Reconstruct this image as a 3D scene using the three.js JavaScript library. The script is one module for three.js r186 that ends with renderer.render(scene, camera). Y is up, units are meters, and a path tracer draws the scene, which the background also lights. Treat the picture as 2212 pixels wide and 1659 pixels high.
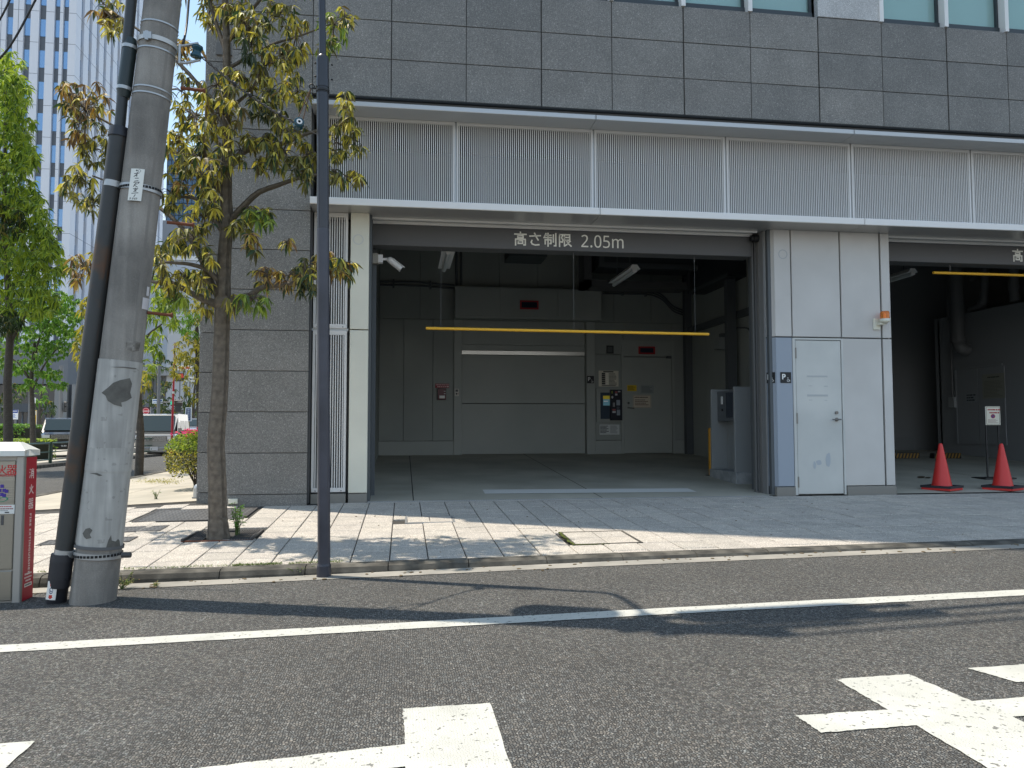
import * as THREE from 'three';
import { mergeGeometries } from 'three/addons/utils/BufferGeometryUtils.js';
import { FontLoader } from 'three/addons/loaders/FontLoader.js';
import { TextGeometry } from 'three/addons/geometries/TextGeometry.js';

// ---------- camera, sky, sun, exposure ----------
const scene = new THREE.Scene();
const F = 1650, PW = 2212, PH = 1659;                       // lens in units of a 2212 x 1659 picture
const camera = new THREE.PerspectiveCamera(2 * Math.atan(PH / 2 / F) * 180 / Math.PI, 4 / 3, 0.1, 3000);
camera.rotation.order = 'YXZ';
camera.position.set(0, 0.906, 9.4);
camera.rotation.set(Math.atan((920 - PH / 2) / F), -8.07 * Math.PI / 180, -0.0012);
camera.updateMatrixWorld(true);
const sunDir = (() => { const el = 66.5 * Math.PI / 180, az = 26.8 * Math.PI / 180; return new THREE.Vector3(-Math.cos(el) * Math.cos(az), Math.sin(el), -Math.cos(el) * Math.sin(az)); })();
const SKY = 1.12;
// clear sky, a function of height above the horizon only
{
  const w = 64, h = 256, d = new Float32Array(w * h * 4), stops = [[-90, 0.5, 0.49, 0.46], [0, 1.06, 1.03, 0.97], [8, 0.84, 0.90, 0.95], [18, 0.50, 0.70, 0.93], [32, 0.38, 0.59, 0.88], [55, 0.40, 0.54, 0.76], [90, 0.41, 0.52, 0.70]];
  for (let j = 0; j < h; j++) { const e = (j + 0.5) / h * 180 - 90, k = Math.max(1, stops.findIndex((q) => q[0] >= e)), A = stops[k - 1], B = stops[k], t = (e - A[0]) / (B[0] - A[0]); for (let i = 0; i < w; i++) { const q = (j * w + i) * 4; for (let c = 0; c < 3; c++) d[q + c] = (A[c + 1] + (B[c + 1] - A[c + 1]) * t) * SKY; d[q + 3] = 1; } }
  const t = new THREE.DataTexture(d, w, h, THREE.RGBAFormat, THREE.FloatType); t.mapping = THREE.EquirectangularReflectionMapping; t.magFilter = THREE.LinearFilter; t.needsUpdate = true; scene.background = t; scene.environment = t;
}
const sun = new THREE.DirectionalLight(new THREE.Color(1, 0.91, 0.78), 5.0);
sun.position.copy(sunDir).multiplyScalar(60); sun.castShadow = true; sun.shadow.mapSize.set(4096, 4096);
Object.assign(sun.shadow.camera, { left: -45, right: 30, top: 45, bottom: -30, near: 1, far: 160 });
scene.add(sun, sun.target);
const renderer = new THREE.WebGLRenderer({ antialias: true });
renderer.toneMapping = THREE.LinearToneMapping;
renderer.toneMappingExposure = 1.2;
renderer.shadowMap.enabled = true;

// ---------- helpers ----------
let seed = 12345;
const rnd = () => { seed = (seed + 0x6d2b79f5) | 0; let t = Math.imul(seed ^ (seed >>> 15), 1 | seed); t = (t + Math.imul(t ^ (t >>> 7), 61 | t)) ^ t; return ((t ^ (t >>> 14)) >>> 0) / 4294967296; };
const rr = (a, b) => a + (b - a) * rnd();
const V = (x, y, z) => new THREE.Vector3(x, y, z);
const clamp = (v, a, b) => Math.max(a, Math.min(b, v)), lerp = (a, b, t) => a + (b - a) * t;
const CP = camera.position.clone(), CQ = camera.quaternion.clone();
const ray = (px, py) => V((px - PW / 2) / F, -(py - PH / 2) / F, -1).applyQuaternion(CQ);
const onZ = (px, py, z) => { const d = ray(px, py); return CP.clone().addScaledVector(d, (z - CP.z) / d.z); };
const onX = (px, py, x) => { const d = ray(px, py); return CP.clone().addScaledVector(d, (x - CP.x) / d.x); };
const atD = (px, py, dist) => CP.clone().addScaledVector(ray(px, py), dist);      // dist along the view axis
const sxK = (x) => (-0.118 + 0.0095 * clamp(x, -6, 5.4)) / 3.45;
const sideY = (x) => (x < -2.4 ? -0.045 * (-2.4 - x) : 0);
const swY = (x, z) => Math.max(z, 0) * sxK(x) + sideY(x) * (1 - clamp(z / 3.45, 0, 1));
const roadY = (x) => (x > 1.5 ? -0.1435 + 0.0145 * (Math.min(x, 5.4) - 1.5) : x > -6 ? -0.172 + 0.019 * x : Math.max(-0.6, -0.286 + 0.03 * (x + 6)));
const floorY = (z) => 0.05 * clamp(-z, 0, 6.6);
const hit = (px, py, h, far = 120) => { const d = ray(px, py); let a = 0.5, b = far; const g = (t) => { const p = CP.clone().addScaledVector(d, t); return p.y - h(p.x, p.z); }; for (let i = 0; i < 60; i++) { const m = (a + b) / 2; if (g(m) > 0) a = m; else b = m; } return CP.clone().addScaledVector(d, a); };
const onRoad = (px, py) => hit(px, py, (x) => roadY(x)), onWalk = (px, py) => hit(px, py, swY), onFloor = (px, py) => hit(px, py, (x, z) => floorY(z));

const used = {};
const numbered = (n) => { const k = used[n] = (used[n] || 0) + 1; return k === 1 ? n : n + '_' + String(k - 1).padStart(3, '0'); };
const baseOf = new WeakMap();
function thing(name, label, category, base = V(0, 0, 0), group, kind) {
  const o = new THREE.Group(); o.name = numbered(name); o.position.copy(base); baseOf.set(o, base.clone());
  if (kind) o.userData.kind = kind; if (label) o.userData.label = label; if (category) o.userData.category = category; if (group) o.userData.group = group;
  scene.add(o); return o;
}
function boxUV(g) {
  const p = g.attributes.position, n = g.attributes.normal, uv = new Float32Array(p.count * 2);
  for (let i = 0; i < p.count; i++) {
    const ax = Math.abs(n.getX(i)), ay = Math.abs(n.getY(i)), az = Math.abs(n.getZ(i));
    const [u, v] = ay >= ax && ay >= az ? [p.getX(i), p.getZ(i)] : ax >= az ? [p.getZ(i), p.getY(i)] : [p.getX(i), p.getY(i)];
    uv[i * 2] = u; uv[i * 2 + 1] = v;
  }
  g.setAttribute('uv', new THREE.BufferAttribute(uv, 2));
}
function prep(geos, keepUV) {
  const list = (Array.isArray(geos) ? geos : [geos]).map((g) => {
    const q = g.index ? g.toNonIndexed() : g.clone();
    for (const k of Object.keys(q.attributes)) if (!['position', 'normal', 'uv', 'color'].includes(k)) q.deleteAttribute(k);
    if (!q.attributes.normal) q.computeVertexNormals();
    if (!keepUV || !q.attributes.uv) boxUV(q);
    return q;
  });
  return list.length > 1 ? mergeGeometries(list, false) : list[0];
}
function mesh(name, geos, mat, parent, opt = {}) {
  const g = prep(geos, opt.keepUV), b = parent && baseOf.get(parent);
  if (b) g.translate(-b.x, -b.y, -b.z);
  const m = new THREE.Mesh(g, mat); m.name = parent ? name : numbered(name); m.castShadow = m.receiveShadow = true;
  if (opt.kind) m.userData.kind = opt.kind; if (opt.label) m.userData.label = opt.label; if (opt.category) m.userData.category = opt.category; if (opt.group) m.userData.group = opt.group;
  (parent || scene).add(m); if (b) baseOf.set(m, b); return m;
}
const single = (name, label, category, geos, mat, group, opt = {}) => mesh(name, geos, mat, null, { label, category, group, ...opt });
const structure = (name, geos, mat, opt = {}) => mesh(name, geos, mat, null, { kind: 'structure', ...opt });
const box = (x0, x1, y0, y1, z0, z1) => { const g = new THREE.BoxGeometry(Math.abs(x1 - x0), Math.abs(y1 - y0), Math.abs(z1 - z0)); g.translate((x0 + x1) / 2, (y0 + y1) / 2, (z0 + z1) / 2); return g; };
function cbox(x0, x1, y0, y1, z0, z1, b = 0.004) {          // chamfered box, chamfers on the z faces
  const w = x1 - x0, h = y1 - y0, d = z1 - z0, s = new THREE.Shape();
  s.moveTo(b, b); s.lineTo(w - b, b); s.lineTo(w - b, h - b); s.lineTo(b, h - b); s.closePath();
  const g = new THREE.ExtrudeGeometry(s, { depth: d - 2 * b, bevelEnabled: true, bevelSize: b, bevelThickness: b, bevelSegments: 1, steps: 1, curveSegments: 1 });
  g.translate(x0, y0, z0 + b); return g;
}
function cyl(a, b, r0, r1 = r0, seg = 14, open = false) {
  const d = b.clone().sub(a), g = new THREE.CylinderGeometry(r1, r0, d.length(), seg, 1, open);
  g.applyQuaternion(new THREE.Quaternion().setFromUnitVectors(V(0, 1, 0), d.clone().normalize())); g.translate((a.x + b.x) / 2, (a.y + b.y) / 2, (a.z + b.z) / 2); return g;
}
const sph = (c, r, sx = 1, sy = 1, sz = 1, w = 14, h = 10) => { const g = new THREE.SphereGeometry(r, w, h); g.scale(sx, sy, sz); g.translate(c.x, c.y, c.z); return g; };
const tube = (pts, r, seg = 24, rad = 8) => new THREE.TubeGeometry(new THREE.CatmullRomCurve3(pts), seg, r, rad, false);
function taper(pts, r0, r1, seg = 14, rad = 8, wob = 0) {   // tapered limb
  const c = new THREE.CatmullRomCurve3(pts), fr = c.computeFrenetFrames(seg, false), P = [], I = [], U = [];
  for (let i = 0; i <= seg; i++) { const t = i / seg, p = c.getPointAt(t), r = lerp(r0, r1, t);
    for (let j = 0; j <= rad; j++) { const a = j / rad * Math.PI * 2, k = r * (1 + wob * Math.sin(a * 2 + i * 0.7) * Math.sin(i * 1.3 + a)), v = fr.normals[i].clone().multiplyScalar(Math.cos(a) * k).addScaledVector(fr.binormals[i], Math.sin(a) * k).add(p); P.push(v.x, v.y, v.z); U.push(j / rad, t); } }
  for (let i = 0; i < seg; i++) for (let j = 0; j < rad; j++) { const q = i * (rad + 1) + j; I.push(q, q + rad + 1, q + 1, q + 1, q + rad + 1, q + rad + 2); }
  const g = new THREE.BufferGeometry(); g.setAttribute('position', new THREE.Float32BufferAttribute(P, 3)); g.setAttribute('uv', new THREE.Float32BufferAttribute(U, 2)); g.setIndex(I); g.computeVertexNormals(); return g;
}
function loft(profiles, closed = true) {                    // list of equal-length point rings -> skin with end caps
  const n = profiles[0].length, P = [], tri = (a, b, c) => { for (const v of [a, b, c]) P.push(v.x, v.y, v.z); };
  for (let i = 0; i + 1 < profiles.length; i++) for (let j = 0; j < (closed ? n : n - 1); j++) { const k = (j + 1) % n, A = profiles[i][j], B = profiles[i][k], C = profiles[i + 1][j], D = profiles[i + 1][k]; tri(A, C, B); tri(B, C, D); }
  if (closed) for (const [q, f] of [[profiles[0], 1], [profiles[profiles.length - 1], -1]]) { const c = q.reduce((s, v) => s.add(v), V(0, 0, 0)).multiplyScalar(1 / n); for (let j = 0; j < n; j++) { const k = (j + 1) % n; f > 0 ? tri(c, q[j], q[k]) : tri(c, q[k], q[j]); } }
  const g = new THREE.BufferGeometry(); g.setAttribute('position', new THREE.Float32BufferAttribute(P, 3)); g.computeVertexNormals(); return g;
}
function quadSheet(pts) { return loft([[pts[0], pts[1]], [pts[3], pts[2]]], false); }
function gridSheet(xs, zs, h) {
  const P = [], I = [];
  for (const z of zs) for (const x of xs) P.push(x, h(x, z), z);
  for (let j = 0; j + 1 < zs.length; j++) for (let i = 0; i + 1 < xs.length; i++) { const a = j * xs.length + i, b = a + xs.length; I.push(a, b, a + 1, a + 1, b, b + 1); }
  const g = new THREE.BufferGeometry(); g.setAttribute('position', new THREE.Float32BufferAttribute(P, 3)); g.setIndex(I); g.computeVertexNormals(); return g;
}
const range = (a, b, n) => Array.from({ length: n + 1 }, (_, i) => a + (b - a) * i / n);

// ---------- noise and textures ----------
const hash = (x, y, s) => { let h = Math.imul(x, 374761393) + Math.imul(y, 668265263) + Math.imul(s, 974634777); h = Math.imul(h ^ (h >>> 13), 1274126177); return ((h ^ (h >>> 16)) >>> 0) / 4294967296; };
const vnoise = (x, y, per, s) => { const xi = Math.floor(x), yi = Math.floor(y), f = x - xi, g = y - yi, u = f * f * (3 - 2 * f), v = g * g * (3 - 2 * g), w = (a) => ((a % per) + per) % per; const A = hash(w(xi), w(yi), s), B = hash(w(xi + 1), w(yi), s), C = hash(w(xi), w(yi + 1), s), D = hash(w(xi + 1), w(yi + 1), s); return A + (B - A) * u + (C - A) * v + (A - B - C + D) * u * v; };
const fbm = (u, v, per, s, oct = 4) => { let a = 0, k = 0.5, n = 0; for (let i = 0; i < oct; i++) { a += k * vnoise(u * per, v * per, per, s + i); n += k; k /= 2; per *= 2; } return a / n; };
function dataTex(n, fn, srgb, rep = 1) {
  const d = new Uint8Array(n * n * 4);
  for (let j = 0; j < n; j++) for (let i = 0; i < n; i++) { const c = fn(i / n, j / n, i, j), k = (j * n + i) * 4; const q = typeof c === 'number' ? [c, c, c] : c; d[k] = clamp(q[0], 0, 1) * 255; d[k + 1] = clamp(q[1], 0, 1) * 255; d[k + 2] = clamp(q[2], 0, 1) * 255; d[k + 3] = 255; }
  const t = new THREE.DataTexture(d, n, n); t.wrapS = t.wrapT = THREE.RepeatWrapping; t.magFilter = THREE.LinearFilter; t.minFilter = THREE.LinearMipmapLinearFilter; t.generateMipmaps = true; t.repeat.set(rep, rep); if (srgb) t.colorSpace = THREE.SRGBColorSpace; t.needsUpdate = true; return t;
}
function canvasTex(w, h, draw) {
  const c = document.createElement('canvas'); c.width = w; c.height = h; const g = c.getContext('2d'); draw(g, w, h);
  const t = new THREE.CanvasTexture(c); t.colorSpace = THREE.SRGBColorSpace; t.anisotropy = 8; return t;
}
const M = (color, rough = 0.7, o = {}) => new THREE.MeshStandardMaterial({ color: typeof color === 'number' && color <= 1 ? new THREE.Color(color, color, color) : Array.isArray(color) ? new THREE.Color(...color) : new THREE.Color(color), roughness: rough, side: THREE.DoubleSide, ...o });
const fineBump = dataTex(256, (u, v, i, j) => 0.5 * hash(i, j, 5) + 0.5 * fbm(u, v, 32, 9, 3), false, 4);
const mottle = (a, b, s, rep, per = 6, grain = 0.15) => dataTex(512, (u, v, i, j) => { const t = clamp(fbm(u, v, per, s, 5) * 1.6 - 0.3 + (hash(i, j, s) - 0.5) * grain, 0, 1); return [0, 1, 2].map((k) => lerp(a[k], b[k], t)); }, true, rep);
// asphalt: chips of stone in bitumen, 1.6 m repeat
const asphalt = (() => {
  const N = 1536, cells = 150, col = new Float32Array(N * N), hgt = new Float32Array(N * N), px = [], py = [], pv = [];
  for (let j = 0; j < cells; j++) for (let i = 0; i < cells; i++) { px.push(i + 0.1 + 0.8 * hash(i, j, 1)); py.push(j + 0.1 + 0.8 * hash(i, j, 2)); pv.push(hash(i, j, 3)); }
  for (let y = 0; y < N; y++) for (let x = 0; x < N; x++) {
    const cx = x / N * cells, cy = y / N * cells, xi = Math.floor(cx), yi = Math.floor(cy); let d1 = 9, d2 = 9, id = 0;
    for (let b = -1; b <= 1; b++) for (let a = -1; a <= 1; a++) { const ii = ((xi + a) % cells + cells) % cells, jj = ((yi + b) % cells + cells) % cells, k = jj * cells + ii; const dx = px[k] - ii + xi + a - cx, dy = py[k] - jj + yi + b - cy, d = Math.sqrt(dx * dx + dy * dy); if (d < d1) { d2 = d1; d1 = d; id = k; } else if (d < d2) d2 = d; }
    const e = clamp((d2 - d1) * 2.6, 0, 1), v = pv[id]; hgt[y * N + x] = e * (0.55 + 0.45 * v); col[y * N + x] = e < 0.34 ? 0.085 : (v > 0.985 ? 0.58 : 0.27 + 0.25 * v) + 0.05 * (hash(x, y, 8) - 0.5);
  }
  const map = dataTex(N, (u, v, i, j) => { const k = j * N + i, c = col[k], t = fbm(u, v, 3, 71, 3) * 0.12 + 0.94, h = hash(Math.floor(u * cells), Math.floor(v * cells), 17); return [c * t * (1.015 + 0.06 * (h - 0.5)), c * t, c * t * (0.955 - 0.05 * (h - 0.5))]; }, true, 1 / 1.6);
  const bump = dataTex(N, (u, v, i, j) => hgt[j * N + i], false, 1 / 1.6);
  return new THREE.MeshStandardMaterial({ map, bumpMap: bump, bumpScale: 0.006, roughness: 0.9, side: THREE.DoubleSide, vertexColors: true });
})();
const graniteBump = dataTex(256, (u, v, i, j) => hash(i, j, 31) * 0.6 + fbm(u, v, 32, 3, 2) * 0.4, false, 3);
const speckle = (base, amp, s, rep, light = 0.06) => dataTex(512, (u, v, i, j) => { const h = clamp((vnoise(u * 230, v * 230, 230, s) - 0.5) * 1.25 + 0.5, 0, 1), g = hash(i, j, s + 1), big = fbm(u, v, 5, s + 2, 4) - 0.5; const k = 1 + amp * (h - 0.5) + amp * 0.6 * (g - 0.5) + 0.16 * big + (h > 1 - light ? 0.25 : 0); return base.map((c) => c * k); }, true, rep);
const darkGranite = [0, 1, 2, 3].map((i) => new THREE.MeshStandardMaterial({ map: speckle([[0.488, 0.477, 0.455], [0.516, 0.504, 0.48], [0.468, 0.46, 0.44], [0.50, 0.489, 0.466]][i], 0.27, 40 + i * 7, 0.7, 0.03), bumpMap: graniteBump, bumpScale: 0.0015, roughness: 0.62, side: THREE.DoubleSide }));
const paveMat = [0, 1, 2, 3, 4].map((i) => new THREE.MeshStandardMaterial({ map: speckle([[0.665, 0.64, 0.60], [0.65, 0.625, 0.588], [0.68, 0.652, 0.61], [0.635, 0.612, 0.575], [0.67, 0.643, 0.605]][i], 0.34, 80 + i * 9, 1.3, 0.1), bumpMap: graniteBump, bumpScale: 0.0018, roughness: 0.9, side: THREE.DoubleSide }));
const mat = {
  joint: M([0.045, 0.042, 0.037], 0.95), moss: M([0.07, 0.085, 0.012], 1), dark: M(0.012, 0.8), black: M(0.015, 0.5),
  white: M([0.80, 0.785, 0.75], 0.4), alu: M([0.5, 0.51, 0.51], 0.36, { metalness: 0.35 }), silver: M([0.50, 0.52, 0.53], 0.42, { metalness: 0.25, map: mattle() }),
  cream: M([1, 1, 1], 0.55, { map: mottle([0.85, 0.84, 0.775], [0.89, 0.88, 0.81], 4, 0.5) }),
  panel: M([1, 1, 1], 0.5, { map: mottle([0.75, 0.738, 0.715], [0.80, 0.788, 0.765], 6, 0.4, 5, 0.06) }), bluePanel: M([0.31, 0.35, 0.40], 0.5),
  doorSteel: M([1, 1, 1], 0.48, { map: mottle([0.735, 0.74, 0.72], [0.80, 0.80, 0.775], 16, 0.6, 4, 0.08) }),
  beam: M([0.10, 0.10, 0.10], 0.5), soffit: M([0.46, 0.455, 0.44], 0.3, { metalness: 0.45 }), plinth: M([0.25, 0.235, 0.205], 0.8, { bumpMap: graniteBump, bumpScale: 0.002 }),
  wallIn: M([1, 1, 1], 0.75, { map: mottle([0.57, 0.585, 0.565], [0.61, 0.625, 0.60], 21, 0.3, 4, 0.05) }), doorIn: M([1, 1, 1], 0.6, { map: mottle([0.61, 0.625, 0.60], [0.65, 0.66, 0.635], 22, 0.4, 4, 0.05) }),
  steelIn: M([0.09, 0.10, 0.105], 0.6), floorIn: M([1, 1, 1], 0.72, { map: mottle([0.60, 0.585, 0.53], [0.71, 0.69, 0.63], 23, 0.35, 5, 0.12), bumpMap: fineBump, bumpScale: 0.001 }),
  paint: M([1, 1, 1], 0.75, { map: dataTex(512, (u, v, i, j) => { const w = clamp(fbm(u, v, 24, 51, 4) * 1.5 - 0.1, 0, 1), c = fbm(u, v, 90, 52, 2) > 0.78 ? 0.46 : 0.70 + 0.10 * fbm(u, v, 6, 57, 3); return [c * (0.96 + 0.05 * w), c * (0.96 + 0.045 * w), c * (0.91 + 0.05 * w)]; }, true, 1 / 1.2), bumpMap: asphalt.bumpMap, bumpScale: 0.002 }),
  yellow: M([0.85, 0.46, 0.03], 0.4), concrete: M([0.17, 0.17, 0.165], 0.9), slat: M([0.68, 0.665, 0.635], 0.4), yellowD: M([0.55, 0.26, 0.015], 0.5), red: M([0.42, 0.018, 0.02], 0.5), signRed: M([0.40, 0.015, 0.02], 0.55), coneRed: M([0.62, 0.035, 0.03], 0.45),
  stainless: M([0.36, 0.35, 0.31], 0.3, { metalness: 0.9, bumpMap: dataTex(128, (u, v, i, j) => hash(0, j, 3), false, 3), bumpScale: 0.0002 }), chrome: M([0.6, 0.6, 0.6], 0.2, { metalness: 1 }),
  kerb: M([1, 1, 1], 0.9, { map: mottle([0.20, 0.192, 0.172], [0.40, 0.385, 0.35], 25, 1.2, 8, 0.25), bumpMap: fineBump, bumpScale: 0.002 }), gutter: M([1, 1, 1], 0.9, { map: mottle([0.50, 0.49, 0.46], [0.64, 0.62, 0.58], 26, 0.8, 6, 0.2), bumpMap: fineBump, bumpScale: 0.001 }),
  slabs: M([1, 1, 1], 0.9, { map: mottle([0.60, 0.58, 0.53], [0.70, 0.67, 0.61], 28, 0.4, 6, 0.15) }), iron: M([0.075, 0.072, 0.07], 0.7, { metalness: 0.3, bumpMap: fineBump, bumpScale: 0.001 }),
  lampPaint: M([0.035, 0.035, 0.042], 0.25), lampLow: M([0.05, 0.056, 0.072], 0.4), galv: M([0.42, 0.43, 0.43], 0.4, { metalness: 0.6 }), rust: M([0.17, 0.055, 0.025], 0.85),
  glassIn: M([0.02, 0.03, 0.05], 0.15),
};
function mattle() { return mottle([0.93, 0.93, 0.93], [1, 1, 1], 2, 0.5, 5, 0.04); }
const font = await new FontLoader().loadAsync('fonts/droid/droid_sans_regular.typeface.json');
const fontB = await new FontLoader().loadAsync('fonts/droid/droid_sans_bold.typeface.json');
// strokes of the characters that stand on the signs, in a 100 x 100 box, y down
const R = (a, b, c, d) => [[a, b], [c, b], [c, d], [a, d], [a, b]];
const GLYPH = {
  taka: [[[50, 0], [50, 14]], [[6, 16], [94, 16]], R(30, 27, 70, 43), [[13, 100], [13, 54], [87, 54], [87, 97], [75, 97]], R(33, 66, 67, 86)],
  sa: [[[8, 28], [90, 22]], [[44, 4], [56, 30], [72, 56]], [[24, 60], [18, 74], [26, 88], [50, 95], [78, 92]]],
  sei: [[[18, 4], [8, 24]], [[14, 17], [58, 17]], [[2, 35], [62, 35]], [[34, 2], [34, 100]], [[12, 84], [12, 52], [57, 52], [57, 80], [48, 80]], [[75, 12], [75, 68]], [[94, 2], [94, 96], [82, 96]]],
  gen: [[[9, 6], [9, 100]], [[9, 8], [36, 8], [25, 32], [36, 50], [31, 66], [19, 64]], [[47, 50], [88, 50], [88, 8], [47, 8], [47, 95], [66, 84]], [[47, 29], [88, 29]], [[62, 52], [76, 76], [99, 95]], [[92, 58], [75, 70]]],
  sho: [[[8, 6], [22, 17]], [[2, 34], [16, 44]], [[5, 96], [22, 62]], [[64, 0], [64, 32]], [[40, 8], [50, 26]], [[90, 8], [79, 26]], [[42, 100], [42, 34], [87, 34], [87, 96], [76, 96]], [[42, 53], [87, 53]], [[42, 71], [87, 71]]],
  ka: [[[20, 26], [29, 50]], [[84, 22], [67, 46]], [[50, 2], [50, 36], [38, 70], [6, 97]], [[50, 42], [64, 74], [96, 97]]],
  ki: [R(12, 4, 40, 28), R(60, 4, 88, 28), R(12, 70, 40, 96), R(60, 70, 88, 96), [[4, 48], [96, 48]], [[50, 34], [46, 50], [28, 64], [2, 72]], [[54, 50], [72, 64], [98, 72]]],
};
const drawGlyph = (g, name, x, y, s, w, sy = s) => { g.lineWidth = w; g.lineCap = 'butt'; g.lineJoin = 'miter'; for (const st of GLYPH[name]) { g.beginPath(); st.forEach(([a, b], i) => (i ? g.lineTo : g.moveTo).call(g, x + a / 100 * s, y + b / 100 * sy)); g.stroke(); } };
const scribble = (g, x, y, w, h, rows, col = '#333', lw = 0.5) => { g.fillStyle = col; const rh = h / rows; for (let r = 0; r < rows; r++) { let q = 0; const end = w * (0.6 + 0.4 * hash(r, rows, 9)); while (q < end) { const cw = rh * lw * (0.5 + hash(r, q | 0, 4)); g.fillRect(x + q, y + r * rh + rh * 0.2, cw * 0.8, rh * 0.55); q += cw; } } };
const signMat = (w, h, draw, rough = 0.5) => new THREE.MeshStandardMaterial({ map: canvasTex(w, h, draw), roughness: rough, side: THREE.DoubleSide });
const plateGeo = (w, h) => new THREE.PlaneGeometry(w, h);
// a plate with a printed face: backing box plus a face 2 mm proud; faces +z before the turn
function plateThing(name, label, category, c, w, h, face, { turn = 0, t = 0.004, back = mat.white, group, parent } = {}) {
  const o = parent || thing(name, label, category, c, group), g1 = box(-w / 2, w / 2, -h / 2, h / 2, 0, t), g2 = plateGeo(w * 0.995, h * 0.995); g2.translate(0, 0, t + 0.002);
  const b = parent ? baseOf.get(parent) : c;
  for (const g of [g1, g2]) { g.rotateY(turn); g.translate(c.x, c.y, c.z); }
  mesh(parent ? name : 'plate', g1, back, o); mesh(parent ? name + '_face' : 'printed_face', g2, face, o, { keepUV: true }); return o;
}

// ---------- ground, road, pavement ----------
{
  const xs = [-900, -300, -120, -60, -40, -30, -24, -18, -14, -12, -10, -8, -7, -6, ...range(-5.5, 9.5, 60), 11, 14, 20, 40, 90, 300, 900], zs = [-900, -400, -200, -120, -80, -55, -40, -30, -24, -18, -13, -9, -6, -3, 0, 2.4, ...range(3.4, 9.4, 24), 10.5, 13, 20, 40, 100, 300];
  const g = gridSheet(xs, zs, (x, z) => roadY(x)), n = g.attributes.position.count, c = new Float32Array(n * 3);
  for (let i = 0; i < n; i++) { const k = 0.93 + 0.12 * rnd(), w = rr(-0.01, 0.012); c[i * 3] = k * (1 + w); c[i * 3 + 1] = k; c[i * 3 + 2] = k * (1 - w); }
  g.setAttribute('color', new THREE.BufferAttribute(c, 3));
  structure('road', g, asphalt);
}
const marks = [[[-1.66, 6.455], [-1.27, 6.455], [-1.25, 7.2], [-1.66, 7.2]], [[0.003, 6.40], [0.338, 6.405], [0.345, 7.5], [0.012, 7.5], [0.012, 6.90], [-1.0, 6.96], [-1.0, 6.82], [0.012, 6.73]],
  [[1.768, 6.412], [2.095, 6.412], [2.125, 6.735], [2.95, 6.72], [2.95, 6.885], [2.155, 6.895], [2.16, 7.45], [1.767, 7.45], [1.775, 6.905], [1.42, 6.905], [1.411, 6.745], [1.768, 6.757]], [[2.386, 6.388], [2.95, 6.388], [2.95, 6.57], [2.48, 6.582], [2.45, 6.58]]];
for (const m of marks) {
  const s = new THREE.Shape(); m.forEach(([x, z], i, a) => { const [nx, nz] = a[(i + 1) % a.length]; if (!i) s.moveTo(x, -z); for (let k = 1; k <= 18; k++) { const t = k / 18, e = k < 18 ? 0.0035 : 0; s.lineTo(lerp(x, nx, t) + rr(-e, e), -lerp(z, nz, t) + rr(-e, e)); } });
  const g = new THREE.ShapeGeometry(s); g.rotateX(-Math.PI / 2); const p = g.attributes.position; for (let i = 0; i < p.count; i++) p.setY(i, roadY(p.getX(i)) + 0.004);
  g.computeVertexNormals(); structure('road_marking', g, mat.paint);
}
{
  const xs = [-60, -20, -9, ...range(-6, 9, 150), 14, 40, 200], P = [], I = [];
  xs.forEach((x, i) => { const near = x > -6 && x < 9, e = near ? 0.003 : 0; P.push(x, roadY(x) + 0.004, 5.11 + rr(-e, e), x, roadY(x) + 0.004, 5.25 + rr(-e, e)); if (i) { const q = i * 2; I.push(q - 2, q - 1, q, q, q - 1, q + 1); } });
  const g = new THREE.BufferGeometry(); g.setAttribute('position', new THREE.Float32BufferAttribute(P, 3)); g.setIndex(I); g.computeVertexNormals(); structure('road_edge_line', g, mat.paint);
}
const KZ = 3.45, T = 0.2955;
const sidewalk = thing('sidewalk', 'pale square stone pavers beside the grey garage building', null, V(1.7, -0.06, 1.7), null, 'structure');
mesh('paver_bed', gridSheet([-5.5, -4, -3, -2.4, ...range(-2, 9.6, 24)], range(-0.4, KZ, 14), (x, z) => swY(x, z) - 0.012), mat.joint, sidewalk);
const lids = [[0.02, 0.52, 1.29, 1.69], [1.42, 2.02, 2.45, 3.07], [-2.72, -1.60, 0.36, 1.28], [-1.90, -1.30, 1.86, 2.40]];
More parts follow.
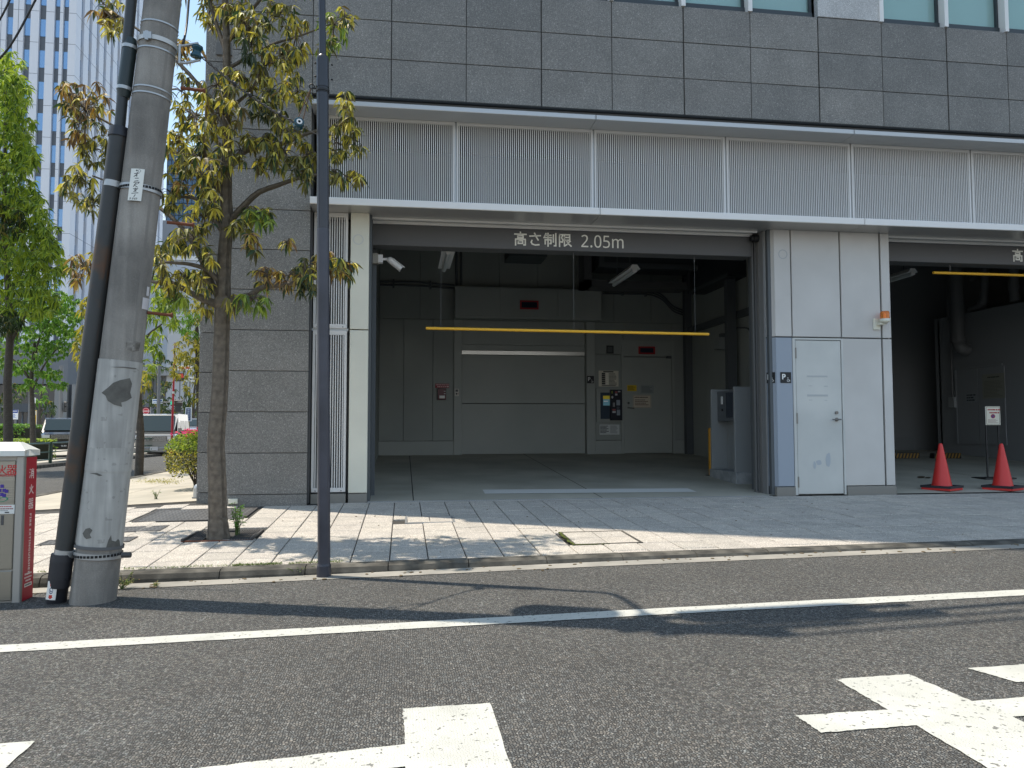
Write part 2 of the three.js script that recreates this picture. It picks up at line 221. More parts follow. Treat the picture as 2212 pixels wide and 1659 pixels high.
{
  const tg = (w, d) => [0, 1, 2, 3].map((k) => { const q = cbox(-w / 2, w / 2, -d / 2, d / 2, -0.03, 0, 0.004); q.rotateX(-Math.PI / 2); const r = prep(q); const uv = r.attributes.uv; for (let i = 0; i < uv.count; i++) uv.setXY(i, uv.getX(i) + k * 0.37, uv.getY(i) + k * 0.61); return r; });
  const full = tg(T - 0.009, T - 0.009), sizes = {}, list = [];
  for (let c = -17; c < 32; c++) {
    const x0 = -0.1 + c * T, x = x0 + T / 2, off = hash(c, 3, 8) < 0.5 ? 0 : T / 2;
    let z = 0.1 - off;
    while (z < KZ - 0.02) {
      const a = Math.max(z, x < -1.1 && x > -2.1 ? 0.2 : x < -2.4 ? -0.3 : 0.1), b = Math.min(z + T, KZ - 0.003), zc = (a + b) / 2; z += T;
      if (b - a < 0.05) continue;
      const lid = lids.find(([p, q, r, s]) => x > p && x < q && zc > r && zc < s); if (lid) continue;
      const d = b - a - 0.009, key = Math.abs(d - (T - 0.009)) < 0.002 ? full : (sizes[d.toFixed(2)] = sizes[d.toFixed(2)] || tg(T - 0.009, +d.toFixed(2)));
      const p = V(x, swY(x, zc) + rr(-0.002, 0.002), zc), s = p.clone().project(camera), inside = Math.abs(s.x) < 1.02 && Math.abs(s.y) < 1.02;
      list.push({ p, g: key[(rnd() * 4) | 0], m: paveMat[(rnd() * 5) | 0], sx: Math.atan((swY(x + 0.1, zc) - swY(x - 0.1, zc)) / 0.2), sz: -Math.atan((swY(x, zc + 0.1) - swY(x, Math.max(zc - 0.1, 0))) / (zc + 0.1 - Math.max(zc - 0.1, 0))), size: inside ? 1 / CP.distanceTo(p) : 0 });
    }
  }
  list.sort((a, b) => b.size - a.size); const rest = [[], [], [], [], []];
  list.forEach((t, i) => {
    const o = new THREE.Mesh(t.g, t.m); o.rotation.set(t.sz, 0, t.sx); o.position.copy(t.p).sub(sidewalk.position); o.castShadow = o.receiveShadow = true;
    if (i < 300 && t.size > 0) { o.name = 'paver'; sidewalk.add(o); }
    else { o.updateMatrix(); const g = t.g.clone(); g.applyMatrix4(o.matrix); rest[paveMat.indexOf(t.m)].push(g); }
  });
  rest.forEach((r, k) => { if (r.length) { const m = new THREE.Mesh(mergeGeometries(r), paveMat[k]); m.name = 'paver_field'; m.userData.kind = 'stuff'; m.receiveShadow = true; sidewalk.add(m); } });
}
// pavement round the corner, along the side street, in large slabs
{
  const o = thing('side_pavement', 'pale concrete pavement running along the side street', null, V(-4, -0.1, -12), null, 'structure');
  for (let z = -0.45; z > -34; z -= 1.5) for (const [a, b] of [[-2.44, -3.95], [-3.96, -5.36]]) { const m = mesh('slab', gridSheet([b, a], [z - 1.49, z], (x, zz) => swY(x, 0) + 0.0), mat.slabs, o); }
  mesh('slab_bed', gridSheet([-5.4, -2.4], [-36, -0.35], (x) => swY(x, 0) - 0.008), mat.joint, o);
}
// kerb stones 0.6 m long, rounded top edge, and gutter
function kerbRing(x, z0, top, bot) { const w = 0.15, r = 0.035, pts = [[0, bot], [0, top], [w - r * 1.5, top], [w - r * 0.45, top - r * 0.35], [w, top - Math.min(r * 1.3, (top - bot) * 0.7)], [w + 0.008, bot]]; return pts.map(([a, y]) => V(x, y, z0 + a)); }
{
  const o = thing('kerb', 'grey concrete kerb stones between pavement and asphalt', null, V(1.5, -0.15, KZ), null, 'structure');
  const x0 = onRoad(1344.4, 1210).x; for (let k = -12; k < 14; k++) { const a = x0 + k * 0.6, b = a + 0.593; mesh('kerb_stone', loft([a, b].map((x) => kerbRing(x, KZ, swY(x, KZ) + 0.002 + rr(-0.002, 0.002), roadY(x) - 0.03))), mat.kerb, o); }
  const s = thing('side_kerb', 'grey kerb edging the side street', null, V(-5.5, -0.2, -10), null, 'structure');
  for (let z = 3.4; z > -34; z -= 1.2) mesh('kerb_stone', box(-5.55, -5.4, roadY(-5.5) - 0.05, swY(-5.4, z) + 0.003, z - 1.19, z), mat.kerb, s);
  structure('gutter', gridSheet(range(-6, 14, 60), [KZ + 0.15, KZ + 0.24, KZ + 0.335], (x, z) => roadY(x) + 0.004), mat.gutter);
}
// lids and plates set in the pavement
function lidThing(name, label, category, [x0, x1, z0, z1], nx, nz, m, frameM, grow = 0) {
  const c = V((x0 + x1) / 2, swY((x0 + x1) / 2, (z0 + z1) / 2), (z0 + z1) / 2), o = thing(name, label, category, c), up = 0.006, f = 0.022;
  const slab = (a, b, e, d, lift, m2, nm) => mesh(nm, loft([a, b].map((x) => [V(x, swY(x, e) + lift, e), V(x, swY(x, d) + lift, d), V(x, swY(x, d) - 0.02, d), V(x, swY(x, e) - 0.02, e)])), m2, o);
  slab(x0, x1, z0, z0 + f, up, frameM, 'frame'); slab(x0, x1, z1 - f, z1, up, frameM, 'frame'); slab(x0, x0 + f, z0 + f, z1 - f, up, frameM, 'frame'); slab(x1 - f, x1, z0 + f, z1 - f, up, frameM, 'frame');
  for (let i = 0; i < nx; i++) for (let j = 0; j < nz; j++) { const a = lerp(x0 + f, x1 - f, i / nx), b = lerp(x0 + f, x1 - f, (i + 1) / nx), e = lerp(z0 + f, z1 - f, j / nz), d = lerp(z0 + f, z1 - f, (j + 1) / nz); slab(a + 0.004, b - 0.004, e + 0.004, d - 0.004, up - 0.002, Array.isArray(m) ? m[(i + j) % m.length] : m, 'plate'); }
  return o;
}
const checker = M([1, 1, 1], 0.6, { map: dataTex(256, (u, v) => { const a = (Math.floor(u * 16) + Math.floor(v * 16)) % 2, x = (u * 16) % 1, y = (v * 16) % 1, k = a ? Math.abs(x - 0.5) < 0.18 : Math.abs(y - 0.5) < 0.18; const n = 0.8 + 0.3 * fbm(u, v, 6, 3, 3); return k ? 0.40 * n : 0.28 * n; }, true, 1.2), bumpMap: dataTex(256, (u, v) => { const a = (Math.floor(u * 16) + Math.floor(v * 16)) % 2, x = (u * 16) % 1, y = (v * 16) % 1; return (a ? Math.abs(x - 0.5) < 0.18 : Math.abs(y - 0.5) < 0.18) ? 1 : 0; }, false, 1.2), bumpScale: 0.004, metalness: 0.3 });
lidThing('inspection_chamber', 'small paver-filled lid with metal end frames in the pavement', 'access cover', lids[0], 2, 1, paveMat, mat.galv);
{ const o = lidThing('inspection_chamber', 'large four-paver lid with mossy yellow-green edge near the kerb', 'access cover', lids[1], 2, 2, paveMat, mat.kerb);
  const [x0, x1, z0, z1] = lids[1]; mesh('moss', [...range(0, 1, 30)].map((t) => sph(V(x0 + rr(-0.014, 0.006), swY(x0, lerp(z0, z1, t)) + 0.006, lerp(z0 + 0.03, z1, t)), rr(0.006, 0.016), 1.2, 0.5, 1.5, 6, 4)).concat([...range(0, 1, 16)].map((t) => sph(V(lerp(x0, x0 + 0.3, t), swY(x0, z1) + 0.005, z1 + rr(-0.004, 0.01)), rr(0.004, 0.009), 1.6, 0.5, 1, 6, 4))), mat.moss, o, { kind: 'stuff' }); }
lidThing('manhole_plate', 'wide patterned iron cover beside the grey building corner', 'manhole', [-2.70, -1.62, 0.38, 1.2], 1, 1, checker, mat.iron);
lidThing('manhole_plate', 'narrow iron cover in the pavement behind the utility pole', 'manhole', [-2.95, -2.25, 1.50, 1.80], 1, 1, checker, mat.iron);
lidThing('manhole_plate', 'short iron cover beside the narrow one behind the utility pole', 'manhole', [-3.1, -2.35, 2.08, 2.32], 1, 1, checker, mat.iron);
{ // tree grate round the trunk
  const [x0, x1, z0, z1] = lids[3], o = thing('tree_grate', 'square iron grating around the foot of the street tree', 'tree grate', V(-1.6, -0.09, 2.15));
  for (const [a, b, e, d] of [[x0, x1, z0, z0 + 0.02], [x0, x1, z1 - 0.05, z1], [x0, x0 + 0.02, z0, z1], [x1 - 0.02, x1, z0, z1]]) mesh('frame', box(a, b, swY(a, e) - 0.015, swY(a, e) + 0.005, e, d), d - e < 0.1 && d === z1 ? mat.rust : mat.iron, o);
  for (let i = 1; i < 27; i++) { const x = x0 + i * (x1 - x0) / 27; if (Math.abs(x + 1.63) < 0.11) continue; mesh('bar', loft([z0, z1].map((z) => [V(x - 0.006, swY(x, z) + 0.004, z), V(x + 0.006, swY(x, z) + 0.004, z), V(x + 0.006, swY(x, z) - 0.02, z), V(x - 0.006, swY(x, z) - 0.02, z)])), mat.iron, o); }
}
{ const o = thing('drain_grating', 'long narrow steel drain grating across the garage threshold', 'drain', V(2, 0, 0.04));
  mesh('channel', box(-0.42, 4.7, -0.03, -0.012, -0.01, 0.092), mat.dark, o); mesh('grating', Array.from({ length: 171 }, (_, i) => box(-0.42 + i * 0.03, -0.42 + i * 0.03 + 0.012, -0.012, 0.0, -0.008, 0.09)), mat.galv, o, { kind: 'stuff' }); mesh('rail', [box(-0.42, 4.7, -0.012, 0.002, 0.085, 0.094), box(-0.42, 4.7, -0.012, 0.002, -0.012, -0.004)], mat.galv, o); }

{ // bits of dry leaf and grit along the gutter and on the pavement
  const g = []; for (let i = 0; i < 170; i++) { const gut = rnd() < 0.6, x = rr(-2.6, 5.2), z = gut ? KZ + 0.16 + rnd() ** 2 * 0.25 : rr(0.3, 3.4), y = (gut ? roadY(x) + 0.006 : swY(x, z) + 0.003), s = sph(V(0, 0, 0), rr(0.004, gut ? 0.014 : 0.009), 1.6, 0.45, 1, 5, 4); s.rotateY(rr(0, 6)); s.translate(x, y, z); g.push(s); }
  single('leaf_litter', 'scattered dry leaf bits and grit along kerb and pavement', 'litter', g, M([0.14, 0.105, 0.06], 1), null, { kind: 'stuff' });
}

// ---------- the garage building ----------
const bld = thing('garage_building', 'dark granite office building with louvred band and garage bays', 'building', V(3, 0, 0));
const ZG = 0.2, XJ = [-0.179, 0.738, 1.682, 2.593, 3.547, 4.46, 5.412, 6.327, 7.285, 8.2, 9.12, 10.05, 11.0, 11.9, 12.8, 13.7], YJ = (k) => 0.117 + 0.4776 * k;
{
  let n = 0; const gp = (x0, x1, y0, y1, z) => mesh('granite_panel', cbox(x0 + 0.004, x1 - 0.004, y0 + 0.004, y1 - 0.004, z - 0.03, z + (hash(n, 7, 1) - 0.5) * 0.002, 0.003), darkGranite[(hash(n++, 2, 5) * 4) | 0], bld);
  for (let k = -1; k < 16; k++) { gp(-2.04, -1.11, k < 0 ? -0.1 : YJ(k), k < 0 ? YJ(0) : YJ(k + 1), ZG); gp(-2.4, -2.042, k < 0 ? -0.1 : YJ(k), k < 0 ? YJ(0) : YJ(k + 1), -0.15); }
  for (let k = 10; k < 16; k++) { gp(-1.11, XJ[0], YJ(k), YJ(k + 1), ZG); if (k < 13) for (let c = 0; c + 1 < XJ.length; c++) gp(XJ[c] + (c % 2 ? 0 : 0.004), XJ[c + 1] - (c % 2 ? 0.004 : 0), YJ(k), YJ(k + 1), ZG); }
  for (let k = 13; k < 16; k++) gp(XJ[0], XJ[1], YJ(k), YJ(k + 1), ZG);
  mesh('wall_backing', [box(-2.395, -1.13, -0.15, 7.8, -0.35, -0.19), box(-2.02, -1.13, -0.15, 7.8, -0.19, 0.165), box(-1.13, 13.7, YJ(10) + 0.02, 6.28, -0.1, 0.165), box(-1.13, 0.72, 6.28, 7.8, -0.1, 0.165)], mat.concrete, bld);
  // corner edge trim in the shadow gap beside the louvres
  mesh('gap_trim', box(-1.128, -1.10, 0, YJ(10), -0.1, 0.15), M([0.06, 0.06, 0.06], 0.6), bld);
  // side face along the side street, panels as seen from the corner
  for (let k = -1; k < 14; k++) for (let c = 0; c < 9; c++) mesh('side_granite_panel', box(-2.43, -2.4, k < 0 ? -0.1 : YJ(k) + 0.004, YJ(k + 1) - 0.004, -0.16 - c * 0.94 - 0.93, -0.16 - c * 0.94 - 0.006), darkGranite[(hash(c, k + 20, 3) * 4) | 0], bld);
  mesh('upper_storeys', [box(-2.42, 16, 7.75, 25, -16, 0.16), box(-2.42, -2.3, -0.1, 7.75, -16, -8.7)], darkGranite[0], bld);
  mesh('rear_wall', box(-2.4, 16, -0.1, 7.75, -16, -9.5), mat.concrete, bld);
  mesh('end_wall', box(14, 16, -0.1, 7.75, -9.5, 0.1), darkGranite[1], bld);
  mesh('first_floor_slab', box(-2.3, 14, 5.45, 5.6, -9.5, -0.12), mat.concrete, bld);
  // windows of the first floor
  const glass = new THREE.MeshPhysicalMaterial({ color: new THREE.Color(0.55, 0.78, 0.74), roughness: 0.04, transmission: 0.55, thickness: 0, metalness: 0, specularIntensity: 1, ior: 1.6, side: THREE.DoubleSide });
  const blind = M([0.62, 0.66, 0.62], 0.8), lightGranite = new THREE.MeshStandardMaterial({ map: speckle([0.72, 0.72, 0.71], 0.3, 150, 1.2, 0.02), bumpMap: graniteBump, bumpScale: 0.002, roughness: 0.7 });
  const y0 = YJ(13);
  for (let c = 1; c + 1 < XJ.length; c++) {
    const a = XJ[c], b = XJ[c + 1];
    if (c === 6 || c === 12) { mesh('light_granite_panel', cbox(a + 0.006, b - 0.006, y0 + 0.01, 7.74, 0.1, ZG, 0.004), lightGranite, bld); continue; }
    const w = mesh('window', [box(a + 0.03, b - 0.03, y0 + 0.005, y0 + 0.1, 0.02, 0.12), box(a + 0.03, b - 0.03, 7.62, 7.74, 0.02, 0.12), box(a + 0.028, a + 0.06, y0 + 0.1, 7.62, 0.03, 0.10), box(b - 0.06, b - 0.028, y0 + 0.1, 7.62, 0.03, 0.10)], M([0.035, 0.045, 0.05], 0.4), bld);
    mesh('pane', box(a + 0.06, b - 0.06, y0 + 0.1, 7.62, 0.055, 0.06), glass, w);
    if (hash(c, 9, 9) > 0.35) mesh('blind', Array.from({ length: 26 }, (_, i) => box(a + 0.07, b - 0.07, 7.6 - i * 0.045 - 0.03, 7.6 - i * 0.045, -0.05, -0.045)), blind, w);
    mesh('window_post', box(a - 0.028, a + 0.028, y0 - 0.0, 7.74, 0.02, ZG + 0.02), mat.white, bld);
  }
  mesh('room_behind_windows', [box(0.74, 14, 6.05, 6.1, -5, -0.1), box(0.74, 14, 5.6, 7.75, -5.1, -5)], M([0.3, 0.31, 0.3], 0.9), bld);
}
// ledge, fascia and soffit of the louvred band
{
  const lj = [-1.10, onZ(1287, 245, 0.38).x, onZ(1845, 275, 0.38).x, 10.9, 13.8], fj = [-1.10, onZ(1296, 458, 0.38).x, onZ(1868, 475, 0.38).x, 10.9, 13.8];
  for (let i = 0; i < 4; i++) {
    const a = lj[i] + (i ? 0.008 : 0), b = lj[i + 1];
    mesh('ledge', [cbox(a, b, 4.69, 4.75, 0.05, 0.38, 0.006)], mat.alu, bld);
    const c = fj[i] + (i ? 0.008 : 0), d = fj[i + 1]; mesh('fascia', [cbox(c, d, 3.50, 3.585, 0.06, 0.38, 0.006)], mat.white, bld);
    mesh('soffit_panel', box(c, d, 3.502, 3.52, -0.30, 0.06), mat.soffit, bld); mesh('soffit_panel', box(c, d, 3.499, 3.503, 0.0, 0.36), mat.soffit, bld);
  }
  mesh('ledge_gap', box(-1.1, 13.8, 4.75, YJ(10), 0.0, 0.10), mat.concrete, bld);
  mesh('louvre_cavity', [box(-1.1, 13.8, 3.56, 4.70, -1.2, -1.1), box(-1.1, 13.8, 4.70, 4.745, -1.2, 0.04), box(-1.1, 13.8, 3.53, 3.555, -1.2, 0.04), box(-1.1, -1.0, 3.56, 4.70, -1.1, -0.2)], mat.concrete, bld);
  const LX = [-1.07, 0.62, 2.38, 4.155, 5.92, 7.70, 9.47, 11.25, 13.0];
  const louvre = (x0, x1, y0, y1, z, pitch, fw, fh, m) => {
    const p = mesh('louvre_frame', [cbox(x0, x1, y0, y0 + fh, z - 0.035, z + 0.006, 0.003), box(x0, x1, y1 - fh, y1, z - 0.035, z + 0.004), box(x0, x0 + fw, y0 + fh, y1 - fh, z - 0.035, z + 0.004), box(x1 - fw, x1, y0 + fh, y1 - fh, z - 0.035, z + 0.004)], m, bld), n = Math.round((x1 - x0 - 2 * fw) / pitch);
    mesh('slats', Array.from({ length: n }, (_, i) => { const x = lerp(x0 + fw, x1 - fw, (i + 0.5) / n); return box(x - pitch * 0.215, x + pitch * 0.215, y0 + fh, y1 - fh, z - 0.014, z); }), m, p, { kind: 'stuff' });
    mesh('bolt', [x0 + 0.05, x1 - 0.05].map((x) => box(x - 0.008, x + 0.008, y0 + 0.012, y0 + 0.02, z + 0.005, z + 0.009)), mat.dark, p);
  };
  for (let i = 0; i + 1 < LX.length; i++) louvre(LX[i] + 0.012, LX[i + 1] - 0.012, 3.60, 4.688, 0.06, 0.0255, 0.022, 0.035, mat.slat);
  for (let i = 1; i + 1 < LX.length; i++) mesh('louvre_post', box(LX[i] - 0.008, LX[i] + 0.008, 3.59, 4.688, 0.0, 0.045), mat.alu, bld);
  louvre(-1.085, -0.685, 2.085, 3.495, 0.03, 0.029, 0.03, 0.05, mat.slat); louvre(-1.085, -0.685, 0.12, 2.055, 0.03, 0.029, 0.03, 0.05, mat.slat);
  mesh('louvre_back', box(-1.1, -0.67, 0.0, 3.5, -0.5, -0.4), mat.concrete, bld); mesh('louvre_rail', box(-1.1, -0.67, 2.055, 2.085, -0.05, 0.02), mat.alu, bld);
  mesh('plinth', cbox(-1.09, -0.68, -0.03, 0.10, -0.1, 0.035, 0.004), mat.plinth, bld); mesh('plinth', cbox(-0.65, -0.43, -0.03, 0.10, -0.1, 0.05, 0.004), mat.plinth, bld);
  mesh('pilaster_panel', cbox(-0.65, -0.43, 2.075, 3.5, -0.02, 0.055, 0.004), mat.cream, bld); mesh('pilaster_panel', cbox(-0.65, -0.43, 0.11, 2.062, -0.02, 0.055, 0.004), mat.cream, bld);
  mesh('pilaster_core', box(-0.655, -0.435, 0, 3.5, -0.3, -0.02), M([0.3, 0.3, 0.28], 0.7), bld);
}
// openings: beam with the height limit, rails, jambs
function letters(parent, x, y, z, glyphs, size, lw, m) {
  const out = []; glyphs.forEach((n, i) => { for (const st of GLYPH[n]) for (let k = 0; k + 1 < st.length; k++) { const [a, b] = st[k], [c, d] = st[k + 1], p = [x + i * size * 1.14 + a / 100 * size, y - b / 100 * size], q = [x + i * size * 1.14 + c / 100 * size, y - d / 100 * size]; const L = Math.hypot(q[0] - p[0], q[1] - p[1]) + lw * 0.8, g = new THREE.BoxGeometry(L, lw, 0.004 + 0.0003 * (k % 3) + 0.0002 * i); g.rotateZ(Math.atan2(q[1] - p[1], q[0] - p[0])); g.translate((p[0] + q[0]) / 2, (p[1] + q[1]) / 2, z); out.push(g); } });
  return out;
}
const letterMat = M([0.90, 0.89, 0.80], 0.6);
function bayBeam(x0, x1, textX) {
  const b = mesh('lintel_beam', [cbox(x0, x1, 3.195, 3.465, -0.55, -0.3, 0.006)], mat.beam, bld); mesh('rail', [box(x0, x1, 3.466, 3.50, -0.30, -0.27), box(x0, x1, 3.478, 3.50, -0.14, -0.11)], mat.white, bld);
  const g = letters(b, textX, 3.422, -0.297, ['taka', 'sa', 'sei', 'gen'], 0.172, 0.0185, letterMat);
  const t = new TextGeometry('2.05m', { font, size: 0.163, depth: 0.004, curveSegments: 6, bevelEnabled: false }); t.scale(0.94, 1, 1); t.translate(textX + 0.885, 3.252, -0.299); g.push(t);
  mesh('height_limit_lettering', g, letterMat, b);
}
bayBeam(-0.43, 4.66, onZ(1110, 500, -0.3).x); bayBeam(6.5, 13.6, onZ(2186, 540, -0.3).x);
{
  mesh('jamb_guide', [box(-0.43, -0.40, 0, 3.5, -0.3, -0.02), box(-0.44, -0.36, 0, 3.2, -0.56, -0.52)], mat.steelIn, bld);
  mesh('jamb_guide', [box(4.665, 4.69, 0, 3.5, -0.36, -0.31), box(4.70, 4.74, 0, 3.5, -0.31, -0.29)], M([0.12, 0.12, 0.115], 0.5), bld); mesh('jamb_guide', [box(4.715, 4.735, 0, 3.5, -0.27, -0.22)], M([0.16, 0.155, 0.145], 0.5), bld);
  mesh('jamb_slot', box(4.725, 4.745, 0, 3.5, -0.285, -0.1), M([0.2, 0.2, 0.195], 0.5), bld);
  mesh('roller_end', [cyl(V(4.66, 3.43, -0.24), V(4.76, 3.43, -0.24), 0.055), cyl(V(4.62, 3.43, -0.24), V(4.665, 3.43, -0.24), 0.04)], mat.black, bld);
  mesh('pillar_core', box(4.76, 6.47, 0, 3.6, -0.62, -0.04), mat.steelIn, bld);
  // pillar: chamfered blue-grey left corner, panels in two heights
  const zc = -0.13, chamfer = (y0, y1, m) => mesh('pillar_corner_panel', loft([y0, y1].map((y) => [V(4.745, y, zc), V(4.826, y, 0), V(4.85, y, -0.035), V(4.775, y, -0.15)])), m, bld);
  chamfer(2.078, 3.5, mat.panel); chamfer(0.115, 2.062, mat.bluePanel);
  for (const [a, b, m] of [[4.83, 5.058, mat.bluePanel], [5.775, 6.335, mat.panel], [6.36, 6.485, mat.panel]]) { mesh('pillar_panel', cbox(a, b, 2.078, 3.5, -0.035, 0, 0.004), mat.panel, bld); mesh('pillar_panel', cbox(a, b, 0.115, 2.062, -0.035, 0, 0.004), m, bld); }
  mesh('pillar_panel', cbox(5.075, 5.755, 2.078, 3.5, -0.035, 0, 0.004), mat.panel, bld);
  mesh('pillar_side', box(6.46, 6.484, 0.115, 3.5, -0.6, -0.036), mat.panel, bld);
  mesh('plinth', cbox(4.80, 5.065, -0.03, 0.105, -0.05, 0.012, 0.004), mat.plinth, bld); mesh('plinth', cbox(5.79, 6.49, -0.03, 0.105, -0.6, 0.012, 0.004), mat.plinth, bld);
  mesh('door_frame', [box(5.062, 5.10, 0, 2.06, -0.03, 0.004), box(5.752, 5.778, 0, 2.06, -0.03, 0.004), box(5.10, 5.752, 2.038, 2.062, -0.03, 0.003)], mat.doorSteel, bld);
  const d = mesh('service_door', cbox(5.108, 5.745, 0.012, 2.03, -0.03, -0.004, 0.003), mat.doorSteel, bld);
  for (const y of [1.86, 1.0, 0.17]) mesh('hinge', cyl(V(5.106, y - 0.07, 0.006), V(5.106, y + 0.07, 0.006), 0.010, 0.010, 8), M([0.3, 0.28, 0.25], 0.6, { metalness: 0.5 }), d);
  mesh('lock', cyl(V(5.665, 1.075, -0.01), V(5.665, 1.075, 0.014), 0.022, 0.020), M([0.2, 0.19, 0.18], 0.4, { metalness: 0.8 }), d);
  mesh('handle', [cyl(V(5.665, 0.985, -0.01), V(5.665, 0.985, 0.05), 0.012), cyl(V(5.70, 0.985, 0.048), V(5.58, 0.985, 0.048), 0.010, 0.008), cyl(V(5.665, 0.985, -0.01), V(5.665, 0.985, 0.004), 0.026)], M([0.2, 0.19, 0.18], 0.35, { metalness: 0.8 }), d);
  const scuff = M([0.42, 0.45, 0.47], 0.7); const blob = (cx, cy, rx, ry, k) => { const s = new THREE.Shape(); for (let i = 0; i <= 40; i++) { const a = i / 40 * Math.PI * 2, r = 0.55 + 0.75 * fbm(i % 40 / 40, k * 0.13, 7, k, 3); (i ? s.lineTo : s.moveTo).call(s, cx + Math.cos(a) * rx * r, cy + Math.sin(a) * ry * r); } const g = new THREE.ShapeGeometry(s); g.translate(0, 0, -0.0015); return g; };
  mesh('scuff_marks', [blob(5.40, 0.42, 0.04, 0.035, 3), blob(5.53, 0.46, 0.035, 0.09, 5), blob(5.34, 0.39, 0.02, 0.05, 8)], scuff, d);
  mesh('tape_residue', [box(5.26, 5.55, 1.545, 1.565, -0.004, -0.002), box(5.26, 5.55, 1.29, 1.315, -0.004, -0.002), box(5.28, 5.33, 1.425, 1.432, -0.004, -0.002), box(5.5, 5.55, 1.42, 1.43, -0.004, -0.002), box(5.28, 5.33, 1.238, 1.245, -0.004, -0.002), box(5.5, 5.54, 1.235, 1.242, -0.004, -0.002)], M([0.45, 0.46, 0.45], 0.7), d);
  const ring = (x, y, z) => { const g = new THREE.RingGeometry(0.052, 0.064, 28); g.translate(x, y, z); return g; };
  mesh('ring_mark', ring(4.955, 3.17, 0.002), M([0.40, 0.41, 0.41], 0.6), bld); mesh('ring_mark', ring(-0.56, 3.17, 0.058), M([0.62, 0.62, 0.57], 0.6), bld);
}

// ---------- inside the garage bays ----------
const rect = (a, b, c, d, z) => { const p = onZ(a, d, z), q = onZ(b, c, z); return [p.x, q.x, p.y, q.y]; };   // x0 x1 y0 y1 on a wall at z
const mid = (r, z) => V((r[0] + r[1]) / 2, (r[2] + r[3]) / 2, z);
const ZB = -6.3;
{
  const fl = thing('garage_floor', 'smooth grey concrete garage floor rising to the rear', null, V(4, 0.1, -3), null, 'structure');
  for (const [a, b] of [[-0.5, 0.118], [0.130, 2.478], [2.490, 6.2], [6.212, 9.1], [9.112, 14]]) mesh('floor_slab', gridSheet([a, b], [-9.5, -6.6, -0.5, -0.015], (x, z) => floorY(z)), mat.floorIn, fl);
  mesh('floor_bed', gridSheet([-0.5, 14], [-9.5, -6.6, -0.015], (x, z) => floorY(z) - 0.01), mat.dark, fl);
  const q = [[1041.9, 1058.2], [1047.7, 1067], [1505.5, 1062.9], [1485, 1055.4]].map(([a, b]) => onFloor(a, b)); q.forEach((p) => { p.y = floorY(p.z) + 0.004; });
  mesh('painted_stop_line', quadSheet(q), M([0.62, 0.61, 0.57], 0.8), fl);
}
{ // shell of the bays
  const w = thing('garage_wall', 'grey panelled walls and ceiling of the garage bays', null, V(3, 0.3, ZB), null, 'structure');
  const xs = [-0.5, onZ(872, 800, ZB).x, onZ(935, 800, ZB).x, 1.02], pan = (a, b, c, d, z = ZB) => mesh('wall_panel', cbox(a + 0.003, b - 0.003, c + 0.003, d - 0.003, z - 0.04, z, 0.003), mat.wallIn, w);
  for (let i = 0; i < 3; i++) { pan(xs[i], xs[i + 1], 0.6, 3.1); mesh('wall_base', box(xs[i], xs[i + 1], 0.28, 0.596, ZB - 0.04, ZB + 0.02), mat.doorIn, w); }
  for (let i = 0; i < 8; i++) pan(-0.5 + i * 0.82, -0.5 + (i + 1) * 0.82, 3.1, 5.4);
  pan(3.99, 4.62, 2.42, 3.1); pan(3.99, 4.62, 0.6, 2.42); pan(4.62, 5.70, 2.70, 3.1); pan(5.70, 6.1, 0.6, 3.1); mesh('wall_base', box(5.7, 6.06, 0.28, 0.596, ZB - 0.04, ZB + 0.015), mat.doorIn, w);
  mesh('wall_base', box(3.99, 4.62, 0.28, 0.596, ZB - 0.04, ZB + 0.015), mat.doorIn, w);
  mesh('rear_backing', box(-0.55, 6.2, 0, 5.3, ZB - 0.6, ZB - 0.32), mat.concrete, w);
  for (let i = 0; i < 6; i++) mesh('wall_panel', box(-0.56, -0.5, 0.02, 5.4, -0.6 - i * 0.95 - 0.945, -0.6 - i * 0.95), mat.wallIn, w);
  for (let i = 0; i < 6; i++) mesh('wall_panel', box(6.06, 6.11, 0.02, 5.4, -0.6 - i * 0.95 - 0.945, -0.6 - i * 0.95), mat.wallIn, w);
  mesh('wall_beam', box(5.97, 6.06, 2.86, 2.98, ZB, -0.65), mat.steelIn, w);
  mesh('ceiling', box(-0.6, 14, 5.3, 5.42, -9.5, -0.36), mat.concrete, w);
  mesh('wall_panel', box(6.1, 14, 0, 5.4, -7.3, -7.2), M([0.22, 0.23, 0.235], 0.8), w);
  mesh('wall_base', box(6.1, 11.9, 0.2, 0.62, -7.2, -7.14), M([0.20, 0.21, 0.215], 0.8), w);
  mesh('column', box(onZ(1480, 800, -6.1).x, onZ(1494, 800, -6.1).x, 0.28, 5.3, -6.2, -6.05), mat.steelIn, w); const c2 = onX(1572, 800, 5.8); mesh('column', box(5.78, 5.95, floorY(c2.z), 5.3, c2.z - 0.06, c2.z + 0.06), mat.steelIn, w);
  // equipment room in the second bay
  const rm = M([0.24, 0.25, 0.255], 0.75); mesh('room_wall', box(11.9, 12.2, 0.1, 3.25, -6.2, -0.6), rm, w); mesh('room_wall', box(11.9, 14, 0.1, 3.25, -6.3, -6.15), rm, w); mesh('room_roof', box(11.9, 14, 3.25, 3.3, -6.3, -0.6), rm, w);
}
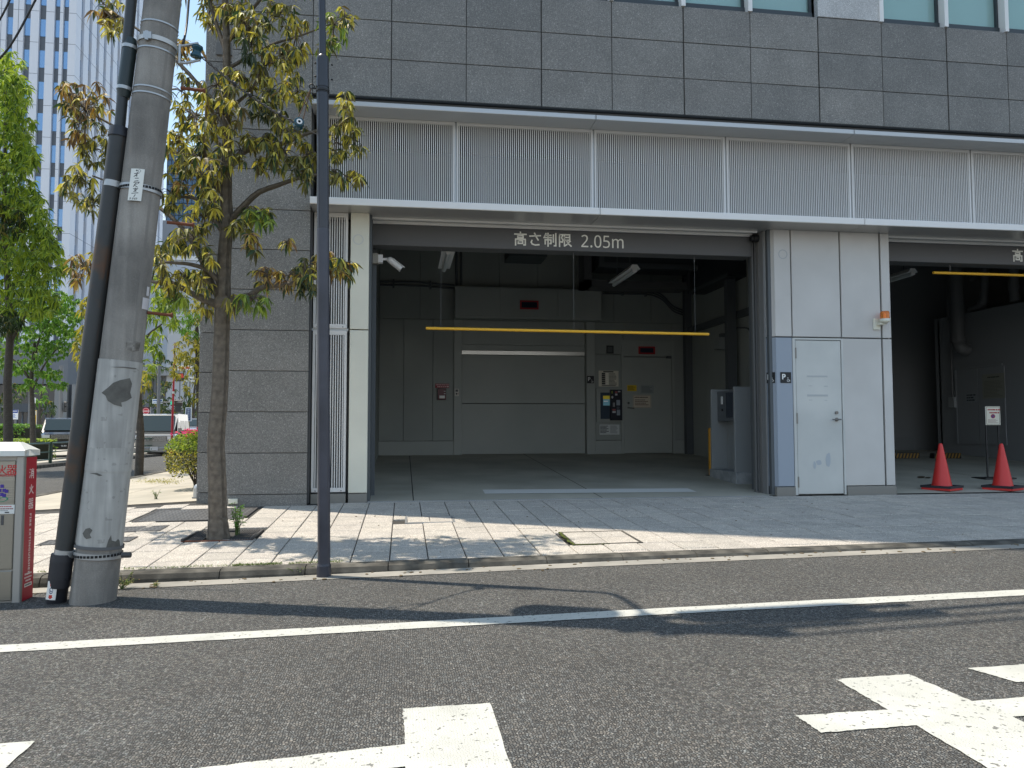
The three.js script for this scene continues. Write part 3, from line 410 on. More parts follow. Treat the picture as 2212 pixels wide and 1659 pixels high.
{ // car lift door with frame, head box
  const o = thing('lift_door', 'wide grey two-leaf car lift door at the rear of the bay', 'door', V(2.5, 0.31, ZB));
  mesh('frame_post', cbox(1.016, 1.178, 0.31, 3.12, ZB - 0.3, ZB + 0.05, 0.006), mat.doorIn, o); mesh('frame_post', cbox(3.805, 3.99, 0.31, 3.12, ZB - 0.3, ZB + 0.05, 0.006), mat.doorIn, o);
  const ys = onZ(1130, 872, ZB - 0.1).y;
  mesh('door_leaf', cbox(1.178, 3.80, 0.325, ys - 0.006, ZB - 0.16, ZB - 0.1, 0.004), mat.doorIn, o); mesh('door_leaf', cbox(1.178, 3.80, ys + 0.006, 2.38, ZB - 0.16, ZB - 0.1, 0.004), mat.doorIn, o);
  mesh('steel_strip', cbox(1.178, 3.80, 2.39, 2.475, ZB - 0.16, ZB - 0.085, 0.004), M([0.55, 0.54, 0.5], 0.3, { metalness: 0.7 }), o); mesh('head_panel', [box(1.178, 3.8, 2.60, 3.12, ZB - 0.16, ZB - 0.09), box(1.178, 3.8, 2.48, 2.595, ZB - 0.16, ZB - 0.1)], mat.doorIn, o);
  const b = thing('head_box', 'long grey steel head box with red display above lift door', 'cabinet', mid(rect(982, 1300, 621, 689, -5.95), -6.1)), r = rect(983, 1299, 626, 686, -5.95), s1 = onZ(1079, 650, -5.95).x, s2 = onZ(1205, 650, -5.95).x;
  mesh('casing', box(r[0], r[1], r[2], r[3], ZB, -5.965), mat.doorIn, b); for (const [p, q] of [[r[0], s1], [s1, s2], [s2, r[1]]]) mesh('cover_panel', cbox(p + 0.01, q - 0.004, r[2] + 0.05, r[3] - 0.03, -5.966, -5.95, 0.003), mat.doorIn, b);
}
function display(px0, px1, py0, py1, z, label) {
  const r = rect(px0, px1, py0, py1, z), o = thing('status_display', label, 'display', mid(r, z)), e = 0.03;
  mesh('frame', [box(r[0], r[1], r[2], r[2] + e, z, z + 0.03), box(r[0], r[1], r[3] - e, r[3], z, z + 0.03), box(r[0], r[0] + e, r[2] + e, r[3] - e, z, z + 0.03), box(r[1] - e, r[1], r[2] + e, r[3] - e, z, z + 0.03)], mat.signRed, o); mesh('screen', box(r[0] + e, r[1] - e, r[2] + e, r[3] - e, z, z + 0.012), mat.glassIn, o);
}
display(1123, 1163, 650, 668, -5.948, 'red framed black display on the long head box'); display(1379, 1414, 749, 765, ZB + 0.03, 'red framed black display above the grey staff door');
{
  const o = thing('staff_door', 'grey steel staff door beside the car lift door', 'door', V(5.15, 0.31, ZB)), r = rect(1348, 1450, 742, 980, ZB), yt = onZ(1400, 772, ZB).y;
  mesh('frame', [box(r[0] - 0.05, r[0], 0.3, r[3], ZB, ZB + 0.03), box(r[1], r[1] + 0.05, 0.3, r[3], ZB, ZB + 0.03), box(r[0] - 0.05, r[1] + 0.05, r[3], r[3] + 0.05, ZB, ZB + 0.03)], mat.doorIn, o);
  mesh('transom', box(r[0], r[1], yt + 0.015, r[3], ZB - 0.04, ZB + 0.02), mat.doorIn, o); mesh('door_leaf', cbox(r[0] + 0.006, r[1] - 0.006, 0.325, yt, ZB - 0.04, ZB + 0.012, 0.004), mat.doorIn, o);
  const h = onZ(1360, 881, ZB); mesh('handle', [cyl(V(h.x - 0.05, h.y, ZB), V(h.x - 0.05, h.y, ZB + 0.07), 0.014), cyl(V(h.x - 0.06, h.y, ZB + 0.065), V(h.x + 0.08, h.y - 0.01, ZB + 0.065), 0.012)], mat.chrome, o); mesh('lock', cyl(V(h.x - 0.03, h.y + 0.1, ZB), V(h.x - 0.03, h.y + 0.1, ZB + 0.03), 0.025), mat.chrome, o);
  mesh('door_closer', box(r[1] - 0.12, r[1] - 0.02, yt - 0.02, yt + 0.03, ZB + 0.013, ZB + 0.06), mat.steelIn, o);
}
const wallPlate = (name, label, cat, px, z, w, h, draw, o = {}) => { const r = rect(...px, z); return plateThing(name, label, cat, mid(r, z), r[1] - r[0], r[3] - r[2], signMat(w, h, draw), { back: M([0.3, 0.3, 0.28]), ...o }); };
const psign = (g, w, h) => { g.fillStyle = '#14171a'; g.fillRect(0, 0, w, h); g.fillStyle = '#e9e9e4'; g.font = 'bold ' + w * 0.72 + 'px sans-serif'; g.fillText('P', w * 0.08, h * 0.68); g.strokeStyle = '#e9e9e4'; g.lineWidth = w * 0.035; g.beginPath(); g.arc(w * 0.72, h * 0.78, w * 0.11, -0.4, 4.0); g.stroke(); g.beginPath(); g.moveTo(w * 0.69, h * 0.56); g.lineTo(w * 0.71, h * 0.73); g.lineTo(w * 0.84, h * 0.73); g.lineTo(w * 0.90, h * 0.86); g.stroke(); g.beginPath(); g.arc(w * 0.685, h * 0.52, w * 0.035, 0, 7); g.fill(); };
wallPlate('parking_sign', 'small square black P and wheelchair sign on lift door frame', 'sign', [1268, 1283, 812, 828], ZB + 0.052, 128, 128, psign);
{ const r = rect(1686, 1708.5, 804, 827, 0.003); plateThing('parking_sign', 'square black P and wheelchair sign on flat pillar panel', 'sign', mid(r, 0.003), r[1] - r[0], r[3] - r[2], signMat(128, 128, psign), { t: 0.003, back: mat.black });
  const c = V(4.787, mid(r, 0).y, -0.064), a = Math.atan2(0.081, 0.13); plateThing('parking_sign', 'square black P and wheelchair sign on angled pillar corner', 'sign', c.add(V(-Math.sin(Math.PI / 2 - a) * 0.004, 0, Math.cos(Math.PI / 2 - a) * 0.004)), 0.125, r[3] - r[2], signMat(128, 128, psign), { turn: -(Math.PI / 2 - a), t: 0.003, back: mat.black }); }
wallPlate('fee_board', 'cream parking fee board with black table above payment panel', 'notice', [1293, 1336, 801, 835], ZB, 256, 200, (g, w, h) => { g.fillStyle = '#d8d2c0'; g.fillRect(0, 0, w, h); g.fillStyle = '#222'; g.fillRect(60, 6, 130, 14); for (let i = 0; i < 6; i++) { g.fillStyle = '#1c1c1c'; g.fillRect(40, 28 + i * 25, 44, 21); g.fillStyle = '#efe9d8'; g.fillRect(90, 28 + i * 25, 36, 21); } scribble(g, 134, 30, 100, 150, 9, '#6b675c', 0.8); g.fillStyle = '#333'; g.fillRect(40, 184, 180, 8); });
wallPlate('notice', 'white printed notice under the payment panel', 'notice', [1295, 1338, 917, 939], ZB, 256, 128, (g, w, h) => { g.fillStyle = '#cfd2cf'; g.fillRect(0, 0, w, h); scribble(g, 8, 12, 110, 100, 6, '#3a3d40', 0.7); scribble(g, 138, 12, 105, 100, 9, '#8a8d8d', 0.7); });
wallPlate('notice', 'small yellow notice on the staff door', 'notice', [1354.6, 1375, 832, 845], ZB + 0.014, 128, 80, (g, w, h) => { g.fillStyle = '#d9b71c'; g.fillRect(0, 0, w, h); scribble(g, 10, 10, 100, 60, 5, '#6b560a', 0.8); });
wallPlate('notice', 'pale grey paper notice on the staff door', 'notice', [1384, 1412, 832, 850], ZB + 0.014, 128, 80, (g, w, h) => { g.fillStyle = '#8f9692'; g.fillRect(0, 0, w, h); scribble(g, 8, 8, 110, 64, 7, '#6c726f', 0.8); });
wallPlate('notice', 'cream framed notice board beside the staff door handle', 'notice', [1367, 1406.5, 853, 881], ZB + 0.014, 256, 180, (g, w, h) => { g.fillStyle = '#cfc4b0'; g.fillRect(0, 0, w, h); g.strokeStyle = '#4a453c'; g.lineWidth = 3; g.strokeRect(8, 8, w - 16, h - 16); scribble(g, 22, 22, 200, 26, 1, '#5a4a40', 0.7); scribble(g, 26, 60, 200, 90, 4, '#7a6455', 0.7); });
wallPlate('wall_speaker', 'small square grey wall unit beside the staff door', 'wall unit', [1309, 1324, 747, 764], ZB, 64, 64, (g, w, h) => { g.fillStyle = '#15181a'; g.fillRect(0, 0, w, h); g.fillStyle = '#4e5453'; g.fillRect(10, 10, w - 20, h - 20); }, { t: 0.05 });
{ // payment panel
  const r = rect(1287.5, 1343, 840, 911, ZB), o = thing('payment_panel', 'recessed dark blue parking payment panel with glowing screen', 'payment panel', mid(r, ZB)), z = ZB, a = rect(1297, 1316, 848, 905, z), b = rect(1317, 1342, 842, 908, z);
  mesh('frame', [box(r[0], r[1], r[2], r[2] + 0.03, z, z + 0.05), box(r[0], r[1], r[3] - 0.03, r[3], z, z + 0.05), box(r[0], r[0] + 0.03, r[2] + 0.03, r[3] - 0.03, z, z + 0.05), box(r[1] - 0.03, r[1], r[2] + 0.03, r[3] - 0.03, z, z + 0.05)], mat.doorIn, o);
  mesh('back_plate', box(r[0] + 0.03, r[1] - 0.03, r[2] + 0.03, r[3] - 0.03, z, z + 0.008), mat.doorIn, o); mesh('unit', box(a[0], a[1], a[2], a[3], z + 0.008, z + 0.03), M([0.015, 0.04, 0.07], 0.4), o);
  const u = mesh('unit', box(b[0], b[1] - 0.01, b[2], b[3], z + 0.008, z + 0.09), M([0.012, 0.016, 0.03], 0.4), o), f = plateGeo(b[1] - b[0] - 0.03, b[3] - b[2] - 0.02); f.translate((b[0] + b[1]) / 2 - 0.005, (b[2] + b[3]) / 2, z + 0.092);
  mesh('labels', f, signMat(160, 330, (g, w, h) => { g.fillStyle = '#0d1220'; g.fillRect(0, 0, w, h); g.fillStyle = '#9aa3ad'; g.fillRect(80, 110, 55, 60); g.fillRect(85, 220, 50, 60); g.fillStyle = '#a55'; g.fillRect(60, 14, 36, 22); g.fillRect(18, 210, 50, 18); g.fillStyle = '#c9c9c9'; g.fillRect(105, 10, 36, 14); g.fillRect(60, 40, 36, 20); g.fillRect(18, 232, 50, 22); g.fillRect(28, 140, 8, 46); g.fillRect(46, 140, 8, 46); g.beginPath(); g.arc(18, 80, 15, 0, 7); g.fill(); scribble(g, 84, 182, 52, 34, 4, '#7c8894'); g.fillStyle = '#8a9a3a'; g.fillRect(6, 10, 20, 30); }), u, { keepUV: true });
  const s = rect(1302, 1316, 855, 876, z), sg = plateGeo(s[1] - s[0], s[3] - s[2]); sg.translate((s[0] + s[1]) / 2, (s[2] + s[3]) / 2, z + 0.034); const sm = canvasTex(64, 96, (g, w, h) => { g.fillStyle = '#7db6c9'; g.fillRect(0, 0, w, h); g.fillStyle = '#d8c23a'; g.fillRect(0, 0, w, 34); g.fillStyle = '#eee'; g.fillRect(6, 50, 40, 10); });
  mesh('screen', sg, new THREE.MeshStandardMaterial({ map: sm, emissiveMap: sm, emissive: new THREE.Color(1, 1, 1), emissiveIntensity: 0.09, roughness: 0.3 }), o, { keepUV: true });
}
{ // red alarm box and intercom
  const p = rect(940, 970, 829, 838, ZB), b = rect(945, 963, 839.5, 863.5, ZB), o = thing('alarm_box', 'dark red fire alarm push box with red name plate on garage wall', 'alarm box', mid(b, ZB));
  mesh('box', cbox(b[0], b[1], b[2], b[3], ZB, ZB + 0.09, 0.008), M([0.10, 0.008, 0.014], 0.4), o); mesh('label', box(lerp(b[0], b[1], 0.2), lerp(b[0], b[1], 0.85), lerp(b[2], b[3], 0.12), lerp(b[2], b[3], 0.36), ZB + 0.09, ZB + 0.093), mat.white, o);
  mesh('label', [box(lerp(b[0], b[1], 0.75), b[1] - 0.01, lerp(b[2], b[3], 0.72), lerp(b[2], b[3], 0.77), ZB + 0.09, ZB + 0.093), box(lerp(b[0], b[1], 0.75), b[1] - 0.01, lerp(b[2], b[3], 0.5), lerp(b[2], b[3], 0.55), ZB + 0.09, ZB + 0.093)], mat.white, o);
  const g = plateGeo(p[1] - p[0], p[3] - p[2]); g.translate((p[0] + p[1]) / 2, (p[2] + p[3]) / 2, ZB + 0.008); mesh('name_plate', [box(p[0], p[1], p[2], p[3], ZB, ZB + 0.005)], mat.signRed, o); mesh('name_plate_print', g, signMat(200, 60, (c, w, h) => { c.fillStyle = '#8e1c26'; c.fillRect(0, 0, w, h); scribble(c, 8, 4, 190, 26, 1, '#d9b9b9', 0.9); scribble(c, 30, 30, 150, 26, 1, '#d9b9b9', 0.9); c.fillStyle = '#fff'; c.fillRect(180, 36, 12, 12); }), o, { keepUV: true });
  wallPlate('intercom', 'small cream intercom unit on the left lift door post', 'intercom', [981.5, 991.4, 840, 856], ZB + 0.052, 64, 100, (c, w, h) => { c.fillStyle = '#c9c6ba'; c.fillRect(0, 0, w, h); c.fillStyle = '#555'; c.fillRect(14, 10, 34, 30); c.fillStyle = '#222'; c.beginPath(); c.arc(28, 68, 11, 0, 7); c.fill(); c.fillStyle = '#933'; c.fillRect(46, 60, 8, 14); }, { t: 0.04 });
}
{ // conduits on the rear wall
  const o = thing('conduit_run', 'bundle of grey conduits running along the garage rear wall', 'conduit', V(0, 3.7, ZB)), z = ZB + 0.05;
  [0, 9].forEach((d) => mesh('conduit', tube([onZ(820, 608 + d * 0.8, z), onZ(900, 610 + d * 0.8, z), onZ(982, 616 + d * 0.8, z)], 0.02), mat.steelIn, o));
  [0, 5, 10].forEach((d) => mesh('conduit', tube([onZ(1302, 624 + d, z), onZ(1360, 625 + d, z), onZ(1405, 627 + d, z), onZ(1430, 637 + d, z), onZ(1455, 662 + d, z), onZ(1475, 670 + d, z)], 0.017, 40), mat.steelIn, o));
  for (const [x, y] of [[850, 611], [930, 614], [1395, 630], [1345, 628]]) { const c = onZ(x, y, z); mesh('clamp', box(c.x - 0.02, c.x + 0.02, c.y - 0.1, c.y + 0.07, ZB, z + 0.03), mat.steelIn, o); }
  const v = thing('riser_conduit', 'pair of vertical grey conduits above the long head box', 'conduit', V(1.1, 3.8, ZB)); for (const x of [986, 996]) mesh('conduit', cyl(onZ(x, 540, z), onZ(x, 616, z), 0.025), mat.steelIn, v);
}
function tubeLight(px0, py0, px1, py1, fwd0, fwd1, label) {
  const a = atD(px0, py0, fwd0), b = atD(px1, py1, fwd1); b.y = a.y; b.x = a.x; const o = thing('ceiling_light', label, 'light', a.clone(), 'hanging tube lights'), L = a.z - b.z, tm = M([0.62, 0.64, 0.62], 0.3);
  mesh('housing', loft([a.z, b.z].map((z) => [V(a.x - 0.09, a.y, z), V(a.x - 0.04, a.y + 0.07, z), V(a.x + 0.04, a.y + 0.07, z), V(a.x + 0.09, a.y, z)])), mat.white, o); mesh('tube', cyl(V(a.x, a.y - 0.03, a.z - 0.02), V(a.x, a.y - 0.03, b.z + 0.02), 0.032), tm, o); mesh('end_cap', box(a.x - 0.035, a.x + 0.035, a.y - 0.045, a.y + 0.01, a.z - 0.02, a.z + 0.01), mat.white, o);
  for (const t of [0.2, 0.8]) mesh('hanger', cyl(V(a.x, a.y + 0.06, a.z - L * t), V(a.x, 5.3, a.z - L * t), 0.008, 0.008, 6), mat.steelIn, o);
}
tubeLight(969, 541, 958, 578, 10.4, 11.6, 'white tube light hung near the wall camera'); tubeLight(1371, 581, 1324, 611, 11.9, 13.1, 'white tube light hung below the ceiling ducts'); tubeLight(1972, 588, 1930, 608, 13.2, 14.5, 'white tube light hung in the bay with red cones');
{ // ducts under the ceiling
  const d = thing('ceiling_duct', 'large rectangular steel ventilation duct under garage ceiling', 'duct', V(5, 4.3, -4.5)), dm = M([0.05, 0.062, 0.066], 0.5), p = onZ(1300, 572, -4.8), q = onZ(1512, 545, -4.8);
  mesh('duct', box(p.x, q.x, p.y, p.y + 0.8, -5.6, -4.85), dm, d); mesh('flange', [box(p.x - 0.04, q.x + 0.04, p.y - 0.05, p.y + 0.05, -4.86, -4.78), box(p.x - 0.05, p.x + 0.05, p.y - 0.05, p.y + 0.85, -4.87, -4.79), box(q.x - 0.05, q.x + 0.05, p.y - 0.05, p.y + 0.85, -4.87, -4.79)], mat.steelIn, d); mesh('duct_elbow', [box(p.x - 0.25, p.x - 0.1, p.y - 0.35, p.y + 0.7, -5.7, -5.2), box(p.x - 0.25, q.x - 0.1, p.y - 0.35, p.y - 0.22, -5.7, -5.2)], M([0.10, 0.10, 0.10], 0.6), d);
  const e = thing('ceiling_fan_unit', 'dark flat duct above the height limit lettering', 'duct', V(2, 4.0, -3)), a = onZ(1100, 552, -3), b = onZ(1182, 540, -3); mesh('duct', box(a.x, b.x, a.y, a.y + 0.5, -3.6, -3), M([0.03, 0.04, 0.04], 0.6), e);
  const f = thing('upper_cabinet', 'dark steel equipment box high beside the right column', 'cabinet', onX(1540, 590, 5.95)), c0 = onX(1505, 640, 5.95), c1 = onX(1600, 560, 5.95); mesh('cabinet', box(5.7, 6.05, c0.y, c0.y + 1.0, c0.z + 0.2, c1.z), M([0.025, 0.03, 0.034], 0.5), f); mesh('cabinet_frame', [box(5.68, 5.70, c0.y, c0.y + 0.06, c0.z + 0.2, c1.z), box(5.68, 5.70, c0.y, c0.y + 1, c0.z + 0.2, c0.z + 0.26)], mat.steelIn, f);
  const w = thing('wall_conduit', 'bent grey conduit on the right garage wall', 'conduit', onX(1610, 700, 6.0)); mesh('conduit', tube([onX(1570, 712, 6.02), onX(1600, 708, 6.02), onX(1618, 712, 6.02), onX(1625, 740, 6.02), onX(1626, 800, 6.02)], 0.014), mat.steelIn, w);
  const s = onX(1556, 743, 5.95), l = thing('wall_lamp', 'small grey box lamp on the right garage wall', 'lamp', s); mesh('lamp_body', loft([s.z + 0.11, s.z - 0.11].map((z) => [V(6.05, s.y - 0.12, z), V(5.86, s.y - 0.1, z), V(5.9, s.y + 0.12, z), V(6.05, s.y + 0.12, z)])), M([0.24, 0.26, 0.255], 0.5), l); mesh('bracket', box(5.95, 6.06, s.y + 0.12, s.y + 0.2, s.z - 0.06, s.z + 0.06), mat.steelIn, l);
}
function limitBar(p, q, tops, label) {
  const o = thing('height_limit_bar', label, 'height bar', p.clone().lerp(q, 0.5), 'hanging height limit bars');
  mesh('bar', cyl(p, q, 0.019, 0.019, 16), mat.yellow, o); for (const t of tops) { const c = p.clone().lerp(q, t); mesh('chain', [cyl(c, V(c.x, 3.2, c.z), 0.0014, 0.0014, 6), cyl(V(c.x, 3.12, c.z), V(c.x, 3.2, c.z), 0.004, 0.004, 6)], M([0.25, 0.25, 0.25], 0.5, { metalness: 0.5 }), o); }
}
limitBar(onZ(920, 709, -0.42), onZ(1531, 722, -0.42), [0.05, 0.51, 0.95], 'yellow height limit bar hanging low in front of the lift door'); { const p = onZ(2016, 589, -0.42); limitBar(p, V(p.x + 4.4, p.y, p.z), [0.06, 0.9], 'yellow height limit bar hanging high above red cones'); }
{ // security camera on the left jamb
  const z = -0.5, a = onZ(800, 570, z), b = onZ(817, 549, z), c = onZ(827, 551, z), e = onZ(843, 562, z), f = onZ(866, 580, z), o = thing('security_camera', 'white bullet security camera bracketed on the left jamb', 'camera', b);
  mesh('junction_box', cbox(a.x, b.x, a.y, b.y, z - 0.06, z + 0.06, 0.004), M([0.36, 0.34, 0.29], 0.6), o); mesh('mount', cbox(b.x, c.x, a.y + 0.012, b.y - 0.012, z - 0.05, z + 0.05, 0.006), mat.white, o); mesh('arm', [cyl(V(c.x, (a.y + b.y) / 2, z), V(e.x - 0.02, (a.y + b.y) / 2 + 0.005, z), 0.018), sph(V(e.x - 0.02, (a.y + b.y) / 2, z), 0.024)], mat.white, o);
  const dir = f.clone().sub(e).normalize(); mesh('body', [cyl(e, f, 0.042, 0.042, 18), sph(e, 0.042), cyl(f, f.clone().addScaledVector(dir, 0.012), 0.045, 0.045, 18)], mat.white, o); mesh('lens', cyl(f.clone().addScaledVector(dir, 0.012), f.clone().addScaledVector(dir, 0.015), 0.034), mat.black, o); mesh('sun_visor', loft([0.02, 0.20].map((t) => [-0.8, -0.4, 0, 0.4, 0.8].map((k) => { const up = V(-dir.y, dir.x, 0); return e.clone().addScaledVector(dir, t).addScaledVector(up, 0.047 * Math.cos(k)).add(V(0, 0, 0.047 * Math.sin(k))); })), false), mat.white, o);
}
{ // parking terminal with its plinth, bollard
  const A = onFloor(1590.7, 1046), o = thing('parking_terminal', 'grey parking terminal with side boards and dark screen on concrete plinth', 'terminal', A.clone()), x0 = A.x, x1 = A.x + 0.42, z1 = A.z, z0 = A.z - 0.98, yb = floorY(z1) - 0.02, yt = floorY(z1) + 0.17, bm = M([0.26, 0.275, 0.275], 0.5, { metalness: 0.1 }), top = onZ(1610, 835, A.z).y;
  mesh('plinth', cbox(x0, x1, yb, yt, z0, z1, 0.008), M([1, 1, 1], 0.9, { map: mottle([0.46, 0.48, 0.485], [0.60, 0.61, 0.61], 33, 1.2, 8, 0.25) }), o);
  mesh('side_board', cbox(x0 + 0.01, x1 - 0.06, yt, top, z1 - 0.09, z1 - 0.04, 0.004), bm, o); mesh('side_board', cbox(x0 + 0.01, x1 - 0.06, yt, top, z0 + 0.04, z0 + 0.09, 0.004), bm, o); mesh('back_board', box(x0 + 0.26, x0 + 0.3, yt, top - 0.02, z0 + 0.09, z1 - 0.09), bm, o);
  const u = mesh('reader_unit', box(x0 + 0.1, x0 + 0.26, top - 0.5, top - 0.04, z0 + 0.12, z1 - 0.1), M([0.10, 0.11, 0.12], 0.4), o); mesh('screen', box(x0 + 0.092, x0 + 0.1, top - 0.45, top - 0.07, z0 + 0.45, z1 - 0.12), mat.glassIn, u); mesh('ticket_slot', box(x0 + 0.09, x0 + 0.1, top - 0.24, top - 0.12, z0 + 0.27, z0 + 0.32), mat.white, u); mesh('button', cyl(V(x0 + 0.09, top - 0.33, z0 + 0.3), V(x0 + 0.1, top - 0.33, z0 + 0.3), 0.02), mat.black, u);
  const b = onFloor(1538, 1027), bo = thing('bollard', 'yellow steel bollard beside the parking terminal', 'bollard', b); mesh('post', [cyl(b, V(b.x, onZ(1538, 924, b.z).y - 0.02, b.z), 0.05, 0.05, 18), sph(V(b.x, onZ(1538, 924, b.z).y - 0.02, b.z), 0.05, 1, 0.5, 1)], mat.yellowD, bo); mesh('foot', cyl(b, V(b.x, b.y + 0.008, b.z), 0.1, 0.1, 18), mat.black, bo); mesh('label', box(b.x + 0.005, b.x + 0.035, b.y + 0.56, b.y + 0.575, b.z + 0.049, b.z + 0.053), mat.white, bo);
}
{ // warning beacon on the pillar
  const c = onZ(1908, 690, 0.08), o = thing('warning_beacon', 'amber rotating warning beacon on a white pillar bracket', 'beacon', c); mesh('wall_bracket', [cbox(c.x - 0.10, c.x + 0.0, c.y - 0.13, c.y + 0.02, 0.001, 0.02, 0.003), box(c.x - 0.06, c.x + 0.02, c.y - 0.07, c.y - 0.045, 0.02, 0.1)], mat.cream, o);
  mesh('base', new THREE.LatheGeometry([[0, -0.06], [0.03, -0.06], [0.045, -0.04], [0.066, -0.035], [0.068, 0.005], [0, 0.005]].map(([r, y]) => new THREE.Vector2(r, y)), 22).translate(c.x + 0.01, c.y, 0.10), mat.cream, o);
  mesh('amber_dome', new THREE.LatheGeometry([[0.0585, 0.005], [0.058, 0.09], [0.05, 0.105], [0, 0.107]].map(([r, y]) => new THREE.Vector2(r, y)), 22).translate(c.x + 0.01, c.y, 0.10), new THREE.MeshPhysicalMaterial({ color: new THREE.Color(1, 0.42, 0.03), roughness: 0.12, transmission: 0.75, thickness: 0, side: THREE.DoubleSide }), o); mesh('reflector', [cyl(V(c.x + 0.01, c.y + 0.005, 0.10), V(c.x + 0.01, c.y + 0.07, 0.10), 0.016), box(c.x - 0.03, c.x - 0.02, c.y + 0.01, c.y + 0.085, 0.07, 0.13)], mat.chrome, o);
}
{ // second bay: cones, stand, pipes, notices, wheel stops
  const cone = (px, py, label) => { const p = onFloor(px, py); p.z -= 0.12; p.y = floorY(p.z); const o = thing('traffic_cone', label, 'traffic cone', p, 'red cones in the second bay'), prof = [[0.135, 0.05], [0.125, 0.07], [0.03, 0.60], [0.024, 0.628], [0.012, 0.64], [0, 0.642]];
    mesh('cone_body', new THREE.LatheGeometry(prof.map(([r, y]) => new THREE.Vector2(r, y)), 28).translate(p.x, p.y, p.z), mat.coneRed, o); mesh('red_base', box(p.x - 0.19, p.x + 0.19, p.y, p.y + 0.03, p.z - 0.19, p.z + 0.19), mat.coneRed, o);
    mesh('black_weight', [box(p.x - 0.2, p.x + 0.2, p.y + 0.03, p.y + 0.06, p.z - 0.2, p.z - 0.14), box(p.x - 0.2, p.x + 0.2, p.y + 0.03, p.y + 0.06, p.z + 0.14, p.z + 0.2), box(p.x - 0.2, p.x - 0.14, p.y + 0.03, p.y + 0.06, p.z - 0.14, p.z + 0.14), box(p.x + 0.14, p.x + 0.2, p.y + 0.03, p.y + 0.06, p.z - 0.14, p.z + 0.14)], M([0.02, 0.022, 0.028], 0.7), o); o.rotation.y = 0.5; };
  cone(2048, 1060, 'red traffic cone on black base beside the pillar'); cone(2181, 1060, 'red traffic cone on black base standing before the notice stand');
  const s = onFloor(2135, 1034), o = thing('notice_stand', 'black two-legged stand holding a small framed no-parking notice', 'sign stand', s), r = rect(2127, 2157, 878, 918, s.z);
  mesh('leg', cyl(V(r[0] + 0.02, s.y, s.z), V(r[0] + 0.02, r[3], s.z), 0.014, 0.014, 10), mat.black, o); mesh('leg', cyl(V(r[1] - 0.02, s.y, s.z), V(r[1] - 0.02, r[3], s.z), 0.014, 0.014, 10), mat.black, o); mesh('foot_plate', box(r[0] - 0.14, r[1] + 0.14, s.y, s.y + 0.02, s.z - 0.15, s.z + 0.15), mat.black, o);
  const g = plateGeo(r[1] - r[0], r[3] - r[2]); g.translate((r[0] + r[1]) / 2, (r[2] + r[3]) / 2, s.z + 0.028); mesh('board', box(r[0], r[1], r[2], r[3], s.z + 0.014, s.z + 0.025), mat.white, o);
  mesh('printed_face', g, signMat(150, 200, (c, w, h) => { c.fillStyle = '#d8d2c0'; c.fillRect(0, 0, w, h); c.strokeStyle = '#6b6250'; c.lineWidth = 4; c.strokeRect(8, 8, w - 16, h - 16); scribble(c, 22, 24, 120, 26, 1, '#a02828', 0.8); scribble(c, 40, 56, 90, 26, 1, '#a02828', 0.8); c.fillStyle = '#243a7a'; c.beginPath(); c.arc(75, 106, 20, 0, 7); c.fill(); c.strokeStyle = '#b02a2a'; c.lineWidth = 6; c.stroke(); c.beginPath(); c.moveTo(62, 93); c.lineTo(88, 119); c.stroke(); scribble(c, 22, 138, 110, 44, 4, '#a08a80', 0.8); }), o, { keepUV: true });
  const WX = 11.88, side = (px0, px1, py0, py1) => { const p = onX(px0, py1, WX), q = onX(px1, py0, WX); return [p.z, q.z, p.y, q.y]; };
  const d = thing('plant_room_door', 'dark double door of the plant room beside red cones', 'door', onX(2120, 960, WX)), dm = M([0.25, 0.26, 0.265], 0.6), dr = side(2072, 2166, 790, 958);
  for (const [a, b] of [[0, 0.47], [0.48, 1]]) mesh('door_leaf', box(WX - 0.015, WX, dr[2], dr[3], lerp(dr[0], dr[1], a), lerp(dr[0], dr[1], b)), dm, d); mesh('frame', [box(WX - 0.025, WX, dr[3] + 0.005, dr[3] + 0.05, dr[0], dr[1]), box(WX - 0.025, WX, dr[2], dr[3], dr[0] - 0.05, dr[0] - 0.005), box(WX - 0.025, WX, dr[2], dr[3], dr[1] + 0.005, dr[1] + 0.05)], dm, d);
  const np = (px, label, w, h, draw) => { const q = side(...px); plateThing('notice', label, 'notice', V(WX - 0.02, (q[2] + q[3]) / 2, (q[0] + q[1]) / 2), Math.abs(q[1] - q[0]), q[3] - q[2], signMat(w, h, draw), { turn: -Math.PI / 2, back: M(0.3) }); };
  np([2125, 2172, 805, 862], 'large grey printed notice on the plant room door', 200, 256, (c, w, h) => { c.fillStyle = '#8a8a7e'; c.fillRect(0, 0, w, h); scribble(c, 50, 24, 110, 22, 1, '#3a3a34', 0.7); scribble(c, 14, 70, 170, 170, 12, '#75756a', 0.8); }); np([2088, 2111, 848, 870], 'small white paper notice on the plant room door', 100, 100, (c, w, h) => { c.fillStyle = '#8c9092'; c.fillRect(0, 0, w, h); scribble(c, 12, 10, 80, 80, 3, '#33373a', 0.8); });
  const pm = M([0.13, 0.132, 0.13], 0.55); const pipe = (label, pts, r) => { const t = thing('drain_pipe', label, 'pipe', pts[0], 'pipes above the plant room'); mesh('pipe', tube(pts, r, 30, 12), pm, t); const k = pts[Math.floor(pts.length / 2)]; mesh('collar', cyl(V(k.x, k.y - 0.05, k.z), V(k.x, k.y + 0.05, k.z), r * 1.15), pm, t); };
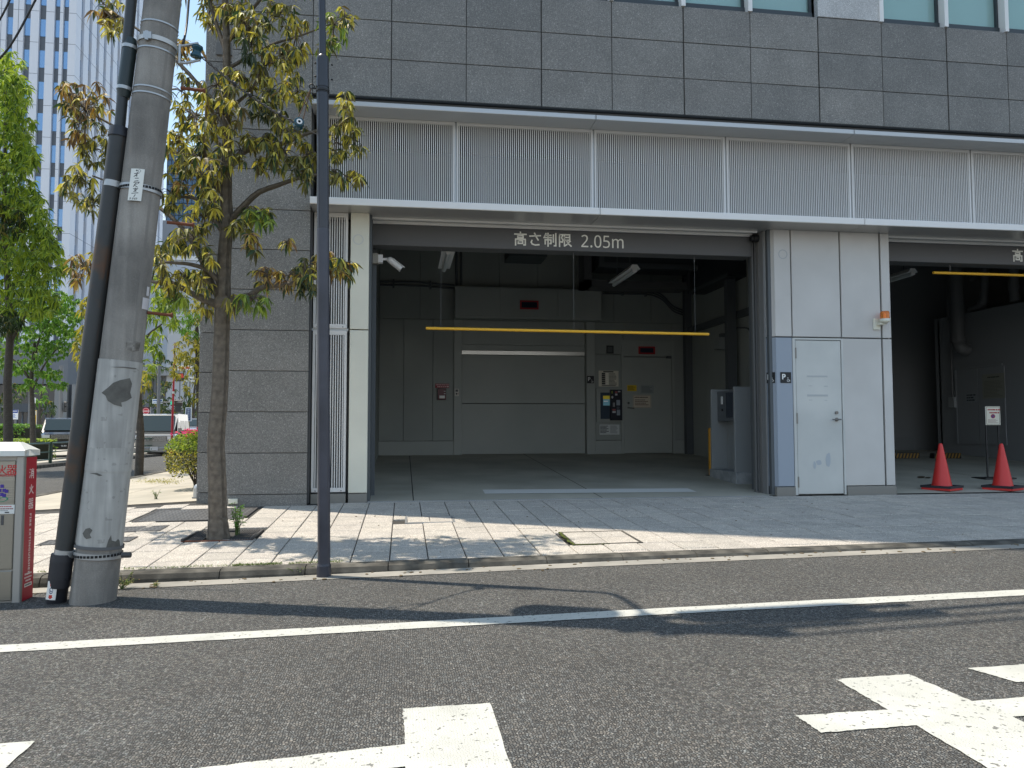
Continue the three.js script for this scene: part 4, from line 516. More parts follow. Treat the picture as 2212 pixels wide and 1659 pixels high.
  pipe('fat grey downpipe with elbow over the plant room door', [onX(2066, 540, 11.6), onX(2066, 600, 11.6), onX(2068, 680, 11.6), onX(2070, 735, 11.6), onX(2076, 752, 11.6), onX(2090, 756, 11.75)], 0.13); pipe('slim grey pipe turning above plant room wall', [onX(2126, 540, 12), onX(2126, 620, 12), onX(2122, 655, 12), onX(2095, 668, 12.0)], 0.08); pipe('short grey pipe beside slim pipe above the plant room', [onX(2113, 540, 12.2), onX(2112, 590, 12.2), onX(2100, 604, 12.2)], 0.07); pipe('grey downpipe nearest street above plant room wall', [onX(2190, 560, 11.9), onX(2190, 620, 11.9), onX(2192, 650, 11.9)], 0.09); pipe('thin grey pipe at the far corner of plant room', [onX(2052, 600, 11.7), onX(2052, 650, 11.7), onX(2053, 690, 11.7)], 0.06);
  const sw = thing('switch_box', 'small grey switch box with conduit on plant room wall', 'switch box', onX(2058, 865, WX)); const sb = onX(2059, 868, WX - 0.03); mesh('box', box(WX - 0.08, WX, sb.y - 0.12, sb.y + 0.1, sb.z - 0.09, sb.z + 0.09), M([0.3, 0.31, 0.31], 0.5), sw); mesh('conduit', cyl(V(WX - 0.04, sb.y, sb.z), V(WX - 0.04, sb.y + 1.9, sb.z), 0.02), pm, sw);
  const stripe = signMat(256, 32, (c, w, h) => { c.fillStyle = '#1a1a18'; c.fillRect(0, 0, w, h); c.fillStyle = '#8a6828'; for (let i = -1; i < 9; i++) { c.beginPath(); c.moveTo(i * 32, h); c.lineTo(i * 32 + 16, h); c.lineTo(i * 32 + 32, 0); c.lineTo(i * 32 + 16, 0); c.fill(); } });
  for (const [px, label] of [[1952, 'black and yellow striped wheel stop nearer the pillar'], [2042, 'black and yellow striped wheel stop nearer the plant room']]) { const p = onFloor(px, 990), w = thing('wheel_stop', label, 'wheel stop', p), f = plateGeo(0.58, 0.1); f.translate(p.x, p.y + 0.055, p.z + 0.076); mesh('block', loft([p.x - 0.3, p.x + 0.3].map((x) => [V(x, p.y, p.z + 0.075), V(x, p.y + 0.11, p.z + 0.07), V(x, p.y + 0.11, p.z - 0.05), V(x, p.y, p.z - 0.07)])), mat.black, w); mesh('stripes', f, stripe, w, { keepUV: true }); }
  const lp = onFloor(1990, 1033); single('dry_leaf', 'curled dry brown leaf on the floor near the cone', 'leaf', [sph(lp.clone().add(V(0, 0.02, 0)), 0.07, 1, 0.25, 0.5, 8, 5), sph(lp.clone().add(V(0.1, 0.01, 0.02)), 0.05, 1, 0.2, 0.6, 8, 5)], M([0.05, 0.04, 0.025], 0.9));
}

// ---------- street furniture ----------
const PZ = onRoad(201, 1298).z;
const pole = (() => {
  const a = onZ(202, 1290, PZ), e = onZ(352, 0, PZ), d = e.clone().sub(a); const foot = a.clone().addScaledVector(d, (roadY(a.x) - a.y) / d.y), at = (h) => foot.clone().addScaledVector(d, h / d.y), H = 8.2, rad = (h) => lerp(0.134, 0.092, h / H);
  const byPy = (py) => onZ(lerp(352, 202, py / 1290), py, PZ).y - foot.y;
  const o = thing('utility_pole', 'leaning grey concrete utility pole with steel bands and tag', 'utility pole', foot);
  const conc = M([1, 1, 1], 0.92, { map: dataTex(512, (u, v, i, j) => { const g = hash(i, j, 61), big = fbm(u, v, 4, 62, 5), st = fbm(u * 4 % 1, v * 0.3, 8, 64, 3); const k = 0.535 + 0.12 * (big - 0.5) * 2 + 0.07 * (g - 0.5) + 0.10 * (st - 0.5) + (g > 0.985 ? 0.08 : 0); return [k * 1.02, k * 0.985, k * 0.93]; }, true, 1.0), bumpMap: fineBump, bumpScale: 0.002 });
  mesh('shaft', cyl(at(-0.05), at(H), 0.135, rad(H), 40), conc, o);
  // sleeve of anti-poster sheet, with torn places as separate dark scraps
  const sheet = M([1, 1, 1], 0.7, { map: dataTex(512, (u, v, i, j) => { const big = fbm(u, v, 5, 66, 5), run = fbm(u * 3 % 1, v * 0.25, 12, 67, 3), k = 0.655 + 0.15 * (big - 0.5) + 0.16 * (run - 0.5) - (fbm(u, v, 22, 68, 3) > 0.76 ? 0.07 : 0) + 0.02 * (hash(i, j, 1) - 0.5); return [k, k * 0.985, k * 0.945]; }, true, 1.3) });
  const sleeve = (h0, h1, k, m) => cyl(at(h0), at(h1), rad(h0) + k, rad(h1) + k, 40, true);
  const h0 = byPy(1176), h1 = byPy(780), hm = byPy(1010);
  const sl = mesh('sheet_sleeve', [sleeve(h0, hm, 0.0035), sleeve(hm - 0.02, h1, 0.006)], sheet, o);
  const patch = (px, py, w, h, pts, m, k = 0.0085) => { // scrap that hugs the shaft, outline in a unit square
    const c = onZ(px, py, PZ + rad(byPy(py))), hy = byPy(py), ax = at(hy), th0 = Math.asin(clamp((c.x - ax.x) / (rad(hy) + k), -0.98, 0.98)), s = new THREE.Shape(); pts.forEach(([u, v], i) => (i ? s.lineTo : s.moveTo).call(s, (u - 0.5) * w, (0.5 - v) * h));
    let g = new THREE.ShapeGeometry(s, 4); const sub = []; const src = g.toNonIndexed().attributes.position; for (let i = 0; i < src.count; i += 3) { let tris = [[0, 1, 2].map((q) => V(src.getX(i + q), src.getY(i + q), 0))]; for (let z = 0; z < 3; z++) tris = tris.flatMap(([A, B, C]) => { const a1 = A.clone().lerp(B, 0.5), b1 = B.clone().lerp(C, 0.5), c1 = C.clone().lerp(A, 0.5); return [[A, a1, c1], [a1, B, b1], [c1, b1, C], [a1, b1, c1]]; }); for (const t of tris) for (const v of t) { const hh = hy + v.y, q = at(hh), r = rad(hh) + k, th = th0 + v.x / r; sub.push(q.x + Math.sin(th) * r, q.y, q.z + Math.cos(th) * r); } }
    g = new THREE.BufferGeometry(); g.setAttribute('position', new THREE.Float32BufferAttribute(sub, 3)); g.computeVertexNormals(); return g;
  };
  const tear = M([1, 1, 1], 0.95, { map: mottle([0.34, 0.33, 0.31], [0.46, 0.45, 0.42], 69, 3, 6, 0.3) });
  mesh('torn_patch', patch(253, 849, 0.19, 0.185, [[0, 0.52], [0.2, 0.35], [0.35, 0.18], [0.55, 0.08], [0.85, 0], [0.95, 0.2], [0.92, 0.5], [1, 0.68], [0.82, 0.8], [0.66, 0.85], [0.7, 1], [0.45, 0.93], [0.25, 0.8], [0.15, 0.62]], tear), tear, sl); mesh('torn_patch', patch(188, 1146, 0.065, 0.07, [[0, 0.5], [0.3, 0.1], [0.7, 0], [1, 0.2], [0.8, 0.6], [1, 0.9], [0.5, 1], [0.2, 0.8]], tear, 0.005), tear, sl); mesh('torn_patch', patch(241, 1167, 0.11, 0.09, [[0, 1], [0.1, 0.35], [0.22, 0], [0.3, 0.4], [0.55, 0.5], [0.7, 0.35], [0.85, 0.5], [1, 1]], tear, 0.005), tear, sl); mesh('torn_patch', patch(206, 1022, 0.09, 0.02, [[0, 0.1], [0.6, 0], [1, 0.8], [0.8, 1], [0.5, 0.5]], tear, 0.005), tear, sl); mesh('torn_patch', patch(266, 797, 0.17, 0.012, [[0, 0.3], [0.5, 0], [1, 0.4], [1, 1], [0.5, 0.6]], tear), tear, sl);
  mesh('paper_remnant', [patch(284, 750, 0.10, 0.07, [[0, 0.2], [0.4, 0], [1, 0.1], [0.95, 0.9], [0.5, 1], [0.05, 0.9]], null, 0.003)], M([1, 1, 1], 0.9, { map: mottle([0.34, 0.32, 0.29], [0.62, 0.60, 0.57], 74, 4, 10, 0.3) }), o);
  // bands
  const band = (py, w, m, k = 0.006, nm = 'steel_band') => { const h = byPy(py); return mesh(nm, sleeve(h - w / 2, h + w / 2, k), m, o); };
  const perf = (py) => { const b = band(py, 0.036, mat.galv, 0.010, 'perforated_band'), h = byPy(py); mesh('band_slot', Array.from({ length: 20 }, (_, i) => { const th = -1.5 + i * 0.16, q = at(h), r = rad(h) + 0.0112, g = box(-0.0085, 0.0085, -0.008, 0.008, -0.0008, 0.0008); g.rotateY(th); g.translate(q.x + Math.sin(th) * r, q.y, q.z + Math.cos(th) * r); return g; }), mat.dark, b); };
  perf(1196); perf(413); band(1178, 0.02, M([0.12, 0.12, 0.12], 0.8), 0.012, 'lower_collar');
  for (const py of [62, 118, 201, 214]) band(py, 0.010, mat.galv); band(98, 0.03, M([0.55, 0.55, 0.53], 0.5, { metalness: 0.3 }), 0.009, 'clamp_band');
  { const h = byPy(98), q = at(h); mesh('clamp_bolt', [cyl(V(q.x - 0.03, q.y + 0.03, q.z + rad(h) + 0.01), V(q.x - 0.03, q.y - 0.03, q.z + rad(h) + 0.01), 0.013), box(q.x - 0.05, q.x - 0.0, q.y - 0.02, q.y + 0.025, q.z + rad(h), q.z + rad(h) + 0.02)], mat.galv, o); }
  { const b = onZ(263, 1199, PZ + 0.08); mesh('band_bolt', cyl(V(b.x, b.y, b.z), V(b.x + 0.055, b.y, b.z), 0.018), mat.iron, o); const r1 = onZ(325, 658, PZ + 0.06); }
  const step = (px, py, dx) => { const p = onZ(px, py, PZ), q = onZ(px + dx, py + 6, PZ - 0.05); mesh('climbing_step', [cyl(p, q, 0.011, 0.011, 8), cyl(q, q.clone().add(V(0.008, 0, 0)), 0.018, 0.018, 8)], mat.rust, o); }; step(318, 675, 52); step(360, 480, 56); step(390, 190, 50);
  // tag and label plates
  const tagF = patch(295, 412, 0.082, 0.21, R(0, 0, 1, 1).slice(0, 4), null, 0.014);
  const tagMap = canvasTex(82, 210, (g, w, h) => { g.fillStyle = '#e6e6dd'; g.fillRect(0, 0, w, h); g.strokeStyle = '#1c1c1c'; g.lineWidth = 4; const L = (...p) => { g.beginPath(); p.forEach(([x, y], i) => (i ? g.lineTo : g.moveTo).call(g, x, y)); g.stroke(); }; L([22, 34], [52, 28]); L([40, 22], [40, 50], [32, 46]); L([40, 36], [22, 54]); L([30, 64], [52, 62]); L([28, 84], [52, 78]); L([24, 92], [58, 88], [52, 98]); L([30, 104], [50, 100]); L([40, 96], [26, 120]); L([32, 110], [52, 122]); L([26, 134], [56, 130]); L([40, 126], [40, 134]); L([34, 140], [48, 138], [34, 150], [48, 148]); L([20, 164], [60, 158]); L([44, 170], [36, 186]); g.lineWidth = 2; g.beginPath(); g.arc(52, 14, 8, 0, 7); g.stroke(); g.fillStyle = '#1c1c1c'; g.beginPath(); g.arc(36, 12, 5, 0, 7); g.fill(); g.font = 'italic bold 19px serif'; g.fillText('S 649', 8, 204); });
  { const p = tagF.attributes.position, uv = new Float32Array(p.count * 2), hy = byPy(412), th0 = Math.asin(clamp((onZ(295, 412, PZ + rad(hy)).x - at(hy).x) / (rad(hy) + 0.014), -1, 1)); for (let i = 0; i < p.count; i++) { const hh = p.getY(i) - foot.y, q = at(hh), th = Math.atan2(p.getX(i) - q.x, p.getZ(i) - q.z); uv[i * 2] = (th - th0) * (rad(hh) + 0.014) / 0.082 + 0.5; uv[i * 2 + 1] = (hh - hy) / 0.21 + 0.5; } tagF.setAttribute('uv', new THREE.BufferAttribute(uv, 2)); }
  mesh('name_tag', tagF, new THREE.MeshStandardMaterial({ map: tagMap, roughness: 0.4, side: THREE.DoubleSide }), o, { keepUV: true }); mesh('blank_label', patch(305, 657, 0.072, 0.075, R(0, 0, 1, 1).slice(0, 4), null, 0.004), M([0.60, 0.57, 0.57], 0.5), o); mesh('blank_label', patch(323, 630, 0.03, 0.06, R(0, 0, 1, 1).slice(0, 4), null, 0.005), M([0.62, 0.60, 0.60], 0.5), o);
  // pole top above the picture: cross arms, transformers, whose shadows lie on the road
  const arm = (h, dz, x0, x1) => { const q = at(h); mesh('cross_arm', cyl(V(q.x + x0, q.y, q.z + dz), V(q.x + x1, q.y, q.z + dz), 0.045, 0.045, 8), mat.galv, o); };
  arm(6.6, -0.08, -0.35, 1.75); arm(7.3, -0.02, -0.35, 1.5); arm(7.95, -0.05, -0.5, 0.6);
  for (const [h, dx] of [[5.5, 0.30]]) { const q = at(h), t = mesh('transformer', cyl(V(q.x + dx, q.y - 0.38, q.z - 0.1), V(q.x + dx, q.y + 0.38, q.z - 0.1), 0.16, 0.16, 20), M([0.3, 0.31, 0.31], 0.5), o); mesh('bushing', cyl(V(q.x + dx, q.y + 0.38, q.z - 0.1), V(q.x + dx, q.y + 0.55, q.z - 0.1), 0.05, 0.04), mat.white, t); }
  { const q = at(6.6); for (const x of [0.5, 0.85, 1.2]) mesh('pin_insulator', cyl(V(q.x + x, q.y + 0.04, q.z - 0.08), V(q.x + x, q.y + 0.26, q.z - 0.08), 0.045), mat.white, o); mesh('switch_box', cbox(q.x + 0.5, q.x + 1.5, q.y - 0.3, q.y - 0.06, q.z - 0.14, q.z + 0.08, 0.01), M([0.3, 0.31, 0.31], 0.5), o); }
  return { at, rad, byPy, foot, H };
})();
{ // riser conduit strapped to the pole
  const z = PZ + 0.02, o = thing('riser_pipe', 'dark steel riser pipe strapped beside the leaning utility pole', 'pipe', onRoad(121, 1300)), b = onRoad(121, 1300), dk = M([1, 1, 1], 0.55, { map: dataTex(512, (u, v, i, j) => { const n = fbm(u, v, 6, 91, 5), k = 0.22 + 0.07 * (n - 0.5), r = clamp((fbm(u, v, 5, 95, 5) - 0.52) * 5, 0, 0.8); return [lerp(k, 0.40, r), lerp(k * 1.02, 0.25, r), lerp(k, 0.14, r)]; }, true, 0.8) }), bl = M([0.022, 0.023, 0.028], 0.5), P = (x, y) => onZ(x, y, z);
  mesh('lower_pipe', cyl(P(137, 1200), P(257, 290), 0.054, 0.058, 24), dk, o); mesh('joint_cap', [cyl(P(256, 297), P(258, 276), 0.066, 0.056, 24)], bl, o); mesh('upper_pipe', cyl(P(258, 282), P(297, -140), 0.034, 0.034, 18), M([0.035, 0.04, 0.042], 0.5), o); mesh('coupling', [cyl(P(268, 196), P(281, 100), 0.046, 0.044, 20), cyl(P(267, 212), P(268, 196), 0.036, 0.046, 20), cyl(P(281, 100), P(283, 84), 0.044, 0.034, 20)], M([0.018, 0.03, 0.03], 0.4), o);
  mesh('foot_coupling', [cyl(V(b.x, b.y - 0.03, b.z), P(131, 1232), 0.058, 0.058, 24), cyl(P(126, 1268), P(129, 1248), 0.062, 0.066, 24), cyl(P(129, 1248), P(134, 1208), 0.066, 0.067, 24), cyl(P(134, 1212), P(136, 1196), 0.069, 0.066, 24)], bl, o);
  mesh('strap', cyl(P(243, 406), P(245, 393), 0.060, 0.060, 20), mat.galv, o); mesh('strap', [cyl(P(138, 1203), P(141, 1187), 0.060, 0.060, 20), box(P(165, 1195).x, P(190, 1195).x, P(165, 1201).y, P(165, 1190).y, z + 0.03, z + 0.036)], mat.galv, o); for (const y of [104, 193]) mesh('strap', [cyl(P(lerp(268, 281, (196 - y) / 96), y + 3), P(lerp(268, 281, (196 - y) / 96) + 1, y - 4), 0.049, 0.049, 18), cyl(P(lerp(268, 281, (196 - y) / 96) + 14, y), P(lerp(268, 281, (196 - y) / 96) + 26, y + 3), 0.006, 0.006, 6)], mat.galv, o);
  const c = P(119, 1272), st = new THREE.CylinderGeometry(0.0595, 0.0595, 0.115, 12, 1, true, -0.62, 1.05); st.rotateZ(-0.1); st.translate(lerp(b.x, P(131, 1232).x, 0.45), c.y, z);
  mesh('sticker', st, signMat(120, 128, (g, w, h) => { g.fillStyle = '#e8e4dc'; g.fillRect(0, 0, w, h); g.fillStyle = '#c43a2e'; g.fillRect(40, 18, 40, 18); g.beginPath(); g.moveTo(30, 20); g.lineTo(60, 4); g.lineTo(90, 20); g.fill(); g.fillRect(40, 94, 40, 18); g.beginPath(); g.moveTo(30, 108); g.lineTo(60, 124); g.lineTo(90, 108); g.fill(); g.strokeStyle = '#2b3d5e'; g.lineWidth = 6; g.beginPath(); g.arc(60, 64, 20, -0.9, 4.9); g.stroke(); g.beginPath(); g.arc(60, 62, 9, 0.2, 3.6); g.stroke(); }), o, { keepUV: true });
  single('ground_wire', 'thin pale ground wire cover on edge of the utility pole', 'cable', [cyl(onZ(163, 1175, PZ + 0.0), onZ(237, 560, PZ + 0.0), 0.009, 0.009, 8)], M([0.55, 0.54, 0.5], 0.5));
}
{ // fire extinguisher cabinet
  const f = onRoad(43, 1301), bk = onRoad(68, 1289), w = 0.44, y0 = f.y - 0.02, d = f.z - bk.z + 0.0, o = thing('extinguisher_cabinet', 'stainless fire extinguisher cabinet with red lettered side and pitched lid', 'extinguisher box', V(f.x - w / 2, f.y, f.z - d / 2)), x1 = f.x, x0 = f.x - w, z1 = f.z, z0 = bk.z, yt = onZ(40, 985, z1).y, yr = onZ(30, 955, (z0 + z1) / 2).y;
  mesh('body', box(x0, x1 - 0.002, y0, yt, z0, z1 - 0.012), M([0.36, 0.35, 0.32], 0.4, { metalness: 0.6 }), o);
  mesh('corner_post', cbox(x1 - 0.05, x1, y0 + 0.01, yt, z1 - 0.03, z1 + 0.004, 0.006), M([0.40, 0.39, 0.36], 0.4, { metalness: 0.5 }), o);
  const dy = onZ(20, 1232, z1).y; const door = mesh('door', cbox(x0 + 0.02, x1 - 0.055, dy + 0.006, yt - 0.03, z1 - 0.014, z1, 0.004), mat.stainless, o); mesh('lower_panel', cbox(x0 + 0.02, x1 - 0.055, y0 + 0.03, dy - 0.004, z1 - 0.014, z1, 0.004), mat.stainless, o);
  mesh('lid', [loft([x0 - 0.03, x1 + 0.012].map((x, i) => [V(x, yt, z1 + 0.03), V(x, yt + 0.035, z1 + 0.03), V(x + (i ? -0.075 : 0), yr, z0 + d * 0.62), V(x + (i ? -0.075 : 0), yr, z0 + d * 0.3), V(x, yt + 0.035, z0 - 0.02), V(x, yt, z0 - 0.02)]))], M([0.72, 0.72, 0.66], 0.4), o);
  // side face: red panel with lettering
  const sideTex = signMat(160, 1000, (g, W, Hh) => { g.fillStyle = '#b01830'; g.fillRect(0, 0, W, Hh); g.fillStyle = '#8f9086'; g.fillRect(0, 0, 18, Hh); g.strokeStyle = '#e6dcd8'; drawGlyph(g, 'sho', 62, 80, 66, 8, 70); drawGlyph(g, 'ka', 62, 190, 66, 9, 70); drawGlyph(g, 'ki', 62, 290, 66, 7, 72); g.save(); g.translate(84, 392); g.rotate(Math.PI / 2); g.fillStyle = '#e6dcd8'; g.font = 'bold 40px sans-serif'; g.scale(1.12, 0.86); g.fillText('FIRE EXTINGUISHER', 0, 0); g.restore(); scribble(g, 44, 800, 96, 24, 1, '#e6dcd8', 0.8); scribble(g, 40, 826, 104, 20, 1, '#e6dcd8', 0.6); scribble(g, 58, 848, 70, 20, 1, '#e6dcd8', 0.8); g.fillStyle = '#efeae2'; g.fillRect(44, 876, 96, 24); scribble(g, 50, 878, 84, 20, 1, '#444', 0.7); });
  const sg = plateGeo(d, yt - y0 - 0.02); sg.rotateY(Math.PI / 2); sg.translate(x1 + 0.003, (yt + y0) / 2, (z0 + z1) / 2); mesh('red_side_panel', sg, sideTex, o, { keepUV: true });
  const fw = 0.17, fg = plateGeo(fw, 0.62); fg.translate(x1 - 0.055 - fw / 2 - 0.012, yt - 0.03 - 0.37, z1 + 0.0025); const S = 400;
  // front print, transparent ground shows the steel: separate marks
  const mk = (nm, gs, m) => mesh(nm, gs, m, door), fx = (px) => onZ(px, 1100, z1).x, fy = (py) => onZ(20, py, z1).y, flat = (g, k = 0.002) => g.translate(0, 0, z1 + k);
  const redGl = (n, cx, cy, s) => GLYPH[n].flatMap((st) => st.slice(1).map(([c, e], k) => { const [a, b] = st[k], p = [cx + (a / 100 - 0.5) * s, cy - (b / 100 - 0.5) * s], q = [cx + (c / 100 - 0.5) * s, cy - (e / 100 - 0.5) * s], g = new THREE.BoxGeometry(Math.hypot(q[0] - p[0], q[1] - p[1]) + 0.005, s * 0.1, 0.0015 + 0.0002 * k); g.rotateZ(Math.atan2(q[1] - p[1], q[0] - p[0])); g.translate((p[0] + q[0]) / 2, (p[1] + q[1]) / 2, z1 + 0.001); return g; }));
  mk('red_lettering', [...redGl('ki', fx(23.5), fy(1015), 0.062), ...redGl('ka', fx(1.5), fy(1015), 0.062), ...redGl('sho', fx(-20.5), fy(1015), 0.062)], M([0.55, 0.04, 0.04], 0.5));
  { const t = new TextGeometry('EXTINGUISHER', { font: fontB, size: 0.014, depth: 0.001, curveSegments: 3 }); t.computeBoundingBox(); t.translate(fx(31) - t.boundingBox.max.x, fy(1029), z1 + 0.001); mk('red_caption', t, M([0.5, 0.05, 0.05], 0.5)); }
  const fl = []; for (const [px, py] of [[-7, 1050], [3, 1050], [-2, 1059], [8, 1059], [-12, 1059], [3, 1068], [13, 1061], [-7, 1068], [8, 1070]]) for (let k = 0; k < 4; k++) { const g = new THREE.CircleGeometry(0.0065, 10); fl.push(flat(g.translate(fx(px) + Math.cos(k * 1.571 + 0.78) * 0.0068, fy(py) + Math.sin(k * 1.571 + 0.78) * 0.0068, 0), 0.0018 + 0.0003 * k)); }
  mk('purple_flower_mark', fl, M([0.06, 0.03, 0.28], 0.5)); { const g = new THREE.RingGeometry(0.014, 0.019, 20); g.scale(1.8, 0.75, 1); g.rotateZ(0.2); g.translate(fx(5), fy(1079), z1 + 0.002); mk('green_leaf_mark', g, M([0.03, 0.26, 0.16], 0.5)); }
  const ng = plateGeo(0.15, 0.058); ng.translate(fx(32) - 0.075, fy(1100), z1 + 0.003); mesh('notice_sticker', ng, signMat(150, 58, (g, W, Hh) => { g.fillStyle = '#dcdcd6'; g.fillRect(0, 0, W, Hh); scribble(g, 10, 6, 130, 12, 1, '#b55', 0.8); scribble(g, 20, 20, 120, 12, 1, '#844', 0.8); scribble(g, 30, 33, 80, 9, 1, '#888', 0.8); g.fillStyle = '#444'; g.fillRect(92, 45, 26, 8); }), door, { keepUV: true }); mk('keyhole', box(fx(3), fx(9), fy(1134), fy(1113), z1, z1 + 0.003), M(0.08, 0.5));
}
const lampAt = (() => { // street lamp
  const b = onRoad(699, 1246), z = b.z, P = (px, py) => onZ(px, py, z), o = thing('street_lamp', 'slim black steel street lamp post at the kerb', 'street lamp', b), mp = (y) => P(lerp(696.5, 700, y / 1246), y);
  mesh('base_sleeve', [cyl(V(b.x, b.y - 0.03, b.z), mp(1222), 0.052, 0.05, 28), cyl(mp(1222), mp(1217), 0.05, 0.046, 28)], M([0.035, 0.037, 0.05], 0.35), o); mesh('lower_shaft', cyl(mp(1219), mp(495), 0.0455, 0.0455, 28), M([1, 1, 1], 0.38, { map: mottle([0.20, 0.205, 0.235], [0.27, 0.275, 0.31], 35, 1.2, 5, 0.08) }), o); mesh('upper_shaft', cyl(mp(495), mp(190), 0.0445, 0.0445, 28), mat.lampPaint, o);
  mesh('shoulder_cap', [cyl(mp(190), mp(172), 0.049, 0.049, 28), cyl(mp(172), mp(130), 0.047, 0.047, 28), sph(mp(130), 0.047, 1, 1.05, 1, 24, 12)], mat.lampPaint, o); mesh('clamp_ring', [cyl(mp(199), mp(194), 0.05, 0.05, 24), cyl(mp(202), mp(200), 0.047, 0.047, 24)], mat.black, o); mesh('cap_screw', [[680, 136], [680, 165], [716, 140], [716, 172]].map(([x, y]) => sph(P(x + 1, y), 0.008, 1, 1, 1, 8, 6)), mat.black, o);
  const top = P(694, -160), a0 = mp(130); mesh('upper_pole', cyl(a0, top, 0.027, 0.025, 20), mat.lampPaint, o);
  mesh('lamp_arm', tube([top, top.clone().add(V(0, 0.18, 0.04)), top.clone().add(V(-0.02, 0.32, 0.22)), top.clone().add(V(-0.03, 0.36, 0.55))], 0.024, 24, 10), mat.lampPaint, o); mesh('lamp_head', sph(top.clone().add(V(-0.03, 0.34, 0.72)), 0.22, 0.4, 0.2, 1), mat.lampPaint, o);
  const hk = P(672, 190); mesh('hook', [new THREE.TorusGeometry(0.018, 0.005, 8, 16).translate(hk.x + 0.005, hk.y + 0.012, hk.z), cyl(V(hk.x + 0.01, hk.y, hk.z), V(mp(196).x, hk.y - 0.004, z), 0.006, 0.006, 6)], mat.black, o); return { hk, z };
})();
{ // insulators and cable between pole and lamp
  const blue = M([0.008, 0.06, 0.085], 0.2), s0 = onZ(425, 112, PZ + 0.03), s1 = onZ(645, 268, lampAt.z), knob = (name, label, c, ax) => { const o = thing(name, label, 'insulator', c, 'blue cable insulators'); const g = new THREE.LatheGeometry([[0.008, -0.04], [0.034, -0.04], [0.038, -0.025], [0.026, -0.008], [0.026, 0.008], [0.038, 0.025], [0.034, 0.04], [0.008, 0.04]].map(([r, y]) => new THREE.Vector2(r, y)), 20); g.applyQuaternion(new THREE.Quaternion().setFromUnitVectors(V(0, 1, 0), ax)); g.translate(c.x, c.y, c.z); mesh('body', g, blue, o); return o; };
  const k0 = knob('insulator', 'blue spool insulator held by grey bracket on utility pole', s0, V(0.15, 0.98, 0.1).normalize()); const pr = onZ(388, 115, PZ + 0.05);
  mesh('bracket', tube([V(pr.x, pr.y + 0.05, pr.z), V(pr.x + 0.03, pr.y + 0.055, pr.z), V(s0.x + 0.01, s0.y + 0.06, s0.z)], 0.009, 12, 6), mat.galv, k0); mesh('bracket', tube([V(pr.x, pr.y - 0.06, pr.z), V(pr.x + 0.03, pr.y - 0.065, pr.z), V(s0.x + 0.02, s0.y - 0.055, s0.z)], 0.009, 12, 6), mat.galv, k0); mesh('bracket', cyl(V(pr.x, pr.y - 0.07, pr.z), V(pr.x, pr.y + 0.06, pr.z), 0.01, 0.01, 8), mat.galv, k0);
  const k1 = knob('insulator', 'blue and white insulator hanging on straps from street lamp', s1, V(0.25, 0.1, 0.96).normalize()); { const g = new THREE.RingGeometry(0.01, 0.021, 20); g.applyQuaternion(new THREE.Quaternion().setFromUnitVectors(V(0, 0, 1), V(0.25, 0.1, 0.96).normalize())); g.translate(s1.x + 0.0115, s1.y + 0.0045, s1.z + 0.0425); mesh('white_face', g, mat.white, k1); }
  const sm = M([0.13, 0.07, 0.035], 0.7); mesh('strap', cyl(V(s1.x - 0.015, s1.y + 0.02, s1.z), lampAt.hk, 0.004, 0.004, 6), sm, k1); mesh('strap', cyl(V(s1.x + 0.03, s1.y + 0.03, s1.z), lampAt.hk, 0.004, 0.004, 6), sm, k1);
  const pts = range(0, 1, 8).map((t) => { const p = s0.clone().lerp(s1, t); p.y -= 0.10 * 4 * t * (1 - t) * 0.4; return p; }), tw = (ph, r) => tube(range(0, 1, 60).map((t) => { const p = new THREE.CatmullRomCurve3(pts).getPoint(t), a = t * 60 + ph; return p.add(V(Math.cos(a) * r, Math.sin(a) * r, Math.sin(a) * r)); }), 0.0045, 160, 5), cm = M([0.10, 0.10, 0.10], 0.6);
  const cb = thing('overhead_cable', 'twisted grey cable sagging between utility pole and street lamp', 'cable', s0); mesh('strand', [tw(0, 0.0055), tw(3.14, 0.0055)], cm, cb); mesh('cable_tie', [0.35, 0.5, 0.8].map((t) => { const p = new THREE.CatmullRomCurve3(pts).getPoint(t); return sph(p, 0.014, 1, 1.4, 1, 8, 6); }), mat.black, cb);
  single('service_wire', 'thin pale wire from the hanging insulator to the street lamp shaft', 'cable', tube([s1, onZ(672, 284, lampAt.z), onZ(696, 296, lampAt.z)], 0.003, 12, 5), cm);
  const wire = (label, a, b, r = 0.008) => single('overhead_wire', label, 'cable', tube([a, a.clone().lerp(b, 0.5).add(V(0, -0.12, 0)), b], r, 30, 6), mat.black, 'overhead wires');
  wire('black overhead wire slanting above the extinguisher cabinet', atD(-60, 180, 6), atD(90, -25, 6)); wire('black overhead wire at the top corner above extinguisher cabinet', atD(-60, 95, 6.5), atD(40, -40, 6.5)); wire('black overhead wire rising beside the utility pole top', onZ(396, 96, PZ), onZ(412, -60, PZ - 0.3));
  for (const [h, z, i, l] of [[6.75, 0.1, 0, 'thick black street cable from the lowest cross arm'], [7.42, 0.1, 1, 'black street cable from the middle cross arm'], [8.05, 0.1, 2, 'black street cable from the topmost cross arm']]) { const q = pole.at(h); single('street_wire', l, 'cable', tube([V(q.x, q.y, q.z + z), V(q.x + 5, q.y - 0.2, q.z + z - 0.2), V(14, q.y - 0.3, q.z + z - 0.5), V(30, q.y + 0.2, q.z + z - 1)], i ? 0.02 : 0.03, 40, 6), mat.black, 'street cables along the road'); }
}

